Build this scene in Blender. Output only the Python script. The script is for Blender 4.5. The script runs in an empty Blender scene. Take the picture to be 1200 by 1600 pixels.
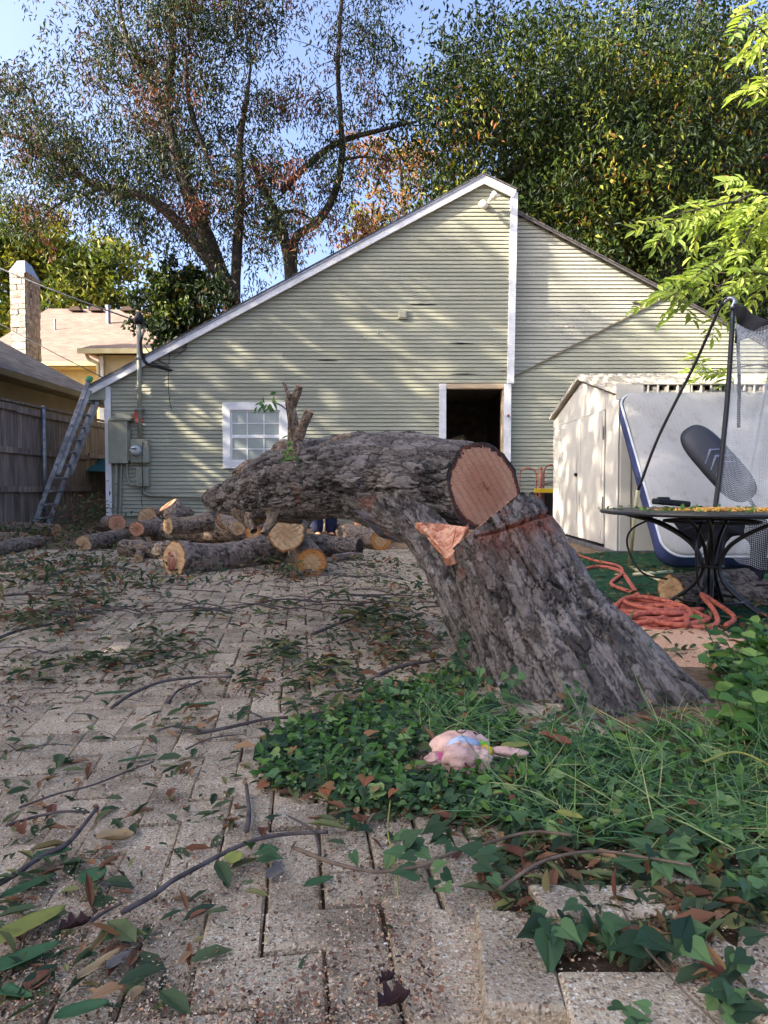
import bpy, math, random
import numpy as np
from mathutils import Vector, Matrix

S = bpy.context.scene
COL = S.collection
rs = np.random.RandomState(7)
random.seed(7)

# ------------------------------------------------------------------ camera / light
F, CH, TH = 1100.0, 0.70, math.radians(2.24)
cam_d = bpy.data.cameras.new('camera'); cam = bpy.data.objects.new('camera', cam_d); COL.objects.link(cam)
cam.location = (0, 0, CH); cam.rotation_euler = (math.radians(90) - TH, 0, 0)
cam_d.sensor_fit = 'VERTICAL'; cam_d.sensor_height = 36; cam_d.lens = 36 * F / 1600
cam_d.clip_start = 0.02; cam_d.clip_end = 2000
S.camera = cam

SUN = Vector((0.82, 0.27, -0.50)).normalized()
EL = math.asin(-SUN.z); AZ = math.atan2(-SUN.x, -SUN.y)
w = bpy.data.worlds.new('World'); S.world = w; w.use_nodes = True
nt = w.node_tree; nt.nodes.clear()
sk = nt.nodes.new('ShaderNodeTexSky'); sk.sky_type = 'NISHITA'; sk.sun_disc = False
sk.sun_elevation = EL; sk.sun_rotation = AZ; sk.air_density = 0.5; sk.dust_density = 5.5; sk.ozone_density = 2.8
bgn = nt.nodes.new('ShaderNodeBackground'); bgn.inputs[1].default_value = 0.15
wo = nt.nodes.new('ShaderNodeOutputWorld'); nt.links.new(sk.outputs[0], bgn.inputs[0]); nt.links.new(bgn.outputs[0], wo.inputs[0])
sd = bpy.data.lights.new('sun', 'SUN'); so = bpy.data.objects.new('sun', sd); COL.objects.link(so)
sd.energy = 4.0; sd.angle = math.radians(0.5); sd.color = (1.0, 0.90, 0.74)
so.rotation_euler = SUN.to_track_quat('-Z', 'Y').to_euler()
S.view_settings.view_transform = 'Standard'; S.view_settings.look = 'None'
S.view_settings.exposure = 2.3; S.view_settings.gamma = 1.0; S.view_settings.use_curve_mapping = False

# ------------------------------------------------------------------ picture maths (pixel of the photograph -> place in the yard)
CT, ST = math.cos(TH), math.sin(TH)
def ray(px, py):
    a, b = (px - 600) / F, (800 - py) / F
    return np.array([a, CT + b * ST, b * CT - ST])
def P(px, py, Y):
    d = ray(px, py); t = Y / d[1]
    return np.array([d[0] * t, Y, CH + d[2] * t])
def zg(x, y):
    x = np.asarray(x, float); y = np.asarray(y, float)
    tilt = .075 * (np.clip(x, -1.7, .9) - .1) * np.exp(-(np.maximum(y - 1.4, 0) / 1.5) ** 2)
    return tilt + 0.035 * np.exp(-((x - .8) ** 2 + (y - 2.3) ** 2) / .35)
def G(px, py, z=0.0):
    d = ray(px, py); h = 0.0
    for _ in range(9):
        t = (z + h - CH) / d[2]; h = float(zg(d[0] * t, d[1] * t))
    return np.array([d[0] * t, d[1] * t, z + h])
def proj(p):
    p = np.asarray(p, float); x = p[..., 0]; y = p[..., 1]; z = p[..., 2] - CH
    dep = y * CT - z * ST; up = y * ST + z * CT
    return 600 + F * x / dep, 800 - F * up / dep
def inpoly(x, y, poly):
    x = np.asarray(x); y = np.asarray(y); c = np.zeros(x.shape, bool); n = len(poly)
    for i in range(n):
        x0, y0 = poly[i]; x1, y1 = poly[(i + 1) % n]
        c ^= ((y0 > y) != (y1 > y)) & (x < (x1 - x0) * (y - y0) / ((y1 - y0) or 1e-9) + x0)
    return c

# ------------------------------------------------------------------ noise
def _h(ix, iy, iz, s):
    h = (ix.astype(np.int64) * 374761393 + iy.astype(np.int64) * 668265263 + iz.astype(np.int64) * 2147483647 + s * 1274126177) & 0xffffffff
    h = ((h ^ (h >> 13)) * 1274126177) & 0xffffffff
    h = ((h ^ (h >> 16)) * 2246822519) & 0xffffffff
    return ((h ^ (h >> 15)) & 0xffffff) / 16777216.0
def vnoise(p, s=0):
    i = np.floor(p).astype(np.int64); f = p - i; f = f * f * (3 - 2 * f); r = 0
    for a in (0, 1):
        for b in (0, 1):
            for c in (0, 1):
                wgt = (f[..., 0] if a else 1 - f[..., 0]) * (f[..., 1] if b else 1 - f[..., 1]) * (f[..., 2] if c else 1 - f[..., 2])
                r = r + wgt * _h(i[..., 0] + a, i[..., 1] + b, i[..., 2] + c, s)
    return r
def fbm(p, o=4, s=0):
    r = 0; a = .5; t = 0
    for k in range(o):
        r = r + a * vnoise(p * 2.03 ** k, s + k); t += a; a *= .5
    return r / t
def worley(p, s=0):
    i = np.floor(p).astype(np.int64); n = p.shape[0]
    f1 = np.full(n, 9.); f2 = np.full(n, 9.); cid = np.zeros(n); off = np.zeros((n, 3))
    for a in (-1, 0, 1):
        for b in (-1, 0, 1):
            for c in (-1, 0, 1):
                j = i + np.array([a, b, c])
                o = np.stack([_h(j[:, 0], j[:, 1], j[:, 2], s + 11), _h(j[:, 0], j[:, 1], j[:, 2], s + 23), _h(j[:, 0], j[:, 1], j[:, 2], s + 37)], 1)
                v = p - (j + o); d = np.sqrt((v * v).sum(1))
                m = d < f1
                f2 = np.where(m, f1, np.minimum(f2, d)); cid = np.where(m, _h(j[:, 0], j[:, 1], j[:, 2], s + 51), cid)
                off = np.where(m[:, None], v, off); f1 = np.where(m, d, f1)
    return f1, f2, cid, off

# ------------------------------------------------------------------ materials
def lin(r, g, b):
    return tuple(((c / 255.0) / 12.92 if c / 255.0 <= .04045 else ((c / 255.0 + .055) / 1.055) ** 2.4) for c in (r, g, b))
class NT:
    def __init__(s, name, rough=.7, metal=0.0, spec=.4):
        s.m = bpy.data.materials.new(name); s.m.use_nodes = True; s.t = s.m.node_tree
        s.b = s.t.nodes['Principled BSDF']; s.b.inputs['Roughness'].default_value = rough
        s.b.inputs['Metallic'].default_value = metal; s.b.inputs['Specular IOR Level'].default_value = spec
        s.co = s.t.nodes.new('ShaderNodeTexCoord'); s.oi = s.t.nodes.new('ShaderNodeObjectInfo')
        s._v = {}
    def n(s, k): return s.t.nodes.new(k)
    def l(s, a, b): s.t.links.new(a, b)
    def vec(s, scale=(1, 1, 1)):
        if scale not in s._v:
            mp = s.n('ShaderNodeMapping'); mp.inputs['Scale'].default_value = scale
            sc = s.n('ShaderNodeMath'); sc.operation = 'MULTIPLY'; sc.inputs[1].default_value = 13.7; s.l(s.oi.outputs['Random'], sc.inputs[0])
            ad = s.n('ShaderNodeVectorMath'); ad.operation = 'ADD'; s.l(s.co.outputs['Object'], ad.inputs[0]); s.l(sc.outputs[0], ad.inputs[1])
            s.l(ad.outputs[0], mp.inputs['Vector']); s._v[scale] = mp.outputs[0]
        return s._v[scale]
    def noise(s, sc, det=5, scale=(1, 1, 1), rough=.55):
        x = s.n('ShaderNodeTexNoise'); x.inputs['Scale'].default_value = sc; x.inputs['Detail'].default_value = det
        x.inputs['Roughness'].default_value = rough; s.l(s.vec(scale), x.inputs['Vector']); return x.outputs['Fac']
    def voro(s, sc, feat='F1', out='Distance', scale=(1, 1, 1), rnd=1.0):
        x = s.n('ShaderNodeTexVoronoi'); x.feature = feat; x.inputs['Scale'].default_value = sc; x.inputs['Randomness'].default_value = rnd
        s.l(s.vec(scale), x.inputs['Vector']); return x.outputs[out]
    def attr(s, name, out='Fac'):
        x = s.n('ShaderNodeAttribute'); x.attribute_name = name; return x.outputs[out]
    def ramp(s, fac, stops, interp='LINEAR'):
        x = s.n('ShaderNodeValToRGB'); x.color_ramp.interpolation = interp; e = x.color_ramp.elements
        while len(e) < len(stops): e.new(.5)
        for i, (p, c) in enumerate(stops):
            e[i].position = p; e[i].color = (c[0], c[1], c[2], 1) if not isinstance(c, (int, float)) else (c, c, c, 1)
        s.l(fac, x.inputs[0]); return x.outputs[0]
    def mix(s, fac, a, b, mode='MIX'):
        x = s.n('ShaderNodeMix'); x.data_type = 'RGBA'; x.blend_type = mode
        for v, k in ((fac, 0), (a, 6), (b, 7)):
            if isinstance(v, (int, float)): x.inputs[k].default_value = v if k == 0 else (v, v, v, 1)
            elif isinstance(v, tuple): x.inputs[k].default_value = (*v, 1)
            else: s.l(v, x.inputs[k])
        return x.outputs[2]
    def math(s, op, a, b=0.0):
        x = s.n('ShaderNodeMath'); x.operation = op
        for k, v in ((0, a), (1, b)):
            if isinstance(v, (int, float)): x.inputs[k].default_value = v
            else: s.l(v, x.inputs[k])
        return x.outputs[0]
    def tint(s, col, amt=.15):
        r = s.math('MULTIPLY_ADD', s.oi.outputs['Random'], amt * 2); s.t.nodes[-1].inputs[2].default_value = 1 - amt
        return s.mix(1.0, col, r, 'MULTIPLY')
    def color(s, c):
        if isinstance(c, tuple): s.b.inputs['Base Color'].default_value = (*c, 1)
        else: s.l(c, s.b.inputs['Base Color'])
    def bump(s, h, strength=.5, dist=.01):
        x = s.n('ShaderNodeBump'); x.inputs['Strength'].default_value = strength; x.inputs['Distance'].default_value = dist
        s.l(h, x.inputs['Height']); s.l(x.outputs[0], s.b.inputs['Normal'])
    def rough(s, r): s.l(r, s.b.inputs['Roughness'])

def simple(name, c1, c2=None, sc=6, rough=.7, metal=0., bump=0., bsc=60, dist=.003, scale=(1, 1, 1), tint=.0, lo=.35, hi=.65, det=6):
    m = NT(name, rough, metal)
    c2 = c2 or tuple(x * .8 for x in c1)
    col = m.ramp(m.noise(sc, det, scale), [(lo, c1), (hi, c2)])
    if tint: col = m.tint(col, tint)
    m.color(col)
    if bump: m.bump(m.noise(bsc, 4, scale), bump, dist)
    return m.m

MAT = {}
def build_mats():
    # pavers: exposed aggregate concrete
    m = NT('paver_concrete', .9, spec=.2)
    cem = m.ramp(m.noise(9, 6), [(.3, lin(164, 147, 122)), (.7, lin(192, 174, 147))])
    cell = m.voro(270, 'F1', 'Color')
    sep = m.n('ShaderNodeSeparateColor'); m.l(cell, sep.inputs[0])
    peb = m.ramp(sep.outputs[0], [(.0, lin(128, 115, 98)), (.2, lin(166, 151, 128)), (.48, lin(186, 171, 147)), (.64, lin(202, 188, 163)), (.80, lin(144, 112, 90)), (.87, lin(90, 82, 72)), (.93, lin(210, 202, 188)), (1, lin(230, 225, 216))], 'CONSTANT')
    pick = m.ramp(sep.outputs[1], [(.36, 0.0), (.50, .95)])
    cc = m.mix(pick, cem, peb)
    sp = m.voro(130, 'F1', 'Color'); s2 = m.n('ShaderNodeSeparateColor'); m.l(sp, s2.inputs[0])
    dd = m.voro(130, 'F1', 'Distance')
    big = m.math('MULTIPLY', m.ramp(s2.outputs[2], [(.90, 0.), (.92, .9)]), m.ramp(dd, [(.30, 1.), (.42, 0.)]))
    cc = m.mix(big, cc, m.ramp(s2.outputs[0], [(.0, lin(225, 215, 200)), (.35, lin(120, 100, 88)), (.7, lin(176, 120, 92)), (1, lin(90, 86, 84))], 'CONSTANT'))
    st = m.ramp(m.noise(3.5, 6), [(.32, .62), (.5, .92), (.66, 1.08)])
    cc = m.mix(1.0, cc, st, 'MULTIPLY')
    gp = m.n('ShaderNodeNewGeometry'); wn = m.n('ShaderNodeTexNoise'); wn.inputs['Scale'].default_value = 1.6; wn.inputs['Detail'].default_value = 9; wn.inputs['Roughness'].default_value = .7; m.l(gp.outputs['Position'], wn.inputs['Vector'])
    wn2 = m.n('ShaderNodeTexNoise'); wn2.inputs['Scale'].default_value = 5.0; wn2.inputs['Detail'].default_value = 8; m.l(gp.outputs['Position'], wn2.inputs['Vector'])
    cc = m.mix(m.ramp(wn.outputs['Fac'], [(.44, 0.), (.70, .40)]), cc, m.ramp(m.noise(160, 3), [(.3, lin(172, 144, 116)), (.7, lin(204, 178, 148))]))
    cc = m.mix(1.0, cc, m.ramp(wn2.outputs['Fac'], [(.34, .66), (.5, 1.0)]), 'MULTIPLY')
    m.color(m.tint(cc, .14))
    hgt = m.math('ADD', m.math('MULTIPLY', m.voro(300, 'F1', 'Distance'), -.8), m.math('MULTIPLY', m.noise(60, 6), 1.6))
    m.bump(hgt, .8, .0035); MAT['paver'] = m.m
    # soil
    m = NT('soil', .95, spec=.15)
    c = m.ramp(m.noise(22, 9, rough=.75), [(.3, lin(66, 52, 40)), (.5, lin(118, 98, 78)), (.7, lin(166, 142, 116))])
    m.color(c); m.bump(m.noise(70, 8, rough=.7), .9, .02); MAT['soil'] = m.m
    # artificial turf
    m = NT('green_turf', .9, spec=.1)
    c = m.ramp(m.noise(9, 9, rough=.8), [(.3, lin(22, 48, 34)), (.52, lin(32, 74, 50)), (.66, lin(96, 104, 76)), (.8, lin(150, 130, 100))])
    m.color(c); m.bump(m.noise(250, 3), 1., .01); MAT['turf'] = m.m
    # siding paint
    m = NT('sage_siding_paint', .62, spec=.3)
    base = m.ramp(m.noise(1.4, 6), [(.3, lin(148, 148, 129)), (.7, lin(164, 163, 143))])
    dirt = m.ramp(m.noise(2.2, 8, (.35, 1, 1.5), .7), [(.40, 0.), (.75, .35)])
    base = m.mix(dirt, base, lin(122, 122, 100))
    peel = m.ramp(m.noise(3.2, 8, (.22, 1, 9), .72), [(.640, 0.), (.655, 1.)])
    base = m.mix(peel, base, m.ramp(m.noise(30, 4), [(.4, lin(92, 82, 68)), (.6, lin(150, 145, 130))]))
    m.color(m.tint(base, .045)); m.bump(m.noise(14, 6, (.3, 1, 6)), .35, .004); MAT['siding'] = m.m
    # same on old gable: peels more
    m = NT('worn_siding_paint', .7, spec=.25)
    base = m.ramp(m.noise(1.4, 6), [(.3, lin(153, 152, 137)), (.7, lin(168, 167, 152))])
    peel = m.ramp(m.noise(3.0, 8, (.25, 1, 8), .75), [(.58, 0.), (.60, 1.)])
    base = m.mix(peel, base, m.ramp(m.noise(30, 4), [(.4, lin(120, 112, 96)), (.6, lin(190, 190, 182))]))
    m.color(m.tint(base, .06)); m.bump(m.noise(14, 6, (.3, 1, 6)), .5, .005); MAT['siding_worn'] = m.m
    def paint(name, a, b, **k): MAT[name] = simple(name, lin(*a), lin(*b), **k)
    paint('white_trim', (226, 225, 223), (204, 203, 200), sc=7, rough=.5, bump=.15, bsc=25, tint=.03)
    paint('shed_metal', (200, 195, 184), (186, 180, 168), sc=3, rough=.45, bump=.08, bsc=12, lo=.3, hi=.8)
    paint('shed_roof', (184, 178, 164), (146, 138, 122), sc=5, rough=.6, bump=.2)
    paint('raw_pine', (196, 176, 146), (172, 146, 112), sc=9, scale=(.2, 4, 4), bump=.2, rough=.7)
    paint('fence_wood', (140, 124, 112), (86, 74, 66), sc=5, scale=(6, 6, .35), rough=.9, bump=.7, bsc=30, dist=.006, tint=.22, det=9)
    paint('dark_void', (16, 15, 15), (10, 10, 10), rough=1.)
    paint('interior_wall', (134, 124, 112), (104, 96, 88), rough=.9)
    paint('interior_ceiling', (190, 184, 172), (160, 154, 142), rough=.9)
    paint('grey_box_paint', (146, 146, 128), (130, 130, 112), sc=4, rough=.45, bump=.1)
    paint('galvanised', (150, 152, 156), (110, 114, 122), sc=12, rough=.4, metal=.7)
    paint('aluminium', (158, 158, 158), (108, 108, 110), sc=9, rough=.4, metal=.6, bump=.1)
    paint('black_metal', (30, 30, 32), (18, 18, 20), sc=20, rough=.38, bump=.2)
    paint('black_fabric', (26, 27, 34), (16, 17, 22), rough=.8, bump=.3)
    paint('black_rubber', (20, 20, 20), (12, 12, 12), rough=.6)
    paint('white_cord', (200, 204, 206), (170, 174, 176), rough=.8)
    paint('navy_fabric', (58, 68, 112), (40, 48, 86), sc=3, rough=.8, bump=.3, bsc=200)
    paint('pvc', (206, 198, 156), (180, 168, 124), sc=5, rough=.45)
    paint('bag_dark', (46, 48, 56), (32, 34, 42), sc=3, rough=.55, bump=.1)
    paint('bag_stripe', (120, 128, 146), (96, 104, 122), rough=.6)
    paint('stone_chimney', (184, 172, 156), (126, 114, 100), sc=5, rough=.9, bump=.6, bsc=12, dist=.04, tint=.2)
    paint('stucco_yellow', (172, 154, 106), (156, 136, 90), sc=3, rough=.9)
    paint('cream_siding', (186, 176, 136), (170, 158, 118), sc=3, rough=.8)
    paint('olive_wall', (112, 98, 68), (96, 84, 58), sc=2, rough=.9)
    paint('teal_canvas', (34, 96, 104), (24, 74, 84), sc=3, rough=.8)
    paint('denim', (34, 42, 72), (24, 30, 54), sc=14, rough=.9, bump=.4, bsc=60)
    paint('skin', (196, 140, 112), (180, 124, 98), rough=.5)
    paint('shirt', (60, 62, 66), (46, 48, 52), rough=.9)
    paint('hair', (34, 26, 20), (24, 18, 14), rough=.7)
    paint('orange_rope', (198, 108, 84), (140, 70, 56), sc=60, rough=.85, bump=.8, bsc=250, dist=.004)
    paint('rust', (150, 92, 72), (112, 64, 48), sc=20, rough=.8, bump=.3)
    paint('yellow_paint', (206, 176, 40), (176, 146, 30), rough=.5)
    paint('twig_bark', (92, 82, 80), (58, 50, 46), sc=30, rough=.9, bump=.6, bsc=120, tint=.1)
    paint('vine_stem', (112, 94, 78), (80, 66, 54), sc=30, rough=.8)
    paint('pink_plush', (204, 170, 158), (168, 130, 120), sc=30, rough=.95, bump=.7, bsc=140, dist=.004)
    paint('blue_band', (160, 172, 192), (136, 148, 170), sc=20, rough=.8)
    paint('yellow_felt', (214, 180, 60), (180, 140, 40), sc=40, rough=.9)
    paint('green_felt', (110, 170, 60), (80, 140, 50), sc=40, rough=.9)
    paint('magenta_felt', (196, 96, 140), (170, 80, 120), rough=.9)
    paint('stitch_dark', (60, 44, 44), (50, 36, 36), rough=.9)
    paint('glass_dome', (190, 196, 190), (160, 166, 160), rough=.15)
    paint('porcelain_white', (232, 226, 206), (214, 206, 184), rough=.3)
    paint('joint_wood', (126, 116, 92), (96, 86, 66), sc=8, rough=.9)
    paint('cable', (22, 22, 22), (14, 14, 14), rough=.6)
    paint('red_tag', (186, 96, 84), (150, 70, 60), rough=.7)
    paint('green_plastic', (60, 150, 90), (40, 120, 70), rough=.5)
    paint('slate', (96, 92, 88), (70, 66, 64), sc=10, rough=.8, bump=.5)
    # shingles
    for nm, a, b in (('tan_shingle', (138, 118, 106), (116, 98, 88)), ('dark_shingle', (104, 98, 98), (66, 62, 64))):
        m = NT(nm, .95, spec=.15)
        br = m.n('ShaderNodeTexBrick'); br.inputs['Scale'].default_value = 1.0
        br.inputs['Brick Width'].default_value = .3; br.inputs['Row Height'].default_value = .13; br.inputs['Mortar Size'].default_value = .008
        br.inputs['Color1'].default_value = (*lin(*a), 1); br.inputs['Color2'].default_value = (*lin(*b), 1); br.inputs['Mortar'].default_value = (*tuple(.55 * x for x in lin(*b)), 1)
        uvn = m.attr('suv', 'Vector'); m.l(uvn, br.inputs['Vector'])
        c = m.mix(m.ramp(m.noise(1.2, 8), [(.3, 0.), (.8, .35)]), br.outputs['Color'], lin(*[x * .7 for x in b]))
        m.color(c); m.bump(m.noise(80, 4), .4, .01); MAT[nm] = m.m
    # window blinds glass
    m = NT('window_glass', .06, spec=.6)
    z = m.n('ShaderNodeSeparateXYZ'); m.l(m.co.outputs['Object'], z.inputs[0])
    wv = m.math('FRACT', m.math('MULTIPLY', z.outputs[2], 34.0))
    c = m.ramp(wv, [(.0, lin(110, 118, 112)), (.12, lin(140, 148, 142)), (.8, lin(148, 156, 150)), (1, lin(116, 124, 118))])
    m.color(c); MAT['glass'] = m.m
    # bark
    def bark(name, dark, mid, light, lich, lich_lo=.62, red=0.0):
        m = NT(name, .68, spec=.35)
        cr = m.attr('crack'); rn = m.attr('rnd')
        v = m.math('ADD', m.math('MULTIPLY', rn, .7), m.math('MULTIPLY', m.noise(24, 9, rough=.7), .5))
        plate = m.ramp(v, [(.3, mid), (.62, light), (.85, tuple(x * .7 for x in mid))])
        c = m.mix(m.ramp(cr, [(.12, 0.), (.75, 1.)]), dark, plate)
        fine = m.ramp(m.noise(120, 6, rough=.75), [(.3, .62), (.62, 1.15)])
        c = m.mix(1.0, c, fine, 'MULTIPLY')
        c = m.mix(m.math('MULTIPLY', m.attr('stain'), m.ramp(m.noise(18, 6), [(.35, .25), (.6, .9)])), c, lin(118, 62, 40))
        li = m.math('MULTIPLY', m.ramp(m.noise(4.2, 7, rough=.65), [(lich_lo, 0.), (lich_lo + .06, .85)]), m.ramp(cr, [(.2, 0.), (.6, 1.)]))
        li = m.math('MULTIPLY', li, m.ramp(m.noise(90, 4), [(.38, .15), (.55, 1.)]))
        c = m.mix(li, c, lich)
        if red:
            rd = m.ramp(m.noise(5.5, 8, rough=.7), [(.60, 0.), (.68, red)])
            c = m.mix(rd, c, lin(112, 62, 42))
        m.color(c); m.bump(m.noise(150, 8, rough=.75), .9, .005)
        MAT[name] = m.m
    bark('bark_grey', lin(22, 18, 15), lin(66, 58, 52), lin(128, 119, 112), lin(184, 182, 186), .64, .6)
    bark('bark_brown', lin(30, 23, 18), lin(94, 78, 64), lin(150, 128, 106), lin(176, 162, 142), .64, .4)
    bark('bark_log', lin(26, 20, 16), lin(88, 74, 64), lin(144, 126, 110), lin(160, 150, 136), .66, .4)
    MAT['bark_far'] = simple('bark_far', lin(80, 70, 66), lin(44, 38, 35), sc=4, scale=(4, 4, .7), rough=.9, bump=.8, bsc=12, dist=.05)
    # cut wood
    def wood(name, heart, sap, edge, freq=260, spot=0.0):
        m = NT(name, .8, spec=.2)
        ra = m.attr('ringr'); fr = m.attr('ringf')
        rr = m.math('ADD', ra, m.math('MULTIPLY', m.noise(9, 3), .012))
        s = m.math('SINE', m.math('MULTIPLY', rr, freq * 2))
        c = m.ramp(m.math('ADD', fr, m.math('MULTIPLY', m.noise(14, 4), .12)), [(.0, heart), (.55, heart), (.72, sap), (.98, sap), (1.0, edge)])
        c = m.mix(m.ramp(s, [(.0, .10), (.9, 0.)]), c, tuple(x * .45 for x in heart))
        saw = m.noise(30, 4, (.6, 3.0, 8))
        c = m.mix(1.0, c, m.ramp(saw, [(.3, .78), (.7, 1.08)]), 'MULTIPLY')
        wv = m.n('ShaderNodeTexWave'); wv.bands_direction = 'DIAGONAL'; wv.inputs['Scale'].default_value = 11; wv.inputs['Distortion'].default_value = 2.5; wv.inputs['Detail'].default_value = 3; m.l(m.vec(), wv.inputs['Vector'])
        c = m.mix(1.0, c, m.ramp(wv.outputs['Fac'], [(.0, .80), (.35, 1.0)]), 'MULTIPLY')
        ck = m.ramp(m.noise(6, 8, (1, 1, 5), .7), [(.495, 0.), (.5, .55), (.505, 0.)]); c = m.mix(ck, c, tuple(x * .25 for x in heart))
        dk = m.ramp(m.noise(5, 5), [(.56, 0.), (.66, .45)])
        c = m.mix(dk, c, tuple(x * .6 for x in heart))
        m.color(c); m.bump(saw, .6, .003); MAT[name] = m.m
    wood('cut_wood_red', lin(178, 124, 94), lin(190, 140, 108), lin(110, 62, 42))
    wood('cut_wood_tan', lin(186, 150, 112), lin(198, 164, 124), lin(150, 96, 52))
    wood('cut_wood_orange', lin(196, 158, 112), lin(186, 124, 66), lin(150, 88, 42))
    m = NT('split_wood', .75, spec=.2)
    c = m.ramp(m.noise(22, 8, (1, 1, .15), .7), [(.34, lin(120, 62, 44)), (.46, lin(184, 120, 90)), (.6, lin(222, 176, 144))])
    m.color(c); m.bump(m.noise(40, 6, (1, 1, .12)), .9, .01); MAT['split_wood'] = m.m
    m = NT('sawdust', .95, spec=.1)
    c = m.ramp(m.noise(120, 4), [(.3, lin(190, 142, 108)), (.55, lin(218, 172, 136)), (.75, lin(236, 204, 172))]); m.color(c); m.bump(m.noise(160, 4), 1., .01); MAT['sawdust'] = m.m
    m = NT('wood_chip', .9, spec=.1)
    c = m.ramp(m.attr('rnd'), [(.0, lin(192, 174, 148)), (.35, lin(184, 156, 126)), (.6, lin(172, 130, 100)), (.93, lin(210, 196, 176)), (1., lin(150, 96, 70))]); m.color(c); MAT['chips'] = m.m
    m = NT('yellow_sawdust', .9, spec=.1)
    m.color(m.ramp(m.attr('rnd'), [(.0, lin(226, 178, 90)), (.4, lin(206, 150, 70)), (.8, lin(236, 204, 130))])); MAT['table_chips'] = m.m
    m = NT('bark_crumb', .95, spec=.1)
    c = m.ramp(m.attr('rnd'), [(.0, lin(60, 48, 42)), (.5, lin(96, 74, 62)), (1., lin(130, 88, 66))]); m.color(c); MAT['crumb'] = m.m
    # mattress
    m = NT('mattress_top', .9, spec=.15)
    c = m.ramp(m.noise(1.8, 6), [(.3, lin(140, 138, 134)), (.7, lin(160, 158, 154))])
    dr = m.ramp(m.noise(7, 9, rough=.8), [(.53, 0.), (.68, .55)])
    c = m.mix(dr, c, lin(104, 98, 88)); m.color(c)
    wvv = m.n('ShaderNodeTexWave'); wvv.inputs['Scale'].default_value = 9; wvv.inputs['Distortion'].default_value = 6; wvv.inputs['Detail'].default_value = 2; m.l(m.vec(), wvv.inputs['Vector'])
    m.bump(wvv.outputs['Fac'], .14, .006); MAT['mattress'] = m.m
    # leaves
    def leaf(name, stops, trans=.35, rough=.45, interp='LINEAR', obj=False):
        m = NT(name, rough + .1, spec=.2)
        a = m.oi.outputs['Random'] if obj else m.attr('rnd')
        c = m.ramp(a, stops, interp)
        if obj: c = m.mix(m.ramp(m.noise(40, 6), [(.55, 0.), (.7, .6)]), c, tuple(x * .5 for x in stops[0][1]))
        m.color(c)
        tr = m.n('ShaderNodeBsdfTranslucent'); m.l(m.mix(1.0, c, (1.25, 1.25, .6), 'MULTIPLY'), tr.inputs[0])
        mx = m.n('ShaderNodeMixShader'); mx.inputs[0].default_value = trans
        m.l(m.b.outputs[0], mx.inputs[1]); m.l(tr.outputs[0], mx.inputs[2])
        m.l(mx.outputs[0], m.t.nodes['Material Output'].inputs[0]); MAT[name] = m.m
    leaf('leaf_pecan', [(0, lin(22, 34, 24)), (.35, lin(32, 46, 28)), (.6, lin(54, 66, 36)), (.74, lin(112, 112, 54)), (.76, lin(104, 62, 48)), (.9, lin(84, 54, 46)), (1., lin(120, 72, 50))], .22)
    leaf('leaf_oak', [(0, lin(16, 27, 13)), (.45, lin(28, 42, 18)), (.78, lin(64, 82, 28)), (.95, lin(134, 132, 46)), (1., lin(140, 92, 50))], .25)  # yellow upper stops colour some leaves as if sunlit
    leaf('leaf_yellow', [(0, lin(50, 68, 30)), (.5, lin(86, 98, 40)), (1., lin(150, 140, 56))], .3)
    leaf('leaf_sunny', [(0, lin(110, 134, 66)), (.5, lin(140, 158, 76)), (1., lin(172, 180, 96))], .45)
    leaf('leaf_red', [(0, lin(110, 80, 56)), (.4, lin(140, 96, 72)), (.7, lin(120, 116, 62)), (1., lin(104, 120, 64))], .4)
    leaf('leaf_ivy', [(0, lin(38, 58, 40)), (.4, lin(62, 88, 58)), (.75, lin(98, 128, 80)), (.93, lin(130, 152, 92)), (.96, lin(150, 96, 66)), (1., lin(120, 78, 56))], .25)
    leaf('leaf_grass', [(0, lin(70, 104, 70)), (.5, lin(96, 132, 84)), (.85, lin(134, 158, 104)), (1., lin(176, 168, 118))], .3)
    leaf('leaf_weed', [(0, lin(52, 84, 42)), (.5, lin(78, 116, 54)), (1., lin(124, 150, 78))], .3)
    leaf('leaf_litter', [(0, lin(46, 60, 44)), (.35, lin(64, 80, 54)), (.58, lin(88, 98, 64)), (.68, lin(118, 118, 72)), (.74, lin(96, 60, 46)), (.88, lin(122, 84, 60)), (1., lin(160, 126, 92))], .15, .55)
    for nm, c in (('leaf_one_green', (62, 92, 60)), ('leaf_one_yellow', (136, 138, 70)), ('leaf_one_brown', (128, 82, 62)), ('leaf_one_tan', (158, 134, 98)), ('leaf_one_grey', (118, 110, 104)), ('leaf_one_dark', (62, 42, 40))):
        leaf(nm, [(0, lin(*[x * .92 for x in c])), (1, lin(*[min(255, x * 1.08) for x in c]))], .12, .6, obj=True)
build_mats()

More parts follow.
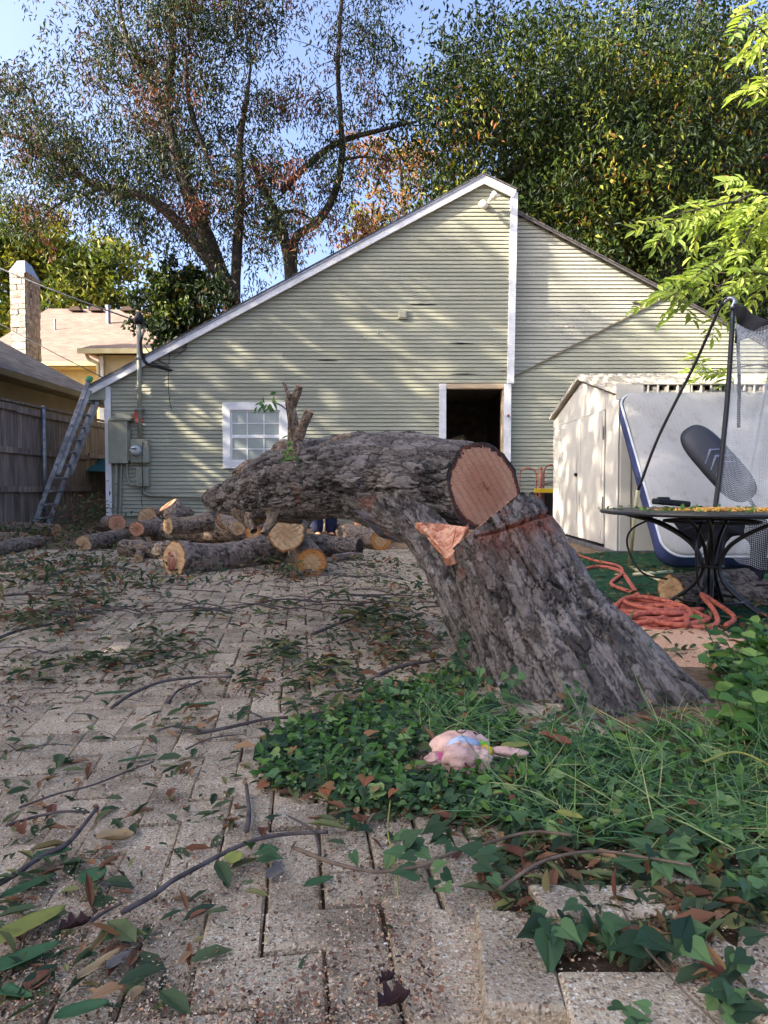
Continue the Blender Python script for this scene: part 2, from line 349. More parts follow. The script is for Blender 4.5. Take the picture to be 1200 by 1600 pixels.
# ------------------------------------------------------------------ objects
WL = {}   # world location of each root, so that parts can be written in world coordinates
def tag(o, label=None, cat=None, group=None, kind=None):
    if label: o['label'] = label
    if cat: o['category'] = cat
    if group: o['group'] = group
    if kind: o['kind'] = kind
    return o
def thing(name, label, cat, loc, group=None):
    o = bpy.data.objects.new(name, None); COL.objects.link(o); o.location = loc; o.empty_display_size = .1
    WL[o.name] = Vector(loc); return tag(o, label, cat, group)
def root_loc(o): return WL.get(o.name, Vector((0, 0, 0)))
def link_mesh(name, me, mat, parent=None, base=None):
    o = bpy.data.objects.new(name, me); COL.objects.link(o)
    if mat: me.materials.append(MAT[mat] if isinstance(mat, str) else mat)
    if parent: o.parent = parent; WL[o.name] = root_loc(parent)
    return o
def np_mesh(name, V, Fc, mat, parent=None, attrs=None, smooth=False, loc=None):
    V = np.asarray(V, np.float32).reshape(-1, 3); Fc = np.asarray(Fc, np.int32); k = Fc.shape[1]
    off = root_loc(parent) if parent else (Vector(loc) if loc is not None else Vector((0, 0, 0)))
    V = V - np.array(off, np.float32)
    me = bpy.data.meshes.new(name)
    me.vertices.add(len(V)); me.vertices.foreach_set('co', V.ravel())
    me.loops.add(Fc.size); me.loops.foreach_set('vertex_index', Fc.ravel())
    me.polygons.add(len(Fc)); me.polygons.foreach_set('loop_start', np.arange(0, Fc.size, k, dtype=np.int32))
    me.polygons.foreach_set('use_smooth', np.full(len(Fc), smooth, bool))
    for n, a in (attrs or {}).items():
        a = np.asarray(a, np.float32)
        if a.ndim == 1: me.attributes.new(n, 'FLOAT', 'POINT').data.foreach_set('value', a)
        else: me.attributes.new(n, 'FLOAT_VECTOR', 'POINT').data.foreach_set('vector', a.ravel())
    me.update(calc_edges=True)
    o = link_mesh(name, me, mat, parent)
    if not parent and loc is not None: o.location = loc; WL[o.name] = Vector(loc)
    return o

class MB:
    def __init__(s): s.v = []; s.f = []
    def add(s, V, Fc):
        n = len(s.v); s.v += [tuple(map(float, p)) for p in V]; s.f += [tuple(i + n for i in q) for q in Fc]; return s
    def box(s, a, b, rot=None, piv=None):
        V = [(x, y, z) for x in (a[0], b[0]) for y in (a[1], b[1]) for z in (a[2], b[2])]
        if rot is not None:
            pv = Vector(piv); V = [tuple(rot @ (Vector(p) - pv) + pv) for p in V]
        return s.add(V, [(0, 1, 3, 2), (4, 6, 7, 5), (0, 4, 5, 1), (2, 3, 7, 6), (0, 2, 6, 4), (1, 5, 7, 3)])
    def beam(s, p0, p1, w, h, up=(0, 0, 1)):
        p0, p1 = Vector(p0), Vector(p1); d = (p1 - p0).normalized(); u = Vector(up)
        x = d.cross(u).normalized() * w / 2; y = x.cross(d).normalized() * h / 2
        V = [p + a * x + b * y for p in (p0, p1) for a, b in ((-1, -1), (1, -1), (1, 1), (-1, 1))]
        return s.add(V, [(3, 2, 1, 0), (4, 5, 6, 7), (0, 1, 5, 4), (1, 2, 6, 5), (2, 3, 7, 6), (3, 0, 4, 7)])
    def tube(s, pts, r, n=8, cap=True):
        pts = [Vector(p) for p in pts]; m = len(pts); r = r if hasattr(r, '__len__') else [r] * m
        d = (pts[1] - pts[0]).normalized(); u = d.orthogonal().normalized(); V = []; Fc = []
        for i, p in enumerate(pts):
            t = ((pts[min(i + 1, m - 1)] - p).normalized() + (p - pts[max(i - 1, 0)]).normalized())
            if t.length < 1e-6: t = d
            t.normalize(); u = (u - t * u.dot(t)).normalized(); v = t.cross(u)
            for k in range(n):
                a = 2 * math.pi * k / n; V.append(p + (u * math.cos(a) + v * math.sin(a)) * r[i])
        for i in range(m - 1):
            for k in range(n):
                k2 = (k + 1) % n; Fc.append((i * n + k, i * n + k2, (i + 1) * n + k2, (i + 1) * n + k))
        if cap: Fc.append(tuple(range(n))[::-1]); Fc.append(tuple((m - 1) * n + k for k in range(n)))
        return s.add(V, Fc)
    def lathe(s, c, prof, n=16, axis=(0, 0, 1)):
        c = Vector(c); ax = Vector(axis).normalized(); u = ax.orthogonal().normalized(); v = ax.cross(u); V = []; Fc = []
        for r, h in prof:
            for k in range(n):
                a = 2 * math.pi * k / n; V.append(c + ax * h + (u * math.cos(a) + v * math.sin(a)) * r)
        for i in range(len(prof) - 1):
            for k in range(n):
                k2 = (k + 1) % n; Fc.append((i * n + k, i * n + k2, (i + 1) * n + k2, (i + 1) * n + k))
        Fc.append(tuple(range(n))[::-1]); Fc.append(tuple((len(prof) - 1) * n + k for k in range(n)))
        return s.add(V, Fc)
    def prism(s, poly, d):
        """poly: list of 3D points, d: extrusion vector"""
        n = len(poly); d = Vector(d); V = [Vector(p) for p in poly] + [Vector(p) + d for p in poly]
        return s.add(V, [tuple(range(n))[::-1], tuple(range(n, 2 * n))] + [(i, (i + 1) % n, n + (i + 1) % n, n + i) for i in range(n)])
    def build(s, name, mat, parent=None, smooth=False, bevel=0., loc=None, seg=1):
        me = bpy.data.meshes.new(name); off = root_loc(parent) if parent else Vector(loc if loc is not None else (0, 0, 0))
        me.from_pydata([(p[0] - off.x, p[1] - off.y, p[2] - off.z) for p in s.v], [], s.f); me.update()
        if smooth: me.polygons.foreach_set('use_smooth', [True] * len(me.polygons))
        o = link_mesh(name, me, mat, parent)
        if not parent and loc is not None: o.location = loc; WL[o.name] = Vector(loc)
        if bevel:
            b = o.modifiers.new('bevel', 'BEVEL'); b.width = bevel; b.segments = seg; b.limit_method = 'ANGLE'
        return o
def spline(pts, n):
    p = np.asarray(pts, float); m = len(p); e = np.vstack([2 * p[0] - p[1], p, 2 * p[-1] - p[-2]]); out = []
    t = np.linspace(0, m - 1, n * 4)
    i = np.minimum(t.astype(int), m - 2); f = (t - i)[:, None]
    a, b, c, d = e[i], e[i + 1], e[i + 2], e[i + 3]
    q = .5 * ((2 * b) + (c - a) * f + (2 * a - 5 * b + 4 * c - d) * f ** 2 + (3 * b - a - 3 * c + d) * f ** 3)
    s = np.concatenate([[0], np.cumsum(np.linalg.norm(np.diff(q[:, :3], axis=0), axis=1))]); u = np.linspace(0, s[-1], n)
    return np.stack([np.interp(u, s, q[:, k]) for k in range(q.shape[1])], 1), u

def bark_tube(pts, ns, na, amp=.01, ca=.022, cl=.06, seed=0, lump=.08, flare=None, clamps=(), roll=0.0):
    """pts rows: x, y, z, r.  returns V, faces, crack, rnd, rings"""
    q, sarc = spline(pts, ns); c = q[:, :3]; r = q[:, 3]
    T = np.gradient(c, axis=0); T /= np.linalg.norm(T, axis=1)[:, None]
    u = np.cross(T[0], [0.13, .2, 1.]); u /= np.linalg.norm(u); U = []
    for t in T:
        u = u - t * u.dot(t); u /= np.linalg.norm(u); U.append(u)
    U = np.array(U); W = np.cross(T, U)
    th = np.linspace(0, 2 * math.pi, na, endpoint=False)
    cs, sn = np.cos(th)[None, :, None], np.sin(th)[None, :, None]
    N = U[:, None] * cs + W[:, None] * sn
    R = np.repeat(r[:, None], na, 1); SS = np.repeat(sarc[:, None], na, 1)
    loc = np.stack([R * cs[..., 0], R * sn[..., 0], SS], -1).reshape(-1, 3)
    R = R * (1 + lump * 2 * (fbm(loc * [6, 6, 3.5], 3, seed).reshape(R.shape) - .5))
    if flare is not None: R = R * flare(SS, th[None, :] + 0 * SS, N)
    wp = loc + np.stack([fbm(loc * [30, 30, 12], 3, seed + k) - .5 for k in (1, 2, 3)], 1) * [.8 * ca, .8 * ca, .9 * cl]
    wp = wp + np.stack([fbm(loc * [80, 80, 40], 3, seed + k) - .5 for k in (4, 5, 6)], 1) * [.45 * ca, .45 * ca, .45 * cl]
    f1, f2, cid, off = worley(wp / [ca, ca, cl], seed)
    e = np.clip((f2 - f1) / .16, 0, 1)
    # layered flakes: terraced noise, its ragged contour lines are the plate edges
    tn = fbm(wp * [.50 / ca, .50 / ca, .62 / cl] + 7, 3, seed + 14) * 8; fl = np.floor(tn); fr_ = tn - fl
    terr = (fl + np.clip(fr_ / .18, 0, 1)) / 9
    # long deep fissures running with the grain
    rn_ = fbm(wp * [.42 / ca, .42 / ca, .22 / cl] + 3, 4, seed + 20); fis = np.clip(np.abs(rn_ - .5) / .035, 0, 1) ** .7
    rn2 = fbm(wp * [.8 / ca, .8 / ca, .55 / cl] + 13, 3, seed + 25); fis2 = np.clip(np.abs(rn2 - .5) / .03, 0, 1)
    fine = fbm(loc * [190, 190, 80], 4, seed + 9)
    gid = (fl * .37) % 1.0
    h = 3.0 * (terr - .5) + .55 * e * (.5 + .5 * cid) + 1.1 * fis + .50 * fis2 + .30 * off[:, 2] * e + .40 * (fine - .5) - .2
    line = np.minimum(np.minimum(.25 + .75 * e, fis), np.minimum(.2 + .8 * fis2, .3 + np.clip(fr_ / .30, 0, 1)))
    R = R + (amp * (h - .6)).reshape(R.shape)
    V = c[:, None] + N * R[..., None]
    for (pp, nn) in clamps:
        pp, nn = np.asarray(pp, float), np.asarray(nn, float)
        dd = (V - pp) @ nn; ax = T[:, None] + 0 * V; den = ax @ nn
        V = np.where((dd > 0)[..., None], V - ax * (dd / np.where(abs(den) < .2, .2 * np.sign(den + 1e-9), den))[..., None], V)
    idx = np.arange(ns * na).reshape(ns, na); a = idx[:-1]; b = np.roll(a, -1, 1); d = idx[1:]; cc = np.roll(d, -1, 1)
    Fc = np.stack([a, b, cc, d], -1).reshape(-1, 4)
    crack = np.clip(line + .30 * (fine - .5), 0, 1)
    return V, Fc, crack, np.clip(cid * .7 + gid * .3, 0, 1), c
def cap(name, ring, mat, parent, bulge=0., nr=10, rough=.002, shrink=1.0):
    ring = np.asarray(ring); c = ring.mean(0); na = len(ring); rad = np.linalg.norm(ring - c, axis=1).mean()
    n = np.cross(ring[na // 4] - c, ring[0] - c); n /= np.linalg.norm(n)
    V = [c + n * bulge]; fr = [0.]; rr = [0.]
    for k in range(1, nr + 1):
        f = k / nr
        pk = c + (ring - c) * f * shrink + n * bulge * (1 - f * f) + n[None] * rough * rs.randn(na, 1) * (1 if k < nr else 0)
        V += list(pk); fr += [f] * na; rr += [f * rad] * na
    Fq = []; 
    for k in range(nr - 1):
        for i in range(na):
            j = (i + 1) % na; a = 1 + k * na
            Fq.append((a + i, a + j, a + na + j, a + na + i))
    for i in range(0, na): Fq.append((0, 1 + (i + 1) % na, 1 + i, 1 + i))
    V = np.array(V); Fq3 = []
    for q in Fq:
        if q[2] == q[3]: Fq3.append(q[:3])
        else: Fq3 += [(q[0], q[1], q[2]), (q[0], q[2], q[3])]
    return np_mesh(name, V, np.array(Fq3), mat, parent, {'ringf': fr, 'ringr': rr})
def log_obj(name, label, cat, p0, p1, r0, r1=None, mat='bark_log', cut='cut_wood_tan', mid=None, ns=None, na=40, amp=.008, seed=None, group=None, ends=(1, 1), lump=.1, ca=.02, cl=.06):
    p0, p1 = np.array(p0), np.array(p1); r1 = r1 or r0; seed = seed if seed is not None else rs.randint(999)
    mids = [np.append((p0 + p1) / 2 + (rs.randn(3) * r0 * .18), (r0 + r1) / 2)] if mid is None else [np.array(m) for m in mid]
    pts = [np.append(p0, r0)] + mids + [np.append(p1, r1)]
    L = np.linalg.norm(p1 - p0); ns = ns or int(max(12, min(110, L / .012)))
    base = p0.copy(); base[2] = min(p0[2], p1[2]) - r0
    t = thing(name, label, cat, base, group)
    V, Fc, cr, rn, c = bark_tube(pts, ns, na, amp, ca, cl, seed, lump)
    np_mesh('bark', V.reshape(-1, 3), Fc, mat, t, {'crack': cr, 'rnd': rn}, smooth=False)
    if ends[0]: cap('cut_end', V[0][::-1], cut, t, nr=6)
    if ends[1]: cap('cut_end', V[-1], cut, t, nr=6)
    return t

# leaf templates: along, side, up
TL = {
 'lance': (np.array([[0, 0, 0], [.45, .5, .10], [1, 0, -.08], [.45, -.5, .10]]), np.array([[0, 2, 1], [0, 3, 2]])),
 'oval': (np.array([[0, 0, 0], [.25, .42, .06], [.65, .42, .05], [1, 0, -.10], [.65, -.42, .05], [.25, -.42, .06]]), np.array([[0, 3, 2], [0, 2, 1], [0, 4, 3], [0, 5, 4]])),
 'ivy': (np.array([[.12, 0, 0], [-.05, .35, .05], [.28, .55, .04], [.45, .28, .03], [1, 0, -.10], [.45, -.28, .03], [.28, -.55, .04], [-.05, -.35, .05]]), np.array([[0, 4, 3], [0, 3, 2], [0, 2, 1], [0, 5, 4], [0, 6, 5], [0, 7, 6]])),
 'heart': (np.array([[.08, 0, 0], [-.10, .20, .03], [-.02, .42, .05], [.20, .50, .04], [.45, .36, .03], [.72, .15, -.02], [1, 0, -.12], [.72, -.15, -.02], [.45, -.36, .03], [.20, -.50, .04], [-.02, -.42, .05], [-.10, -.20, .03]]), np.array([[0, 2, 1], [0, 3, 2], [0, 4, 3], [0, 5, 4], [0, 6, 5], [0, 7, 6], [0, 8, 7], [0, 9, 8], [0, 10, 9], [0, 11, 10]])),
 'chip': (np.array([[0, -.5, 0], [1, -.4, .1], [1, .5, 0], [0, .4, .06]]), np.array([[0, 1, 2], [0, 2, 3]])),
 'blade': (np.array([[0, -.5, 0], [0, .5, 0], [.4, -.4, .10], [.4, .4, .10], [.75, -.25, .04], [.75, .25, .04], [1, 0, -.12]]), np.array([[0, 2, 1], [1, 2, 3], [2, 4, 3], [3, 4, 5], [4, 6, 5]])),
}
def unit(a): return a / np.maximum(np.linalg.norm(a, axis=-1, keepdims=True), 1e-9)
def leafmesh(name, C, D, N, L, W, tmpl, rnd, mat, parent=None, loc=None):
    tv, tf = TL[tmpl]; D = unit(D); Sd = unit(np.cross(D, N)); N2 = np.cross(Sd, D)
    L = np.broadcast_to(L, len(C)); W = np.broadcast_to(W, len(C))
    V = (C[:, None] + (L[:, None, None] * tv[None, :, 0:1]) * D[:, None] + (W[:, None, None] * tv[None, :, 1:2]) * Sd[:, None] + (L[:, None, None] * tv[None, :, 2:3]) * N2[:, None])
    Fc = (tf[None] + (np.arange(len(C)) * len(tv))[:, None, None]).reshape(-1, 3)
    return np_mesh(name, V.reshape(-1, 3), Fc, mat, parent, {'rnd': np.repeat(rnd, len(tv))}, loc=loc)
exec_order = []

# ================================================================== GROUND
def grid_ground():
    n = 120
    xs = np.sinh(np.linspace(-5, 5, n)) * 4.0; ys = np.sinh(np.linspace(-3.6, 5, n)) * 4.0
    X, Y = np.meshgrid(xs, ys); Z = -.022 + zg(X, Y)
    Z = Z + .012 * (fbm(np.stack([X, Y, 0 * X], -1).reshape(-1, 3) * 3, 3, 4).reshape(X.shape) - .5)
    V = np.stack([X, Y, Z], -1).reshape(-1, 3); i = np.arange(n * n).reshape(n, n)
    Fq = np.stack([i[:-1, :-1], i[:-1, 1:], i[1:, 1:], i[1:, :-1]], -1).reshape(-1, 4)
    tag(np_mesh('ground', V, Fq, 'soil', smooth=True), kind='structure')
grid_ground()

# green artificial turf right of the fallen trunk
TURF = [(880, 868), (960, 862), (1210, 862), (1210, 1004), (1110, 996), (1085, 975), (940, 940), (900, 905)]
def turf():
    pl = [G(x, y) for x, y in TURF]; m = MB()
    k = []
    for i in range(len(pl)):
        a, b = pl[i], pl[(i + 1) % len(pl)]
        for f in np.linspace(0, 1, 6)[:-1]:
            p = a * (1 - f) + b * f; k.append((p[0] + rs.randn() * .02, p[1] + rs.randn() * .03, .006))
    m.prism(k, (0, 0, -.01)); t = tag(m.build('artificial_turf', 'turf'), kind='structure')
turf()

# pavers
PW, PL, JT, YAW = .0980, .1960, .0045, math.radians(7)
cy, sy = math.cos(YAW), math.sin(YAW)
def paver_mesh(seed):
    r = np.random.RandomState(seed); m = MB(); w_, l_, h, b = PW / 2 - JT / 2, PL / 2 - JT / 2, .058, .0045
    def ring(dx, z, j): return [((-l_ + dx) + j[0], (-w_ + dx) + j[1], z), ((l_ - dx) + j[2], (-w_ + dx) + j[3], z), ((l_ - dx) + j[4], (w_ - dx) + j[5], z), ((-l_ + dx) + j[6], (w_ - dx) + j[7], z)]
    j = r.randn(8) * .0012
    V = ring(0, -h, j) + ring(0, -b, j) + ring(b, 0, j + r.randn(8) * .0012)
    m.add(V, [(3, 2, 1, 0)] + [(a + i, a + (i + 1) % 4, a + 4 + (i + 1) % 4, a + 4 + i) for a in (0, 4) for i in range(4)] + [(8, 9, 10, 11)])
    me = bpy.data.meshes.new('paver'); me.from_pydata([tuple(p) for p in m.v], [], m.f); me.materials.append(MAT['paver']); return me
PAV = [paver_mesh(i) for i in range(8)]
pave = thing('pavement', None, None, (0, 2, 0)); tag(pave, kind='structure'); 
def lay_pavers():
    cells = []
    R = 110
    for j in range(-R, R):
        for n in range(-60, 60):
            cells.append((j + 4 * n + 1.0, j + .5, 0.)); cells.append((j + 3 + 4 * n + .5, j + 1.0, math.pi / 2))
    A = np.array(cells); x = A[:, 0] * PW; y = A[:, 1] * PW
    X = x * cy - y * sy + .04; Y = x * sy + y * cy; Z = zg(X, Y)
    px, py = proj(np.stack([X, Y, Z], -1))
    ok = (Y > .72) & (Y < 7.6) & (px > -260) & (px < 1320)
    border = np.interp(Y, [.7, 1.16, 1.18, 1.25, 1.45, 1.8, 2.6, 3.4, 4.5, 7.6], [.185, .185, .33, .36, .42, .55, .65, 1.2, 1.25, 1.5])
    ok &= X < border; ok &= X > -3.9 - .15 * np.sin(Y * 2)
    X, Y, Z, px, py, ang = [v[ok] for v in (X, Y, Z, px, py, A[:, 2])]
    inv = (px > -25) & (px < 1225) & (py < 1625)
    order = np.argsort(np.where(inv, Y, Y + 100)); jn = MB(); k = 0
    for q, i in enumerate(order):
        dz = (fbm(np.array([[X[i] * 1.3, Y[i] * 1.3, 2.]]), 2, 8)[0] - .5) * .018 + rs.randn() * .0012
        tilt = rs.randn(2) * .006; yaw = ang[i] + YAW + rs.randn() * .008 + (math.pi if rs.rand() < .5 else 0)
        Mx = Matrix.Translation((X[i], Y[i], Z[i] + dz)) @ Matrix.Rotation(yaw, 4, 'Z') @ Matrix.Rotation(tilt[0], 4, 'X') @ Matrix.Rotation(tilt[1], 4, 'Y')
        if k < 294 and inv[i]:
            o = bpy.data.objects.new('paver', PAV[rs.randint(8)]); COL.objects.link(o); o.parent = pave
            o.matrix_local = Matrix.Translation(-root_loc(pave)) @ Mx; k += 1
        else:
            me = PAV[rs.randint(8)]; jn.add([Mx @ v.co for v in me.vertices], [tuple(p.vertices) for p in me.polygons])
    tag(jn.build('paving_beyond', 'paver', pave), kind='stuff')
lay_pavers()
def loose_paver(px, py, yaw, z, rx, ry, s=1.0, zoff=0):
    g = G(px, py, z); Mx = Matrix.Translation(g) @ Matrix.Rotation(math.radians(yaw), 4, 'Z') @ Matrix.Rotation(math.radians(rx), 4, 'X') @ Matrix.Rotation(math.radians(ry), 4, 'Y')
    o = bpy.data.objects.new('paver', PAV[rs.randint(8)]); COL.objects.link(o); o.parent = pave; o.matrix_local = Matrix.Translation(-root_loc(pave)) @ Mx @ Matrix.Scale(s * 1.08, 4)
loose_paver(806, 1488, 86, .014, 1, 2, 1.06)
loose_paver(1016, 1562, -3, .010, 2, -1, 1.07)
loose_paver(938, 1402, 3, .022, -7, 2, 1.02)
loose_paver(1158, 1522, 118, .006, -4, 2, 1.0)
loose_paver(1128, 1372, -14, .000, -10, 4, .98)
loose_paver(724, 1482, 88, -.003, 0, 0, .98)
loose_paver(866, 1690, 84, -.02, 0, 2, 1.0)
loose_paver(1185, 1650, 116, -.01, 0, 0, 1.0)
loose_paver(1215, 1440, 60, -.01, 0, 0, 1.0)
loose_paver(842, 1352, 12, -.02, 0, 0, 1.0)

# ================================================================== HOUSE
YH = 11.5
PH = F / YH
def HP(px, py, dy=0.0): 
    return P(px, py, YH + dy)
house = thing('house', 'sage green clapboard house with white trim and a steep asymmetric gable behind the fallen trunk', 'house', (P(600, 800, YH)[0], YH, 0))
BH = .127
def rowdata():
    pass
# outline functions in world coordinates (x -> z of roof line)
pk = HP(755, 276); el = HP(140, 606); rt = HP(806, 300); 
r2a = HP(800, 330, .12); r2b = HP(1150, 512, .12); r2c = HP(1260, 575, .12)
XL = HP(168, 700)[0]; XM = HP(800, 500)[0]
def ztop_main(x):
    return np.interp(x, [el[0], pk[0], rt[0]], [el[2], pk[2], rt[2]])
def ztop_right(x):
    return np.interp(x, [r2a[0], r2b[0], r2c[0]], [r2a[2], r2b[2], r2c[2]])
dg0, dg1 = HP(800, 592, .12), HP(1046, 462, .12)     # joint of the lower lean-to gable
WINX = (HP(352, 700)[0], HP(449, 700)[0]); WINZ = (HP(400, 730)[2], HP(400, 632)[2])
DOORX = (HP(697, 650)[0], HP(787, 650)[0]); DOORZ = (-.2, HP(740, 603)[2])
def board(x0, x1, z, zt, yw, mat, wear=0):
    """one double-lap siding board from x0 to x1; ends cut by the roof line zt(x)"""
    prof = [(.012, 0), (-.017, 0), (-.006, .052), (.010, .0535), (.010, .0635), (-.017, .0635), (-.006, .1155), (.010, .117), (.010, .127)]
    xs_ = np.linspace(x0, x1, 7); zs = zt((xs_[:-1] + xs_[1:]) / 2) if zt else None
    def lim(zz):
        a, b = x0, x1
        if zt is not None:
            X = np.linspace(x0, x1, 400); ok = zt(X) > zz
            if not ok.any(): return None
            a, b = X[ok][0], X[ok][-1]
        return a, b
    V = []; rows = 0
    for (dy, dz) in prof:
        L_ = lim(z + dz)
        if L_ is None or L_[1] - L_[0] < .02:
            break
        jit = rs.randn(2) * .0008
        V += [(L_[0], yw + dy, z + dz + jit[0] * (dz > 0)), (L_[1], yw + dy, z + dz + jit[1] * (dz > 0))]; rows += 1
    if rows < 3: return None
    Fc = [(2 * k, 2 * k + 1, 2 * k + 3, 2 * k + 2) for k in range(rows - 1)]
    Fc += [tuple(2 * k for k in range(rows))[::-1], tuple(2 * k + 1 for k in range(rows))]
    return MB().add(V, Fc)
def spans(x0, x1, z, holes):
    out = [(x0, x1)]
    for (hx, hz) in holes:
        if z + BH * .5 > hz[0] and z + BH * .5 < hz[1]:
            nw = []
            for a, b in out:
                if hx[0] > a and hx[1] < b: nw += [(a, hx[0]), (hx[1], b)]
                elif hx[0] <= a < hx[1] < b: nw += [(hx[1], b)]
                elif a < hx[0] < b <= hx[1]: nw += [(a, hx[0])]
                else: nw += [(a, b)]
            out = nw
    return out
def clad(x0, x1, z0, zt, zmin, yw, mat, holes=()):
    z = z0; r = np.random.RandomState(3)
    zmax = float(np.max(zt(np.linspace(x0, x1, 60))))
    while z < zmax - .02:
        for a, b in spans(x0, x1, z, holes):
            cuts = [a]
            while b - cuts[-1] > 5.2: cuts.append(cuts[-1] + r.uniform(2.4, 4.4))
            if b - cuts[-1] < .4 and len(cuts) > 1: cuts.pop()
            cuts.append(b)
            for c, d in zip(cuts[:-1], cuts[1:]):
                m = board(c + .0015, d - .0015, z, zt, yw + r.uniform(-.0015, .0015), mat)
                if m: m.build('siding_board', mat, house)
        z += BH
Z0 = HP(200, 806)[2]
clad(XL, XM, Z0, ztop_main, 0, YH, 'siding', [((WINX[0] - .0, WINX[1] + .0), WINZ), (DOORX, DOORZ)])
XR1 = r2c[0]
def upper_right(x): return ztop_right(x)
def diag(x): return np.interp(x, [dg0[0], dg1[0]], [dg0[2], dg1[2]])
# right part: above the diagonal = upper old gable, below it = lean-to
def low_top(x):
    sl = (dg1[2] - dg0[2]) / (dg1[0] - dg0[0]); return np.minimum(dg0[2] + (np.asarray(x) - dg0[0]) * sl, ztop_right(x))
def clad_right():
    z = Z0; r = np.random.RandomState(5); x0, x1 = dg0[0] - .02, XR1
    while z < r2a[2]:
        zz = z + BH / 2
        # lean-to board: x from diagonal to roof
        X = np.linspace(x0, x1, 500); low = zz - .04 < low_top(X)
        if low.any():
            a, b = X[low][0], X[low][-1]
            cuts = [a] + ([a + r.uniform(1.6, 2.8)] if b - a > 3.2 else []) + [b]
            for c, d in zip(cuts[:-1], cuts[1:]):
                m = board(c + .002 - .1 * (c == a), d - .002, z, low_top, YH + .12 - .035, 'siding')
                if m: m.build('siding_board', 'siding', house)
        up = (zz < ztop_right(X)) & (X < dg1[0] + .5)
        if zz > dg0[2] - .1 and up.any():
            a, b = X[up][0], X[up][-1]
            m = board(a - .05, b, z + .03, ztop_right, YH + .12 + .015, 'siding_worn')
            if m: m.build('siding_board', 'siding_worn', house)
        z += BH
clad_right()
# wall core behind the boards (with door and window holes), sides and back
def core():
    m = MB(); yb = YH + .05; t = .10
    def seg(x0, x1, z0, z1=None):
        zt = ztop_main
        X = np.unique(np.clip(np.array([x0, x1, pk[0]]), x0, x1))
        top = [(x, yb, (zt(x) - .02) if z1 is None else z1) for x in X]
        m.prism([(x1, yb, z0)] + top[::-1] + [(x0, yb, z0)], (0, t, 0))
    seg(XL, WINX[0], 0.0); seg(WINX[0], WINX[1], 0.0, WINZ[0]); seg(WINX[0], WINX[1], WINZ[1])
    seg(WINX[1], DOORX[0], 0.0); seg(DOORX[0], DOORX[1], DOORZ[1]); seg(DOORX[1], XM, 0.0)
    yb2 = YH + .20
    X = [XM - .02, r2b[0], r2c[0]]
    m.prism([(X[2], yb2, 0)] + [(x, yb2, float(ztop_right(x)) - .02) for x in X[::-1]] + [(X[0], yb2, 0)], (0, t, 0))
    # side walls
    m.box((XL + .002, YH + .16, 0), (XL + .10, YH + 7.4, HP(168, 600)[2] - .05)); m.box((XR1 - .1, YH + .31, 0), (XR1, YH + 7.4, r2c[2] - .05))
    m.build('wall', 'siding', house)
    # dim room behind the open door
    a, b = DOORX; r = MB(); z1 = 2.55
    r.box((a - 1.6, YH + 4.2, 0), (b + .8, YH + 4.3, z1)); r.box((a - 1.7, YH + .16, 0), (a - 1.6, YH + 4.2, z1)); r.box((b + .35, YH + .16, 0), (b + .45, YH + 4.2, z1))
    r.build('interior_wall', 'interior_wall', house)
    c = MB(); c.box((a - 1.7, YH + .16, z1), (b + .8, YH + 4.3, z1 + .1)); c.build('interior_ceiling', 'interior_ceiling', house)
    c = MB(); c.box((a - 1.7, YH + .16, .05), (b + .8, YH + 4.3, .15)); c.build('interior_floor', 'interior_wall', house)
core()
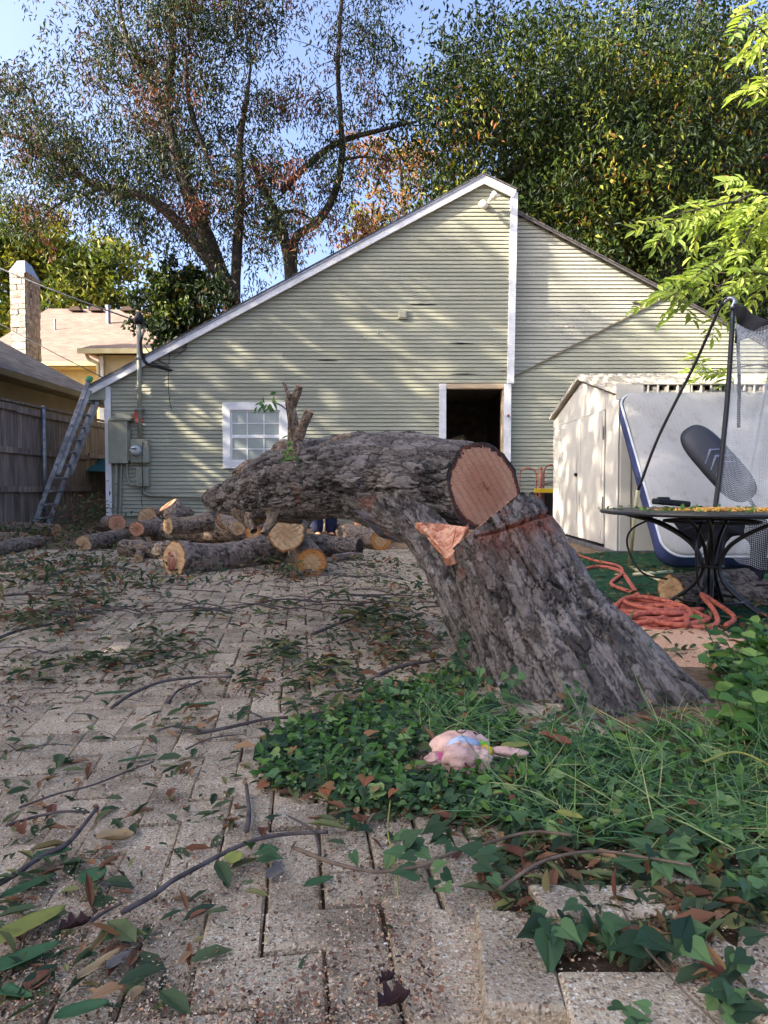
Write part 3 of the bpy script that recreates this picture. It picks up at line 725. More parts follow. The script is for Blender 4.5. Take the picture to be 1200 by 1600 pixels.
def roofs():
    # main roof slabs, rake boards
    def slab(p, q, th, y0, y1, mat, name):
        d = Vector((q[0] - p[0], 0, q[2] - p[2])); n = Vector((-d.z, 0, d.x)).normalized()
        if n.z < 0: n = -n
        m = MB(); a = Vector((p[0], y0, p[2])); b = Vector((q[0], y0, q[2]))
        m.prism([a, b, b + n * th, a + n * th], (0, y1 - y0, 0)); return m.build(name, mat, house)
    for (p, q, y0) in ((el, pk, YH - .10), (pk, rt, YH - .10), (r2a, r2c, YH + .02)):
        o = slab(p, q, .022, y0, YH + 7.5, 'dark_shingle', 'roof')
        me = o.data; at = me.attributes.new('suv', 'FLOAT_VECTOR', 'POINT')
        at.data.foreach_set('vector', np.array([(v.co.y, v.co.x * 1.15, 0) for v in me.vertices], np.float32).ravel())
    def rake(p, q, wd, y0, y1, mat, name, drop=0.0):
        d = Vector((q[0] - p[0], 0, q[2] - p[2])); n = Vector((-d.z, 0, d.x)).normalized()
        if n.z < 0: n = -n
        m = MB(); a = Vector((p[0], y0, p[2])) - n * (drop + .001); b = Vector((q[0], y0, q[2])) - n * (drop + .001)
        m.prism([a - n * wd, b - n * wd, b, a], (0, y1 - y0, 0)); return m.build(name, mat, house, bevel=.003)
    rake(el, (pk[0], 0, pk[2]), .125, YH - .085, YH - .045, 'white_trim', 'rake_board')
    rake(pk, (rt[0] + .0, 0, rt[2]), .125, YH - .083, YH - .043, 'white_trim', 'rake_board')
    rake(el, (pk[0], 0, pk[2]), .03, YH - .097, YH - .088, 'galvanised', 'drip_edge')
    rake(r2a, r2c, .03, YH + .03, YH + .06, 'slate', 'drip_edge')
    # left eave: fascia and soffit overhanging the wall
    m = MB(); m.box((el[0] - .02, YH - .08, el[2] - .20), (el[0] + .0, YH + 7.4, el[2] - .02)); m.build('fascia', 'white_trim', house)
    m = MB(); m.prism([(el[0], YH - .05, el[2] - .20), (XL, YH - .05, el[2] - .20), (XL, YH - .05, el[2] + .05), (el[0], YH - .05, el[2] - .03)], (0, .05, 0)); m.build('eave_return', 'siding', house)
    # lean-to joint strip
    d = MB(); d.beam(dg0 + [0, -.045, .012], dg1 + [0, -.045, .012], .022, .05, up=(0, 1, 0)); d.build('joint_strip', 'joint_wood', house)
    # corner trims
    m = MB(); x = HP(171, 700)[0]; m.box((x - .055, YH - .045, HP(171, 815)[2]), (x + .045, YH - .004 - .016, float(ztop_main(x)) - .15)); m.build('corner_board', 'white_trim', house, bevel=.003)
    m = MB(); a, b = HP(797, 600), HP(803, 300)
    m.prism([(a[0] - .055, YH - .06, a[2]), (a[0] + .055, YH - .06, a[2]), (b[0] + .055, YH - .06, rt[2] - .03), (b[0] - .055, YH - .06, rt[2] + .02)], (0, .16, 0)); m.build('corner_board', 'white_trim', house, bevel=.003)
    # door casing
    z1 = DOORZ[1]
    for i, x in enumerate((DOORX[0] - .06, DOORX[1] + .055)):
        m = MB(); m.box((x - .058, YH - .052, .12), (x + .058, YH - .018, z1 + .03)); m.build('door_casing', 'white_trim', house, bevel=.003)
    m = MB(); m.box((DOORX[0] + .002, YH - .05, z1 - .05), (DOORX[1] - .005, YH + .1, z1 + .03)); m.build('door_header', 'raw_pine', house, bevel=.003)
    m = MB(); m.box((DOORX[1] - .03, YH - .015, .15), (DOORX[1] - .004, YH + .16, z1 - .055)); m.build('door_jamb', 'raw_pine', house)
    m = MB(); m.box((DOORX[0] - .06, YH - .2, .05), (DOORX[1] + .06, YH + .16, .14)); m.build('threshold', 'slate', house, bevel=.006)
    m = MB(); h = HP(793, 650); m.lathe((h[0], YH - .052, h[2]), [(.012, 0), (.02, .01), (.02, .03), (.01, .04)], 10, (0, -1, 0)); m.build('latch_plate', 'rust', house)
roofs()
def window():
    x0, x1 = HP(349, 700)[0], HP(451, 700)[0]; z0, z1 = HP(400, 732)[2], HP(400, 629)[2]; cw = .125
    w_ = thing('window', None, None, (0, 0, 0)); COL.objects.unlink(w_); bpy.data.objects.remove(w_)
    m = MB()
    m.box((x0, YH - .05, z0), (x0 + cw, YH - .015, z1)); m.box((x1 - cw, YH - .05, z0), (x1, YH - .015, z1))
    m.box((x0 + cw, YH - .048, z1 - cw), (x1 - cw, YH - .015, z1)); m.box((x0 + cw, YH - .056, z0), (x1 - cw, YH - .015, z0 + cw * .9))
    win = m.build('window', 'white_trim', house, bevel=.003)
    ix0, ix1, iz0, iz1 = x0 + cw, x1 - cw, z0 + cw * .9, z1 - cw; zm = (iz0 + iz1) / 2 - .01
    for (a, b, dy) in ((zm, iz1, .0), (iz0, zm, -.02)):
        m = MB(); s = .028; y = YH - .02 + dy
        m.box((ix0 + .001, y, a), (ix0 + s, y + .03, b)); m.box((ix1 - s, y, a), (ix1 - .001, y + .03, b)); m.box((ix0 + s, y, b - s), (ix1 - s, y + .03, b)); m.box((ix0 + s, y, a), (ix1 - s, y + .03, a + s))
        for k in (1, 2):
            xx = ix0 + (ix1 - ix0) * k / 3; m.box((xx - .009, y + .003, a + s), (xx + .009, y + .02, b - s))
        zz = (a + b) / 2
        for k in range(3):
            xa = ix0 + (ix1 - ix0) * k / 3 + (.009 if k else s); xb = ix0 + (ix1 - ix0) * (k + 1) / 3 - (.009 if k < 2 else s); m.box((xa, y + .004, zz - .008), (xb, y + .019, zz + .008))
        m.build('sash', 'white_trim', win)
        for k in range(3):
            for q in range(2):
                xa = ix0 + (ix1 - ix0) * k / 3 + .006; xb = ix0 + (ix1 - ix0) * (k + 1) / 3 - .006
                za, zb = (a + s / 2, zz) if q == 0 else (zz + .001, b - s / 2)
                g = MB(); g.box((xa, y + .012, za), (xb, y + .016, zb)); g.build('pane', 'glass', win)
window()
def house_bits():
    # floodlight under the peak
    c = HP(757, 322); t = thing('floodlight', 'twin-headed outdoor floodlight fixed high under the gable peak', 'floodlight', c)
    m = MB(); m.lathe((c[0], YH - .017, c[2]), [(.055, 0), (.055, .03), (.02, .045)], 14, (0, -1, 0)); m.tube([(c[0], YH - .05, c[2]), (c[0] + .02, YH - .10, c[2] + .01)], .014, 8); m.build('mount', 'porcelain_white', t, smooth=True)
    for dx, dz, ax in ((-.03, -.03, (-.3, -1, -.35)), (.12, .09, (.6, -.6, .45))):
        h = MB(); h.lathe((c[0] + dx * .4, YH - .09, c[2] + dz * .4), [(.012, 0), (.03, .03), (.042, .08), (.062, .14), (.066, .16), (.05, .175), (.0, .18)], 14, ax); h.build('lamp_head', 'porcelain_white', t, smooth=True)
    # square vent
    c = HP(629, 492); t = thing('wall_vent', 'small square wall plate painted sage like the siding around it', 'vent', c)
    m = MB(); s = .075; m.box((c[0] - s, YH - .045, c[2] - s), (c[0] + s, YH - .018, c[2] + s)); m.build('frame', 'grey_box_paint', t, bevel=.006)
    m = MB(); s = .05; m.box((c[0] - s, YH - .052, c[2] - s), (c[0] + s, YH - .046, c[2] + s)); m.build('lid', 'grey_box_paint', t, bevel=.003)
    for i, (px, py, lb) in enumerate(((590, 521, 'small pale wall hook on the siding, upper one of two'), (570, 530, 'small pale wall hook on the siding, lower one of two'))):
        c = HP(px, py); m = MB(); m.tube([(c[0], YH - .015, c[2]), (c[0], YH - .09, c[2] + .005), (c[0], YH - .10, c[2] + .03)], .009, 7); tag(m.build('wall_hook', 'porcelain_white', loc=c), lb, 'hook')
    for px, py, wd, hh in ((661, 476, .42, .022), (722, 537, .40, .014), (725, 585, .42, .012), (512, 563, .3, .01), (1000, 470, .2, .02)):
        c = HP(px, py); m = MB(); k = 9; V = []
        for j in range(k):
            f = j / (k - 1); x = c[0] + (f - .5) * wd; a = hh * math.sin(math.pi * f) * (.5 + rs.rand() * .7); V.append((x, a))
        yy = YH - .0185 + (.12 if px > 800 else 0)
        pts = [(x, yy, c[2] + a * .6 + .004) for x, a in V] + [(x, yy, c[2] - a * .5) for x, a in V[::-1]]
        m.prism(pts, (0, .01, 0)); m.build('split', 'dark_void', house)
    # interior clutter seen through the door
    c = P(715, 690, YH + 2.2); m = MB(); m.tube([c + [-.5, .2, -.05], c + [-.1, 0, .0], c + [.12, -.1, .08]], [.07, .075, .06], 10); o = m.build('timber_offcut', 'raw_pine', loc=c); tag(o, 'pale offcut lying in the dark room behind the open doorway', 'timber')
    m = MB(); m.box(c + [-.7, -.2, -.30], c + [.35, .5, -.14]); m.box(c + [-.65, -.15, -c[2] + .15], c + [-.58, .45, -.305]); m.box(c + [.25, -.15, -c[2] + .15], c + [.32, .45, -.305]); tag(m.build('work_table', 'slate', loc=c), 'dark table inside the open doorway', 'table')
house_bits()
def electrics():
    yb = YH - .017
    def bx(px0, py0, px1, py1, d, nm, mat, par, y=yb, bev=.006):
        a, b = P(px0, py1, YH - d), P(px1, py0, YH - d); m = MB(); m.box((a[0], y - d, a[2]), (b[0], y, b[2])); return m.build(nm, mat, par, bevel=bev)
    c = HP(185, 690); t = thing('breaker_panel', 'tall grey breaker panel on the house corner left of the meter', 'electrical box', c)
    bx(170, 655, 199, 724, .14, 'housing', 'grey_box_paint', t); a = HP(184, 690); bx(171, 653, 204, 657, .16, 'hood', 'grey_box_paint', t, bev=.003)
    bx(200, 672, 203, 720, .10, 'edge_strip', 'grey_box_paint', t)
    c = HP(218, 700); t = thing('electric_meter', 'grey electric meter box with round glass dial beside the breaker panel', 'electric meter', c)
    bx(204.5, 686, 232, 723, .12, 'housing', 'grey_box_paint', t); g = P(213, 704, YH - .15)
    m = MB(); m.lathe((g[0], yb - .12, g[2]), [(.085, 0), (.085, .05), (.075, .10), (.0, .115)], 18, (0, -1, 0)); m.build('dial', 'glass_dome', t, smooth=True)
    m = MB(); m.lathe((g[0], yb - .119, g[2]), [(.097, 0), (.097, .02)], 18, (0, -1, 0)); m.build('collar', 'galvanised', t)
    m = MB(); m.box((g[0] - .04, yb - .238, g[2] + .01), (g[0] + .04, yb - .234, g[2] + .035)); m.build('name_plate', 'slate', t)
    c = HP(222, 745); t = thing('disconnect_box', 'small grey disconnect box under the electric meter', 'electrical box', c)
    bx(213, 730, 232, 760, .10, 'housing', 'grey_box_paint', t); bx(216, 733, 229, 757, .106, 'door', 'grey_box_paint', t, y=yb - .001, bev=.002)
    # service mast
    a = P(218.5, 686, YH - .1); b = P(217, 505, YH - .1); c = a
    t = thing('service_mast', 'tall painted conduit mast with black weatherhead rising past the roof edge', 'conduit', (a[0], YH - .1, 1.4))
    m = MB(); m.tube([a, b], .036, 12); m.build('pipe', 'grey_box_paint', t, smooth=True)
    m = MB(); m.lathe(b + [0, 0, -.02], [(.05, 0), (.07, .05), (.075, .10), (.05, .16), (.02, .19)], 12); m.build('weatherhead', 'black_rubber', t, smooth=True)
    for py in (560, 640): 
        q = P(218, py, YH - .1); m = MB(); m.box((q[0] - .06, YH - .145, q[2] - .015), (q[0] + .06, YH - .018, q[2] + .015)); m.build('strap', 'galvanised', t, bevel=.003)
    m = MB(); w1 = [b + [.05, -.03, .05], b + [.09, -.05, -.10], b + [.03, -.06, -.35], b + [.10, -.06, -.65], b + [.32, -.07, -.72], b + [.52, -.04, -.78]]
    for k in range(3): m.tube(spline([q + [.015 * k, 0, .01 * k] for q in w1], 16)[0], .009, 6)
    m.build('service_wires', 'cable', t)
    # hanging loops on the siding
    t = None
    def px_cable(name, label, pts, r=.008, mat='cable', dy=-.05):
        ps = [P(x, y, YH + dy) for x, y in pts]; m = MB(); m.tube(spline(ps, len(ps) * 6)[0], r, 6); return tag(m.build(name, mat, loc=ps[0]), label, 'cable')
    px_cable('loose_cable', 'loose black cable loops hanging below the roof edge right of the mast', [(225, 540), (240, 558), (258, 568), (262, 572), (245, 570), (236, 562), (250, 553), (285, 550), (292, 535), (294, 520)])
    px_cable('loose_cable', 'thin black cable dropping straight down the siding to a hook end', [(265, 545), (264, 570), (263, 600), (265, 625), (268, 640)], .006)
    px_cable('loose_cable', 'black cable hanging from the disconnect box down the wall', [(223, 690), (222, 720), (223, 760), (221, 780), (223, 792)], .006, dy=-.14)
    px_cable('loose_cable', 'black cable swooping from the roof edge in a wide arc', [(270, 560), (282, 552), (290, 535), (295, 510)], .005)
    # conduits
    def pipe(label, pts, r, dy=-.05):
        ps = [P(x, y, YH + dy) for x, y in pts]; m = MB(); m.tube(spline(ps, len(ps) * 5)[0] if len(ps) > 2 else ps, r, 10); return tag(m.build('conduit', 'grey_box_paint', smooth=True, loc=ps[-1]), label, 'conduit')
    pipe('thick vertical conduit running to the ground below the breaker panel', [(182, 724), (181, 770), (180, 812)], .032)
    pipe('thin vertical conduit running to the ground below the breaker panel', [(190, 724), (188.5, 770), (187, 812)], .018)
    pipe('bent conduit linking the breaker panel to the disconnect box', [(198, 724), (199, 745), (204, 757), (213, 758)], .018)
    pipe('long horizontal conduit running along the siding from the disconnect box', [(223, 761), (224, 770), (232, 774), (260, 775), (340, 777), (470, 779)], .02)
    c = P(214, 650, YH - .09); m = MB(); m.box(c + [-.06, -.03, -.05], c + [.05, .03, .06], Matrix.Rotation(.5, 3, 'Y'), c); m.box(c + [-.02, -.035, -.13], c + [.09, .035, -.04], Matrix.Rotation(-.3, 3, 'Y'), c + [0, 0, -.08]); tag(m.build('weathered_tag', 'red_tag', bevel=.01, loc=c), 'faded red plastic tag tied round the mast above the meter', 'tag')
    c = P(190, 650, YH - .07); m = MB(); m.prism([P(x, y, YH - .03) for x, y in ((178, 656), (180, 646), (196, 645), (204, 648), (206, 655))], (0, .012, 0)); tag(m.build('patch_board', 'siding', loc=c), 'ragged lighter patch of siding above the breaker panel', 'patch')
electrics()

# ================================================================== LEFT: fence, neighbours, ladder
def fence():
    A = np.array([-5.60, 8.2]); B = np.array([-5.36, 17.2]); d = (B - A) / np.linalg.norm(B - A); L = np.linalg.norm(B - A); nrm = np.array([d[1], -d[0]])
    t = thing('wood_fence', 'weathered grey picket privacy fence with three rails on the left boundary', 'fence', (A[0], A[1], 0))
    s = 0
    while s < L:
        w_ = rs.uniform(.125, .145); p = A + d * (s + w_ / 2); h = 1.86 + rs.randn() * .012; th = .017
        q0, q1 = p - d * w_ / 2, p + d * w_ / 2; o = -nrm * (.03 + rs.rand() * .006)
        m = MB(); m.prism([(q0[0] + o[0], q0[1] + o[1], .02), (q1[0] + o[0], q1[1] + o[1], .02), (q1[0] + o[0], q1[1] + o[1], h), (q0[0] + o[0], q0[1] + o[1], h)], (-nrm[0] * th, -nrm[1] * th, 0))
        m.build('picket', 'fence_wood', t); s += w_ + rs.uniform(.002, .007)
    for z, hh in ((.62, .09), (1.22, .09), (1.84, .10)):
        k = 0
        while k < L - .1:
            e = min(L, k + 2.44); a, b = A + d * (k + .004), A + d * (e - .004); zz = z + rs.randn() * .008
            m = MB(); m.beam((a[0], a[1], zz), (b[0], b[1], zz + rs.randn() * .008), .04, hh); m.build('rail', 'fence_wood', t, bevel=.003); k += 2.44
    m = MB(); m.beam((A[0], A[1], 1.93), (B[0], B[1], 1.93), .09, .03); m.build('cap_board', 'fence_wood', t, bevel=.003)
    for k in (3.15, 6.5):
        p = A + d * k + nrm * .05; m = MB(); m.tube([(p[0], p[1], 0), (p[0], p[1], 1.93)], .032, 12); m.lathe((p[0], p[1], 1.93), [(.036, 0), (.034, .02), (.0, .035)], 12); m.build('metal_post', 'galvanised', t, smooth=True)
fence()
def suv_for(o, f):
    me = o.data; at = me.attributes.new('suv', 'FLOAT_VECTOR', 'POINT'); at.data.foreach_set('vector', np.array([f(v.co) for v in me.vertices], np.float32).ravel())
def neighbours():
    # low house over the fence
    t = thing('neighbour_house', 'low neighbouring house with dark shingle roof behind the wooden fence', 'house', (-8, 13, 0))
    xe, ze = -6.62, 2.66; y0, y1 = 4.0, 17.6; run, rise = 3.6, 1.92
    m = MB(); n = Vector((-rise, 0, -run)).normalized()
    m.prism([(xe, y0, ze), (xe - run, y0, ze + rise), (xe - run, y0, ze + rise + .06), (xe, y0, ze + .06)], (0, y1 - y0, 0)); o = m.build('roof', 'dark_shingle', t); suv_for(o, lambda c: (c.y, c.x * 1.13, 0))
    m = MB(); m.prism([(xe - 2 * run, y0, ze), (xe - run - .01, y0, ze + rise), (xe - run - .01, y0, ze + rise + .06), (xe - 2 * run, y0, ze + .06)], (0, y1 - y0, 0)); o = m.build('roof', 'dark_shingle', t); suv_for(o, lambda c: (c.y, c.x * 1.13, 0))
    m = MB(); m.prism([(xe - .01, y0, ze - .10), (xe + .10, y0, ze - .08), (xe + .12, y0, ze + .02), (xe + .10, y0, ze + .02), (xe + .085, y0, ze - .06), (xe, y0, ze - .085)], (0, y1 - y0, 0)); m.build('gutter', 'olive_wall', t)
    m = MB(); m.box((xe - .5, y0 + .3, 0), (xe - .4, y1 - .3, ze + .1)); m.box((xe - 2 * run + .4, y0 + .3, 0), (xe - .5, y0 + .4, ze)); m.box((xe - 2 * run + .4, y1 - .4, 0), (xe - .5, y1 - .3, ze))
    m.build('wall', 'olive_wall', t); m = MB(); m.box((xe - .399, y0, ze - .06), (xe - .02, y1, ze - .03)); m.build('soffit', 'olive_wall', t)
    # two-storey house with tan roof
    Yf, Yr = 25.0, 31.0
    t = thing('tan_roofed_house', 'yellow two-storey house with broad tan shingle roof beyond the low neighbour', 'house', (-14, 26, 0))
    def face(name, pts, mat, th=.12, sc=1.0):
        m = MB(); m.prism([Vector(p) for p in pts], (0, 0, -th)); o = m.build(name, mat, t); suv_for(o, lambda c: (c.x * sc, c.y * 1.15, 0)); return o
    a, b, c_, d_ = P(95, 566, Yf), P(-80, 610, Yf), P(75, 482, Yr), P(330, 486, Yr)
    e_, z0 = P(330, 566, Yf), a[2]
    b = np.array([P(-60, 566, Yf)[0], Yf, z0]); e_ = np.array([e_[0], Yf, z0])
    face('roof', [b, e_, d_, c_], 'tan_shingle')
    m = MB(); m.prism([b + [0, 0, -.13], e_ + [0, 0, -.13], e_, b], (0, -.1, 0)); m.build('fascia', 'cream_siding', t)
    m = MB(); m.box((b[0] + .6, Yf + .5, 0), (e_[0], Yf + .6, z0 - .02)); m.build('wall', 'stucco_yellow', t)
    m = MB(); m.box((b[0] + .5, Yf + .01, z0 - .18), (e_[0], Yf + .5, z0 - .14)); m.build('soffit', 'stucco_yellow', t)
    # projecting bay with its own hip
    Yb = 23.6; p0, p1 = P(122, 545, Yb), P(300, 548, Yb); zz = p0[2]; p1 = np.array([p1[0], Yb, zz]); q0, q1 = P(205, 523, Yb + 3.2), P(300, 523, Yb + 3.2)
    face('bay_roof', [p0, p1, q1, q0], 'tan_shingle', .08); face('bay_roof', [p0, q0, [q0[0], Yb + 3.2, zz], [p0[0], Yb + 3.2, zz]], 'tan_shingle', .06)
    m = MB(); m.prism([p0 + [0, -.01, -.16], p1 + [0, -.01, -.16], p1 + [0, -.01, -.0], p0 + [0, -.01, 0]], (0, -.08, 0)); m.build('fascia', 'cream_siding', t)
    w0 = P(155, 560, Yb + .5)[0]; m = MB(); m.box((w0, Yb + .5, 0), (p1[0], Yb + 1.8, zz - .12)); m.build('bay_wall', 'cream_siding', t)
    m = MB(); m.box((w0 + .002, Yb + .44, 1), (w0 + .16, Yb + .498, zz - .17)); m.build('corner_board', 'white_trim', t)
    dp = [P(x, y, Yb + .2) for x, y in ((134, 550), (138, 560), (148, 566), (153, 570), (154, 590))]; m = MB(); m.tube(spline(dp, 20)[0], .06, 8); m.build('downpipe', 'cream_siding', t, smooth=True)
    # roof furniture: three turtle vents, two pipes
    def onroof(px, py):
        f = (py - 566) / (484 - 566); f = max(0, min(1, f)); Y = Yf + (Yr - Yf) * (f * Yf / (f * Yf + (1 - f) * Yr)) ; return P(px, py, Y)
    for px, py in ((122, 487), (153, 487), (202, 487)):
        q = onroof(px, py); m = MB(); m.prism([q + [-.28, 0, 0], q + [.28, 0, 0], q + [.16, 0, .16], q + [-.16, 0, .16]], (0, -.35, -.02)); m.build('roof_vent', 'tan_shingle', t)
    for px, py, h, r in ((171, 505, .62, .09), (88, 515, .32, .035)):
        q = onroof(px, py); m = MB(); m.tube([q + [0, -.1, -.1], q + [0, -.1, h]], r, 9); m.lathe(q + [0, -.1, h], [(r * 1.3, 0), (r * 1.3, .08)], 9); m.build('vent_pipe', 'galvanised', t)
    # stone chimney
    Yc = 22.5; x0, x1, x2 = P(17, 500, Yc)[0], P(42, 500, Yc)[0], P(60, 500, Yc + 1.1)[0]
    tc = P(30, 424, Yc)[2]; zb = 3.2
    ch = thing('stone_chimney', 'tall pale stone chimney with tapered metal cap left of the tan roof', 'chimney', (x0, Yc, zb))
    dxs = P(62, 500, Yc + 1.1)[0] - x1
    fr = [np.array([x0, Yc]), np.array([x1, Yc - .05]), np.array([x1 + dxs, Yc + 1.1]), np.array([x0 + dxs, Yc + 1.15])]
    m = MB(); m.prism([(p[0], p[1], zb) for p in fr], (0, 0, tc - zb)); m.build('shaft', 'slate', ch)
    r = np.random.RandomState(2)
    for (a, b) in ((fr[0], fr[1]), (fr[1], fr[2])):
        z = zb; Lf = np.linalg.norm(b - a); dd = (b - a) / Lf; nn = np.array([dd[1], -dd[0]])
        while z < tc - .02:
            h = r.uniform(.14, .26); h = min(h, tc - z); s = 0
            while s < Lf - .01:
                w_ = min(r.uniform(.18, .42), Lf - s); 
                if Lf - s - w_ < .1: w_ = Lf - s
                p = a + dd * (s + .008); q = a + dd * (s + w_ - .008); o = r.uniform(.015, .05)
                j = r.uniform(-.015, .015, 8)
                m = MB(); m.prism([(p[0], p[1], z + .008 + j[0]), (q[0], q[1], z + .008 + j[1]), (q[0], q[1], z + h - .008 + j[2]), (p[0], p[1], z + h - .008 + j[3])], (nn[0] * o, nn[1] * o, 0)); m.build('stone', 'stone_chimney', ch); s += w_
            z += h
    cx, cyy = sum(p[0] for p in fr) / 4, sum(p[1] for p in fr) / 4; m = MB()
    V = [(cx + (p[0] - cx) * 1.08, cyy + (p[1] - cyy) * 1.08, tc) for p in fr] + [(cx + (p[0] - cx) * .5, cyy + (p[1] - cyy) * .5, tc + .42) for p in fr] + [(cx + (p[0] - cx) * 1.08, cyy + (p[1] - cyy) * 1.08, tc - .06) for p in fr]
    m.add(V, [(4, 5, 6, 7), (11, 10, 9, 8)] + [(i, (i + 1) % 4, 4 + (i + 1) % 4, 4 + i) for i in range(4)] + [(8 + i, 8 + (i + 1) % 4, (i + 1) % 4, i) for i in range(4)]); m.build('chimney_cap', 'galvanised', ch)
    # teal canopy in the gap behind the ladder
    q = P(140, 725, 13.4); m = MB()
    m.prism([P(105, 735, 13.0), P(170, 737, 13.0), P(172, 714, 13.6), P(140, 719, 13.6)], (0, 1.2, .05)); o = m.build('canopy', 'teal_canvas', loc=q); tag(o, 'teal canvas cover sheltering the dark gap between ladder and house corner', 'canopy')
    m = MB(); 
    for x, y in ((112, 13.2), (168, 13.2), (112, 14.6)): p = P(x, 735, y); m.tube([(p[0], y, 0), (p[0], y, .92)], .015, 6)
    m.build('leg', 'black_metal', o)
    m = MB(); a = P(104, 800, 14.9); b = P(176, 800, 14.9); m.box((a[0], 14.6, 0), (b[0], 15.3, .90)); bx = m.build('bin_or_shade_box', 'black_rubber', bevel=.03, loc=(a[0], 14.6, 0)); tag(bx, 'black box standing in for the shade under the teal canvas cover', 'bin')  # black box fills the recess, its colour stands for shade
neighbours()
def ladder():
    A0, A1 = P(50, 824, 10.6), P(139, 594, 11.12); A0[2] = .02; W = np.array([0, .47, 0])
    t = thing('extension_ladder', 'grey aluminium extension ladder leaning against the left eave', 'ladder', A0)
    ax = unit(A1 - A0); up = unit(np.cross(W, ax))
    for k, s in ((0, 0), (1, 1)):
        m = MB(); m.beam(A0 + W * k, A1 + W * k, .03, .070, up=up); m.build('rail', 'aluminium', t, bevel=.004)
        m = MB(); off = up * .06 + ax * .9; sg = W * (.04 if k == 0 else -.04); m.beam(A0 + W * k + off + sg, A1 + W * k + up * .06 - ax * .15 + sg, .028, .07, up=up); m.build('fly_rail', 'aluminium', t, bevel=.004)
        m = MB(); c = A0 + W * k; m.box(c + [-.06, -.03, -.02], c + [.07, .03, .03]); m.build('foot', 'black_rubber', t, bevel=.006)
        m = MB(); c = A1 + W * k; m.lathe(c - ax * .02, [(.05, 0), (.055, .05), (.04, .08)], 10, tuple(ax)); m.build('end_cap', 'green_plastic' if k == 0 else 'white_cord', t)
    L = np.linalg.norm(A1 - A0); n = 10
    for i in range(n):
        c = A0 + ax * (.18 + i * (L - .3) / n); m = MB(); m.tube([c + up * .01, c + W + up * .01], .019, 8); m.build('rung', 'aluminium', t, smooth=True)
        for k in (0, 1): 
            q = c + W * k * 1.0 + up * .01; m = MB(); m.lathe(q + [0, -.02 if k == 0 else -.015, 0], [(.028, 0), (.028, .035)], 8, (0, 1, 0)); m.build('rung_lock', 'galvanised', t)
ladder()
def power_lines():
    def wire(label, a, b, r, sag):
        a, b = np.array(a), np.array(b); n = 24; pts = []
        for i in range(n + 1):
            f = i / n; pts.append(a * (1 - f) + b * f + [0, 0, -sag * 4 * f * (1 - f)])
        m = MB(); m.tube(pts, r, 5); tag(m.build('power_line', 'cable', loc=b), label, 'power line')
    wire('thick black service cable descending from upper left to the weatherhead', P(-120, 360, 20.0), P(219, 503, YH - .1), .014, .12)
    wire('thin wire crossing the tan roof down to the ladder top', P(-60, 470, 20.0), P(165, 592, 12), .009, .05)
power_lines()

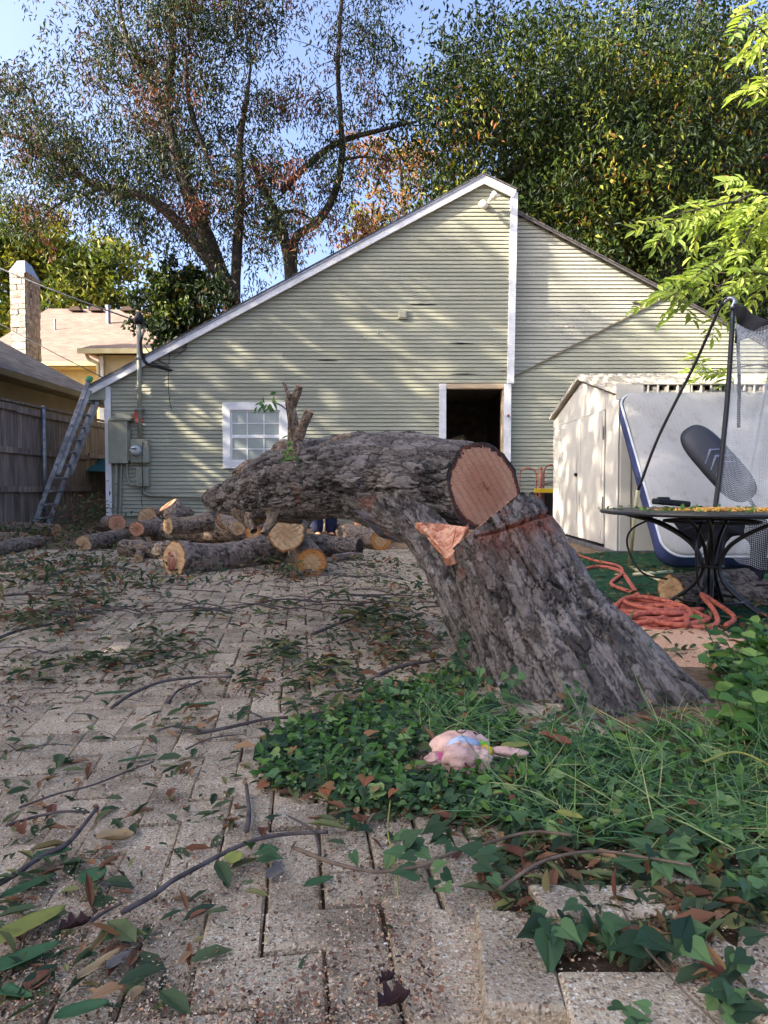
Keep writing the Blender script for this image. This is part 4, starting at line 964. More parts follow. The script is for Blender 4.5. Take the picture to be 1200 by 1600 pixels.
# ================================================================== RIGHT: shed, mattress, net, table
def shed():
    x0, y0, y1 = 2.37, 7.13, 9.85; ze = 1.58; yr = (y0 + y1) / 2; zr = 1.92; x1 = 5.6; T = .02
    t = thing('garden_shed', 'off-white metal garden shed with double doors and ribbed roof edge on the right', 'shed', (x0, y0, 0))
    # front side (faces the camera): panels with standing seams
    k = x0 + .14
    while k < x1 - .1:
        e = min(x1, k + .62); m = MB(); m.box((k + .002, y0, .03), (e - .002, y0 + T, ze)); m.build('side_panel', 'shed_metal', t, bevel=.002)
        m = MB(); m.box((e - .018, y0 - .014, .03), (e + .014, y0 - .001, ze)); m.build('seam', 'shed_metal', t, bevel=.003); k = e
    m = MB(); m.box((x0, y0 - .012, .0), (x0 + .139, y0 + .03, ze)); m.build('corner_post', 'shed_metal', t, bevel=.02)
    m = MB(); m.box((x0 - .012, y0 - .012, 0), (x0 - .002, y0 + .16, ze)); m.build('corner_post', 'shed_metal', t, bevel=.004)
    m = MB(); m.box((x0, y1, 0), (x1, y1 + T, ze)); m.box((x1 + .003, y0, 0), (x1 + .02, y1, ze)); m.build('back_wall', 'shed_metal', t)
    # gable end facing left
    dy0, dy1, dz = 7.55, 9.50, 1.50; dm = (dy0 + dy1) / 2
    m = MB(); m.box((x0, y0 + .031, .0), (x0 + T, dy0, ze)); m.build('gable_panel', 'shed_metal', t)
    m = MB(); m.box((x0, dy1, .0), (x0 + T, y1, ze)); m.build('gable_panel', 'shed_metal', t)
    m = MB(); m.prism([(x0, dy0 + .002, dz), (x0, dy1 - .002, dz), (x0, dy1 - .002, ze), (x0, y1, ze + .002), (x0, yr, zr), (x0, y0, ze + .002), (x0, dy0 + .002, ze)], (T, 0, 0)); m.build('gable_panel', 'shed_metal', t)
    for a, b in ((dy0, dm), (dm, dy1)):
        m = MB(); m.box((x0 - .022, a + .008, .06), (x0 - .002, b - .008, dz - .01)); d = m.build('door', 'shed_metal', t, bevel=.004)
        for ya_, yb2_ in ((a + .05, a + .09), (b - .09, b - .05)):
            m = MB(); m.box((x0 - .032, ya_, .12), (x0 - .023, yb2_, dz - .08)); m.build('stile', 'shed_metal', d, bevel=.003)
    m = MB(); m.lathe((x0 - .022, dm + .05, .82), [(.022, 0), (.022, .03), (.012, .035)], 10, (-1, 0, 0)); m.build('handle', 'black_metal', t)
    for z in (.5, 1.25): 
        m = MB(); m.box((x0 - .03, dy0 - .004, z - .07), (x0 - .022, dy0 + .012, z + .07)); m.build('hinge', 'slate', t)
    m = MB(); m.box((x0 - .04, y0 - .04, -.02), (x1 + .04, y1 + .04, .028)); m.build('floor_frame', 'galvanised', t)
    # roof with ribbed edge
    ov = .055
    for sgn, ya, yb_ in ((0, y0 - ov, yr), (1, yr, y1 + ov)):
        za = ze + .02 if sgn == 0 else zr + .03; zb = zr + .03 if sgn == 0 else ze + .02
        m = MB(); m.prism([(x0 - ov, ya, za), (x0 - ov, yb_, zb), (x0 - ov, yb_, zb + .035), (x0 - ov, ya, za + .035)], (x1 - x0 + 2 * ov, 0, 0)); m.build('roof_panel', 'shed_roof', t, bevel=.006)
        k = x0 - ov + .02
        rb = MB()
        while k < x1 + ov - .1:
            rb.prism([(k, ya, za + .036), (k, yb_, zb + .036), (k, yb_, zb + .075), (k, ya, za + .075)], (.04, 0, 0)); k += .118
        o = rb.build('roof_ribs', 'shed_roof', t)
    k = x0 + .26; m = MB()
    m.box((x0 + .1, y0 - ov - .012, ze + .115), (x1 + ov, y0 + .1, ze + .127)); m.box((x0 - ov, y0 - ov - .012, ze - .035), (x0 + .22, y0 - ov - .002, ze + .127)); m.box((x0 + .22, y0 - ov - .012, ze - .0), (x1 + ov, y0 - ov - .002, ze + .032)); m.build('eave_trim', 'shed_metal', t, bevel=.003)
    while k < x1:
        for q in range(4): 
            m = MB(); m.box((k, y0 - ov - .008, ze + .033), (k + .016, y0 - ov + .02, ze + .114)); m.build('rib_end', 'shed_metal', t); k += .098
        m = MB(); m.box((k - .03, y0 - ov - .010, ze + .033), (k + .03, y0 - ov + .01, ze + .114)); m.build('rib_end', 'shed_metal', t); k += .04
    m = MB(); m.box((x0 + .22, y0 + .02, ze + .03), (x1, y0 + .03, ze + .11)); m.build('slot_shade', 'dark_void', t)  # black strip painted as the shade inside the eave slots
shed()
def mattress():
    # big mattress leaning on the shed: lower edge Y 5.75, upper edge against the shed
    x0, x1 = 2.20, 5.2; yb, zb, yt, zt = 5.62, .03, 6.78, 1.44
    u = unit(np.array([0, yt - yb, zt - zb])); L = math.hypot(yt - yb, zt - zb); n = np.array([0, -u[2], u[1]]); W = x1 - x0; th = .20
    nx, nz = 60, 34; r = .16
    def outl(n_=14):
        pts = []
        for cx_, cy_, a0 in ((r, r, math.pi), (W - r, r, 1.5 * math.pi), (W - r, L - r, 0), (r, L - r, .5 * math.pi)):
            for k in range(n_): a = a0 + (math.pi / 2) * k / (n_ - 1); pts.append((cx_ + r * math.cos(a), cy_ + r * math.sin(a)))
        return np.array(pts)
    ol = outl(); c = ol.mean(0); rings = []
    lv = [(1.0, th - .03), (.985, th - .008), (.96, th + .004), (.8, th + .012), (.55, th + .006), (.3, th + .010), (.1, th + .004)]
    V = []; 
    for f, h in lv:
        for p in ol:
            q = c + (p - c) * f if f > .9 else c + (p - c) * f
            qq = c + (p - c) * 1.0 - (p - c) / np.linalg.norm(p - c) * (1 - f) * .6 if f > .9 else q
            hh = h + .012 * math.sin(qq[0] * 5 + qq[1] * 3) * (f < .9)
            V.append(np.array([x0 - .10 * (qq[1] / L - .0) + .12 * (qq[1] / L), yb, zb]) + np.array([qq[0], 0, 0]) + u * qq[1] + n * hh)
    m_ = len(ol); Fc = []
    for k in range(len(lv) - 1):
        for i in range(m_): j = (i + 1) % m_; Fc.append((k * m_ + i, k * m_ + j, (k + 1) * m_ + j, (k + 1) * m_ + i))
    t = thing('mattress', 'large stained white mattress with navy side border leaning against the shed', 'mattress', (x0, yb, 0))
    mb = MB().add(V, Fc + [tuple((len(lv) - 1) * m_ + i for i in range(m_))]); mb.build('top_panel', 'mattress', t, smooth=True)
    V = []; Fc = []; hs = [(th - .03, 0), (th - .045, .008), (th * .6, .012), (th * .3, .012), (.01, .004), (0, -.02)]
    for h, o in hs:
        for p in ol:
            d = (p - c) / np.linalg.norm(p - c); qq = p + d * (o + .004 * math.sin(p[1] * 25)); V.append(np.array([x0 + .02 * (qq[1] / L), yb, zb]) + np.array([qq[0], 0, 0]) + u * qq[1] + n * h)
    for k in range(len(hs) - 1):
        for i in range(m_): j = (i + 1) % m_; Fc.append((k * m_ + j, k * m_ + i, (k + 1) * m_ + i, (k + 1) * m_ + j))
    MB().add(V, Fc + [tuple((len(hs) - 1) * m_ + i for i in range(m_))]).build('side_border', 'navy_fabric', t, smooth=True)
    for k in (0,):
        pp = [np.array([x0, yb, zb]) + np.array([p[0], 0, 0]) + u * p[1] + n * (th - .032) for p in ol * 1.0]; pp.append(pp[0]); m = MB(); m.tube(pp, .011, 6, cap=False); m.build('piping', 'white_cord', t, smooth=True)
mattress()
def paddle():
    a, b = P(1094, 690, 5.30), P(1152, 755, 5.15); ax = unit(b - a); c0 = P(1073, 668, 5.32); c1 = P(1172, 780, 5.12)
    t = thing('paddle', 'dark rounded pad with pale chevrons and thin shaft propped on the mattress', 'paddle', P(1190, 806, 5.0))
    sd_ = unit(np.cross(ax, [0, -1, 0])); nn = np.cross(sd_, ax); L = np.linalg.norm(c1 - c0); W = .135; n = 40
    prof = []
    for k in range(n):
        s = 2 * math.pi * k / n; cc, ss = math.cos(s), math.sin(s); ex = .55
        prof.append((math.copysign(abs(cc) ** ex, cc) * L / 2, math.copysign(abs(ss) ** .75, ss) * W))
    mid = (c0 + c1) / 2; V = []; Fc = []
    for f, h in ((.0, .05), (.5, .048), (.85, .035), (1, 0), (.85, -.035), (0, -.05)):
        for (p, q) in prof: V.append(mid + ax * p * (f if f else .02) + sd_ * q * (f if f else .02) - nn * h * -1)
    for k in range(5):
        for i in range(n): Fc.append((k * n + i, k * n + (i + 1) % n, (k + 1) * n + (i + 1) % n, (k + 1) * n + i))
    MB().add(V, Fc).build('blade', 'bag_dark', t, smooth=True)
    fr = nn if nn[1] < 0 else -nn
    for k, s in enumerate((-.09, -.03, .03)):
        m = MB(); m.tube([mid + ax * (s + .05) + sd_ * .09 + fr * .040, mid + ax * (s - .01) + fr * .053, mid + ax * (s + .04) - sd_ * .09 + fr * .040], [.004, .011, .004], 6); m.build('chevron', 'bag_stripe', t)
    m = MB(); m.tube([mid + ax * (L / 2 - .03), P(1190, 812, 5.0), P(1215, 860, 4.9)], .013, 8); m.build('shaft', 'black_metal', t)
paddle()
def net():
    t = thing('sports_net', 'black pop-up practice net with arched rod and fine mesh on the right', 'net', G(985, 885))
    top = P(1146, 480, 4.75); piv = P(1108, 905, 4.62)
    m = MB(); m.tube(spline([top, P(1135, 640, 4.7), P(1118, 790, 4.65), P(1100, 890, 4.6), P(1092, 925, 4.5)], 24)[0], .017, 8); m.build('pole', 'black_metal', t, smooth=True)
    m = MB(); m.tube(spline([P(1147, 478, 4.75), P(1138, 466, 4.76), P(1126, 478, 4.8), P(1085, 570, 4.95), P(1030, 680, 5.1), P(997, 766, 5.2)], 36)[0], .0105, 8); m.build('arch_rod', 'black_metal', t, smooth=True)
    m = MB(); m.tube(spline([P(1143, 482, 4.74), P(1148, 470, 4.74), P(1140, 466, 4.76), P(1130, 474, 4.79)], 12)[0], .0135, 8); m.build('tip_sleeve', 'galvanised', t, smooth=True)
    m = MB(); g = G(983, 886, .02); m.tube([P(997, 766, 5.2), (g[0], g[1], .03)], .015, 10); m.build('pvc_upright', 'pvc', t, smooth=True)
    for (a, b) in (((985, 886), (1046, 913)), ((990, 898), (1050, 893))):
        m = MB(); m.tube([G(*a, .02), G(*b, .02)], .014, 8); m.build('pvc_foot', 'pvc', t, smooth=True)
    # fabric pocket
    A, B, C_, D_ = P(1145, 474, 4.72), P(1212, 506, 4.5), P(1150, 535, 4.72), P(1215, 490, 4.45); V = []; n = 10
    for i in range(n + 1):
        for j in range(n + 1):
            f, g_ = i / n, j / n; p = (A * (1 - f) + B * f) * (1 - g_) + (C_ * (1 - f) + (B + [0, 0, -.04]) * f) * g_; p = p + np.array([0, -.03 * math.sin(f * 9 + g_ * 4) * (1 - f * .3), .01 * math.sin(g_ * 12 + f * 5)]); V.append(p)
    Fq = [(i * (n + 1) + j, i * (n + 1) + j + 1, (i + 1) * (n + 1) + j + 1, (i + 1) * (n + 1) + j) for i in range(n) for j in range(n)]
    o = MB().add(V, Fq).build('corner_sleeve', 'black_fabric', t, smooth=True); so_ = o.modifiers.new('thick', 'SOLIDIFY'); so_.thickness = .004
    m = MB(); ps = spline([P(1153, 530, 4.70), P(1155, 600, 4.70), P(1154, 668, 4.69)], 12)[0]; m.tube(ps, .011, 6); m.build('strap', 'black_fabric', t)
    # mesh: crossing cords hanging between the pole and the right edge
    def sheet(f, nu, nv, r, mat, name, diag=False):
        V = []; Fq = []
        def ribbon(pts):
            pts = np.array(pts); d = np.gradient(pts, axis=0); up = unit(np.cross(d, [0, 1, 0.02])) * r; up2 = np.array([0, r, 0])
            for off in (up,):
                b = len(V); 
                for p, o_ in zip(pts, off): V.append(p + o_); V.append(p - o_)
                for k in range(len(pts) - 1): Fq.append((b + 2 * k, b + 2 * k + 1, b + 2 * k + 3, b + 2 * k + 2))
        N = 26
        for i in range(nu + 1): ribbon([f(i / nu, k / N) for k in range(N + 1)])
        for j in range(nv + 1): ribbon([f(k / N, j / nv) for k in range(N + 1)])
        return tag(np_mesh(name, np.array(V), np.array(Fq), mat, t), kind='stuff')
    R = np.random.RandomState(1)
    def f1(u, v):   # main curtain right of the pole
        a = P(1150 - 36 * v, 520 + 330 * v, 4.76 - .1 * v); b = P(1236, 470 + 420 * v, 4.1)
        p = a * (1 - u) + b * u; return p + np.array([.0, .10 * math.sin(u * 8 + v * 5) * u, -.06 * math.sin(u * 3.14) + .006 * math.sin(u * 31 + v * 17)])
    sheet(f1, 56, 120, .0008, 'white_cord', 'netting')
    def f2(u, v):
        a = P(1150, 505, 4.62); a = P(1150 - 6 * v, 505 + 75 * v, 4.6); b = P(1240, 480 + 60 * v, 4.0); p = a * (1 - u) + b * u
        return p + np.array([0, -.04 * math.sin(v * 3.1), -.09 * math.sin(u * 3.14)])
    sheet(f2, 40, 28, .0010, 'white_cord', 'netting')
    # lower black panel with a round target hole
    hc = P(1152, 865, 4.45); V = []; Fq = []; n1, n2 = 40, 30; a0 = P(1102, 812, 4.6); a1 = P(1200, 812, 4.3); 
    out = [P(x, y, 4.45) for x, y in ((1112, 812), (1150, 806), (1196, 808), (1200, 850), (1196, 885), (1186, 912), (1160, 905), (1128, 888), (1104, 884), (1108, 850))]
    op = spline(out + [out[0]], 40)[0][:-1]; V = []; k = len(op)
    for f in (1, .75, .5, .25, 0):
        for i, p in enumerate(op):
            a = math.atan2(p[2] - hc[2], p[0] - hc[0]); q = hc + np.array([math.cos(a) * .085, 0, math.sin(a) * .115]); V.append(p * f + q * (1 - f) + [0, .01 * math.sin(i * .9 + f * 6), 0])
    for r_ in range(4):
        for i in range(k): Fq.append((r_ * k + i, r_ * k + (i + 1) % k, (r_ + 1) * k + (i + 1) % k, (r_ + 1) * k + i))
    o = MB().add(V, Fq).build('target_panel', 'black_fabric', t, smooth=True); so_ = o.modifiers.new('thick', 'SOLIDIFY'); so_.thickness = .003
    o = MB().add([P(x, y, 4.5) + [0, .02 * math.sin(x), 0] for x, y in ((1050, 812), (1100, 812), (1118, 815), (1105, 842), (1090, 862), (1075, 845), (1062, 830))], [(0, 1, 2, 3, 4, 5, 6)]).build('hanging_flap', 'black_fabric', t); so_ = o.modifiers.new('thick', 'SOLIDIFY'); so_.thickness = .003
net()
def table():
    Y = 3.8; c = P(1112, 797, Y); z = c[2]; R = .575
    t = thing('patio_table', 'round black wrought-iron patio table littered with sawdust and leaves', 'table', (c[0], Y, 0))
    m = MB(); m.lathe((c[0], Y, z - .022), [(R - .02, 0), (R, .004), (R + .004, .012), (R, .02), (R - .03, .022)], 64); m.build('rim', 'black_metal', t, smooth=False)
    m = MB(); 
    for k in range(1, 13): 
        r = R * k / 13
        pts = [(c[0] + r * math.cos(a), Y + r * math.sin(a), z - .004) for a in np.linspace(0, 2 * math.pi, 41)]; m.tube(pts, .004, 4, cap=False)
    for k in range(16): a = math.pi * k / 16 * 2; m.beam((c[0] + .04 * math.cos(a), Y + .04 * math.sin(a), z - .008), (c[0] + (R - .02) * math.cos(a), Y + (R - .02) * math.sin(a), z - .008), .012, .004)
    m.build('top_lattice', 'black_metal', t)
    zw = .26
    for k in range(4):
        a = math.pi / 4 + math.pi / 2 * k + .2; d = np.array([math.cos(a), math.sin(a), 0]); cc = np.array([c[0], Y, 0]); sd_ = np.array([-d[1], d[0], 0])
        for q in (-1, 1):
            pts = [cc + d * .44 + sd_ * q * .05 + [0, 0, z - .03], cc + d * .26 + sd_ * q * .035 + [0, 0, z - .08], cc + d * .10 + sd_ * q * .02 + [0, 0, zw + .12], cc + d * .045 + sd_ * q * .012 + [0, 0, zw], cc + d * .08 + sd_ * q * .02 + [0, 0, zw - .1], cc + d * .19 + sd_ * q * .03 + [0, 0, .06], cc + d * .27 + sd_ * q * .035 + [0, 0, .012]]
            m = MB(); m.tube(spline(pts, 34)[0], .0105, 8); m.build('leg', 'black_metal', t, smooth=True)
        pts = [cc + d * .30 + [0, 0, z - .05], cc + d * .42 + [0, 0, z - .12], cc + d * .44 + [0, 0, z - .22], cc + d * .36 + [0, 0, .20], cc + d * .22 + [0, 0, .17]]
        m = MB(); m.tube(spline(pts, 26)[0], .006, 6); m.build('scroll', 'black_metal', t, smooth=True)
    for zz, r in ((zw, .06), (z - .06, .24), (.08, .17)):
        m = MB(); m.tube([(c[0] + r * math.cos(a), Y + r * math.sin(a), zz) for a in np.linspace(0, 2 * math.pi, 25)], .008, 6, cap=False); m.build('ring', 'black_metal', t, smooth=True)
    # sawdust and leaves lying on the top
    n = 5200; cl = np.array([[.02, -.1], [.22, -.15], [-.1, -.05], [.3, .1], [.1, .12]]); ci = rs.randint(0, 5, n)
    pxy = cl[ci] + rs.randn(n, 2) * [.11, .07]; ok = (np.hypot(pxy[:, 0], pxy[:, 1]) < R - .01); pxy = pxy[ok]; n = len(pxy)
    C = np.stack([c[0] + pxy[:, 0], Y + pxy[:, 1], z + .002 + .012 * np.exp(-((pxy[:, 0] - .05) ** 2 + (pxy[:, 1] + .1) ** 2) / .02) * rs.rand(n) + rs.rand(n) * .003], 1)
    D = unit(np.stack([rs.randn(n), rs.randn(n), rs.randn(n) * .3], 1)); N = unit(np.stack([rs.randn(n) * .4, rs.randn(n) * .4, np.ones(n)], 1))
    tag(leafmesh('sawdust', C, D, N, rs.uniform(.006, .014, n), rs.uniform(.004, .008, n), 'chip', rs.rand(n) * .7, 'table_chips', loc=(c[0], Y, z)), kind='stuff')
    n = 60; a = rs.rand(n) * 6.28; rr = R * np.sqrt(rs.rand(n)); C = np.stack([c[0] + rr * np.cos(a), Y + rr * np.sin(a), np.full(n, z + .004)], 1)
    D = unit(np.stack([rs.randn(n), rs.randn(n), rs.rand(n) * .5], 1)); N = unit(np.stack([rs.randn(n) * .5, rs.randn(n) * .5, np.ones(n)], 1))
    tag(leafmesh('leaf_litter', C, D, N, rs.uniform(.02, .05, n), rs.uniform(.012, .03, n), 'oval', rs.rand(n), 'leaf_weed', loc=(c[0], Y, z)), kind='stuff')
    # drill-like black bar lying on the table
    q = P(1025, 786, 4.2); q[2] = z + .02; m = MB(); m.beam(q + [-.03, -.05, .02], q + [.20, .02, .0], .06, .035); m.beam(q + [.0, -.02, .03], q + [.08, 0, .028], .03, .03); o = m.build('hand_saw_case', 'black_rubber', bevel=.008, loc=q); tag(o, 'black plastic tool case lying on the far edge of the patio table', 'tool case')
table()
def rope():
    r = np.random.RandomState(4)
    # long strand from behind the trunk, then a heap
    st = [(905, 868), (930, 876), (965, 884), (972, 896), (955, 912), (985, 925), (1008, 938), (985, 940), (980, 952)]
    m = MB(); m.tube(spline([G(x, y, .02) for x, y in st], 70)[0], .0125, 8); 
    st2 = [(910, 890), (935, 885), (968, 892), (985, 912), (1000, 935)]; m.tube(spline([G(x, y, .017) for x, y in st2], 40)[0], .0145, 8)
    c = G(1016, 972); pts = []; a = 0
    for k in range(58):
        a += r.uniform(.8, 1.9); rad = r.uniform(.10, .28); pts.append(c + [math.cos(a) * rad * 1.05, math.sin(a) * rad * 1.25, .02 + .10 * (k / 46) * r.uniform(.3, 1) * (1 - rad * 2.2)])
    m.tube(spline(pts, 380)[0], .0125, 8)
    pts = [c + [.05, -.25, .02], c + [.22, -.22, .03], c + [.30, -.05, .06], c + [.31, .12, .12], c + [.36, .10, .09], c + [.38, -.08, .04], c + [.28, -.2, .02]]
    m.tube(spline(pts, 50)[0], .0125, 8)
    tag(m.build('climbing_rope', 'orange_rope', smooth=True, loc=c), 'tangled salmon-orange rope heaped on sawdust beside the trunk', 'rope')
    m = MB(); g = G(1050, 1008); n = 26; V = []; Fq = []
    for i in range(n):
        for j in range(n):
            u, v = i / (n - 1) * 2 - 1, j / (n - 1) * 2 - 1; d = math.hypot(u, v); V.append(g + [u * .42, v * .55, -.01 + .035 * max(0, 1 - d) + .006 * r.rand() * (d < .95) - .012 * (d > .9)])
    for i in range(n - 1):
        for j in range(n - 1): Fq.append((i * n + j, (i + 1) * n + j, (i + 1) * n + j + 1, i * n + j + 1))
    tag(MB().add(V, Fq).build('sawdust_heap', 'sawdust', smooth=True), kind='stuff')
rope()
def wall_junk():
    # rusty hoops and post, yellow plank, dark bin, between door and shed
    c = P(845, 790, 10.9); t = thing('hand_cart', 'rusty upright and bent wire hoops of an old cart between doorway and shed', 'cart', (c[0], 10.9, 0))
    a = P(845, 730, 10.9); m = MB(); m.tube([(a[0], 10.9, .05), a], .03, 8); m.build('upright', 'rust', t, smooth=True)
    for x0, x1, y in ((812, 838, 733), (850, 872, 728)):
        p, q = P(x0, y + 12, 10.9), P(x1, y + 12, 10.9); m = MB(); m.tube(spline([(p[0], 10.9, .1), p, p + [.04, 0, .10], (p + q) / 2 + [0, 0, .14], q + [-.04, 0, .10], q, (q[0], 10.9, .1)], 40)[0], .011, 6); m.build('hoop', 'rust', t, smooth=True)
    p = P(857, 767, 10.8); m = MB(); m.box(p + [-.22, -.03, -.03], p + [.25, .03, .035]); tag(m.build('plank', 'yellow_paint', bevel=.005, loc=p), 'short bright yellow plank beside the rusty upright', 'plank')
    p = P(862, 800, 11.0); m = MB(); m.box((p[0] - .28, 10.95, 0), (p[0] + .14, 11.35, .58)); tag(m.build('bin_or_shade_box', 'black_rubber', bevel=.02, loc=(p[0], 11, 0)), 'dark bin below the yellow plank by the shed corner', 'bin')
    p = P(862, 755, 11.05); m = MB(); m.prism([p + [-.14, 0, -.03], p + [.14, 0, -.0], p + [.14, 0, .05], p + [-.10, 0, .02]], (0, .3, 0)); tag(m.build('garden_tray', 'slate', bevel=.006, loc=p), 'grey tray resting on the dark bin by the shed', 'tray')
wall_junk()

# ================================================================== THE BROKEN TREE
def main_tree():
    t = thing('fallen_tree', 'huge grey-barked tree snapped above its leaning stump, trunk lying level across the yard', 'tree', G(925, 1120))
    def R4(px, py, Y, r): return np.append(P(px, py, Y), r)
    # leaning stump
    base = G(930, 1125); b0 = np.array([.70, 2.27, -.10])
    pts = [np.append(b0 + [.10, -.02, -.24], .27), np.append(b0, .262), R4(898, 1060, 2.31, .238), R4(850, 985, 2.38, .214), R4(812, 905, 2.45, .196), R4(780, 840, 2.52, .184), R4(757, 785, 2.57, .180), R4(742, 745, 2.6, .178)]
    def flare(s, th, N):
        f = np.exp(-np.maximum(s - .27, 0) / .16)
        nx, ny = N[..., 0], N[..., 1]
        root = 1 + f * (.16 + .22 * np.clip(nx * .92 - ny * .2, 0, 1) ** 3 + .10 * np.sin(th * 5 + 1) + .22 * np.clip(-nx * .5 - ny * .8, 0, 1) ** 4)
        return root
    pl = P(806, 776, 2.40); q = P(716, 850, 2.30)
    dx = unit(pl - q); nrm = unit(np.cross(dx, np.array([0, 1, -.16]))); 
    if nrm[2] < 0: nrm = -nrm
    tp2 = P(835, 774, 2.45); V, Fc, cr, rn, c = bark_tube(pts, 360, 340, .014, .034, .115, 3, .07, flare, clamps=[(pl, nrm), (tp2, unit(np.array([.16, .10, 1.])))])
    k0, k1 = P(742, 838, 2.35), P(858, 802, 2.45); kn = unit(np.cross(unit(k1 - k0), np.array([0, 1, -.05]))); kn = kn if kn[2] > 0 else -kn
    kd = (V - k0) @ kn + .006 * (vnoise(V.reshape(-1, 3) * 14, 2).reshape(V.shape[:2]) - .5) * 2; msk = np.clip((V[..., 0] - k0[0]) / .05 + .5, 0, 1); ax_ = V.mean(1, keepdims=True); inw = unit(ax_ - V)
    V = V + inw * (.013 * np.exp(-(kd / .0055) ** 2) * msk)[..., None]; stain = (np.clip(np.exp(-np.clip(-kd, 0, 9) / .06) * (kd < .01) + np.exp(-(kd / .012) ** 2), 0, 1) * msk).ravel(); cr = cr * (1 - .8 * (np.exp(-(kd / .006) ** 2) * msk).ravel())
    np_mesh('stump', V.reshape(-1, 3), Fc, 'bark_grey', t, {'crack': cr, 'rnd': rn, 'stain': stain}, smooth=False)
    cap('stump_top', V[-1], 'cut_wood_red', t, nr=10)
    # horizontal saw kerf ridge in the stump
    # fallen trunk
    pts = [R4(766, 766, 2.86, .160), R4(708, 756, 2.90, .164), R4(640, 747, 2.98, .174), R4(560, 745, 3.10, .182), R4(490, 748, 3.24, .182), R4(440, 756, 3.36, .165), R4(400, 768, 3.46, .118), R4(365, 777, 3.54, .082), R4(338, 780, 3.60, .058), R4(322, 780, 3.63, .03)]
    pts[0] = np.append(pts[1][:3] + (pts[1][:3] - pts[2][:3]) * 2.8, .155)
    cp = P(760, 764, 2.84); nn = unit(np.array([.60, -.79, .08]))
    V, Fc, cr, rn, c = bark_tube(pts[::-1], 420, 290, .012, .030, .085, 21, .16, clamps=[(cp, nn)])
    np_mesh('trunk', V.reshape(-1, 3), Fc, 'bark_grey', t, {'crack': cr, 'rnd': rn}, smooth=False)
    cap('cut_face', V[-1], 'cut_wood_red', t, nr=24, rough=.0003)
    cap('cut_end', V[0][::-1], 'bark_brown', t, nr=4)
    # hinge: bark still joining stump and trunk on the underside
    pts = [R4(785, 1030, 2.50, .12), R4(740, 955, 2.54, .105), R4(703, 890, 2.63, .088), R4(668, 836, 2.76, .078), R4(622, 796, 2.90, .10), R4(570, 770, 3.04, .12)]
    V, Fc, cr, rn, c = bark_tube(pts, 150, 110, .010, .024, .06, 8, .2)
    np_mesh('bark_hinge', V.reshape(-1, 3), Fc, 'bark_grey', t, {'crack': cr, 'rnd': rn})
    # raw torn wood wedge inside the hinge
    n = 26; m_ = 22; V = []
    A = [P(648, 818, 2.74), P(745, 818, 2.62)]; B = P(700, 892, 2.40)
    top0, top1, bot = P(650, 816, 2.70), P(734, 824, 2.50), P(703, 872, 2.40)
    for i in range(n):
        f = i / (n - 1)
        for j in range(m_):
            g = j / (m_ - 1); p = (top0 * (1 - g) + top1 * g) * (1 - f) + bot * f
            fib = (.009 * math.sin(g * 38 + math.sin(f * 4)) + .006 * math.sin(g * 71 + f * 2)) * (1.1 - f)
            V.append(p + np.array([0, .06 * math.sin(g * 3.14) * (1 - f) + fib, 0]))
    Fq = [(i * m_ + j, (i + 1) * m_ + j, (i + 1) * m_ + j + 1, i * m_ + j + 1) for i in range(n - 1) for j in range(m_ - 1)]
    o = MB().add(V, Fq).build('torn_wood', 'split_wood', t); sm = o.modifiers.new('thick', 'SOLIDIFY'); sm.thickness = .03; sm.offset = -1
    m = MB(); r = np.random.RandomState(9)
    for k in range(10):
        g = r.rand(); p = top0 * (1 - g) + top1 * g + [0, .03, 0]; m.tube([p + [0, 0, -.02], p + [r.randn() * .008, -.01, .002 + r.rand() * .008]], [.005, .001], 4)
    tag(m.build('splinters', 'split_wood', t), kind='stuff')
    # hanging bark strips under the hinge
    for (a, b, c_) in (((665, 850), (686, 890), (690, 912)), ((678, 875), (694, 905), (683, 905)), ((560, 800), (600, 835), (618, 842))):
        pa, pb, pc = P(*a, 2.62), P(*b, 2.62), P(*c_, 2.66); V = []; k = 9
        for i, p in enumerate(spline([pa, pb, pc], k)[0]):
            wd = .022 * (1 - i / k * .8); V += [p + [-wd, .0, .01 * math.sin(i)], p + [wd, .01 * math.cos(i * 2), 0]]
        o = MB().add(V, [(2 * i, 2 * i + 1, 2 * i + 3, 2 * i + 2) for i in range(k - 1)]).build('bark_strip', 'twig_bark', t); sm = o.modifiers.new('thick', 'SOLIDIFY'); sm.thickness = .008
    # kerf line of the second cut on the stump
    # branch stubs
    def br(name, rows, ns, na, mat='bark_brown', tip='cut_wood_tan', amp=.0035, seed=1, ca=.014, cl=.035):
        V, Fc, cr, rn, c = bark_tube([R4(*q) for q in rows], ns, na, amp, ca, cl, seed, .22)
        o = np_mesh(name, V.reshape(-1, 3), Fc, mat, t, {'crack': cr, 'rnd': rn}); 
        if tip: cap('branch_tip', V[-1], tip, t, nr=4)
        return o
    br('branch_stub', [(474, 738, 3.12, .060), (463, 705, 3.12, .040), (460, 682, 3.12, .026), (457, 655, 3.12, .019), (453, 628, 3.12, .016), (453, 616, 3.12, .014)], 70, 44)
    br('branch_stub', [(456, 636, 3.12, .015), (463, 618, 3.10, .013), (468, 603, 3.09, .012)], 24, 26, seed=2)
    br('branch_stub', [(463, 688, 3.12, .024), (474, 664, 3.09, .018), (484, 642, 3.07, .016)], 30, 30, seed=3)
    br('branch_stub', [(452, 622, 3.10, .009), (446, 604, 3.1, .006), (442, 598, 3.1, .004)], 14, 12, tip=None, seed=4, amp=.001)
    for s, rows in ((11, [(430, 800, 3.3, .035), (425, 812, 3.2, .02), (412, 835, 3.15, .010)]), (12, [(400, 790, 3.38, .035), (390, 812, 3.35, .022), (397, 830, 3.3, .014)]), (13, [(372, 795, 3.45, .04), (385, 812, 3.42, .025), (390, 825, 3.42, .01)])):
        br('broken_limb', rows, 40, 30, seed=s, tip=None)
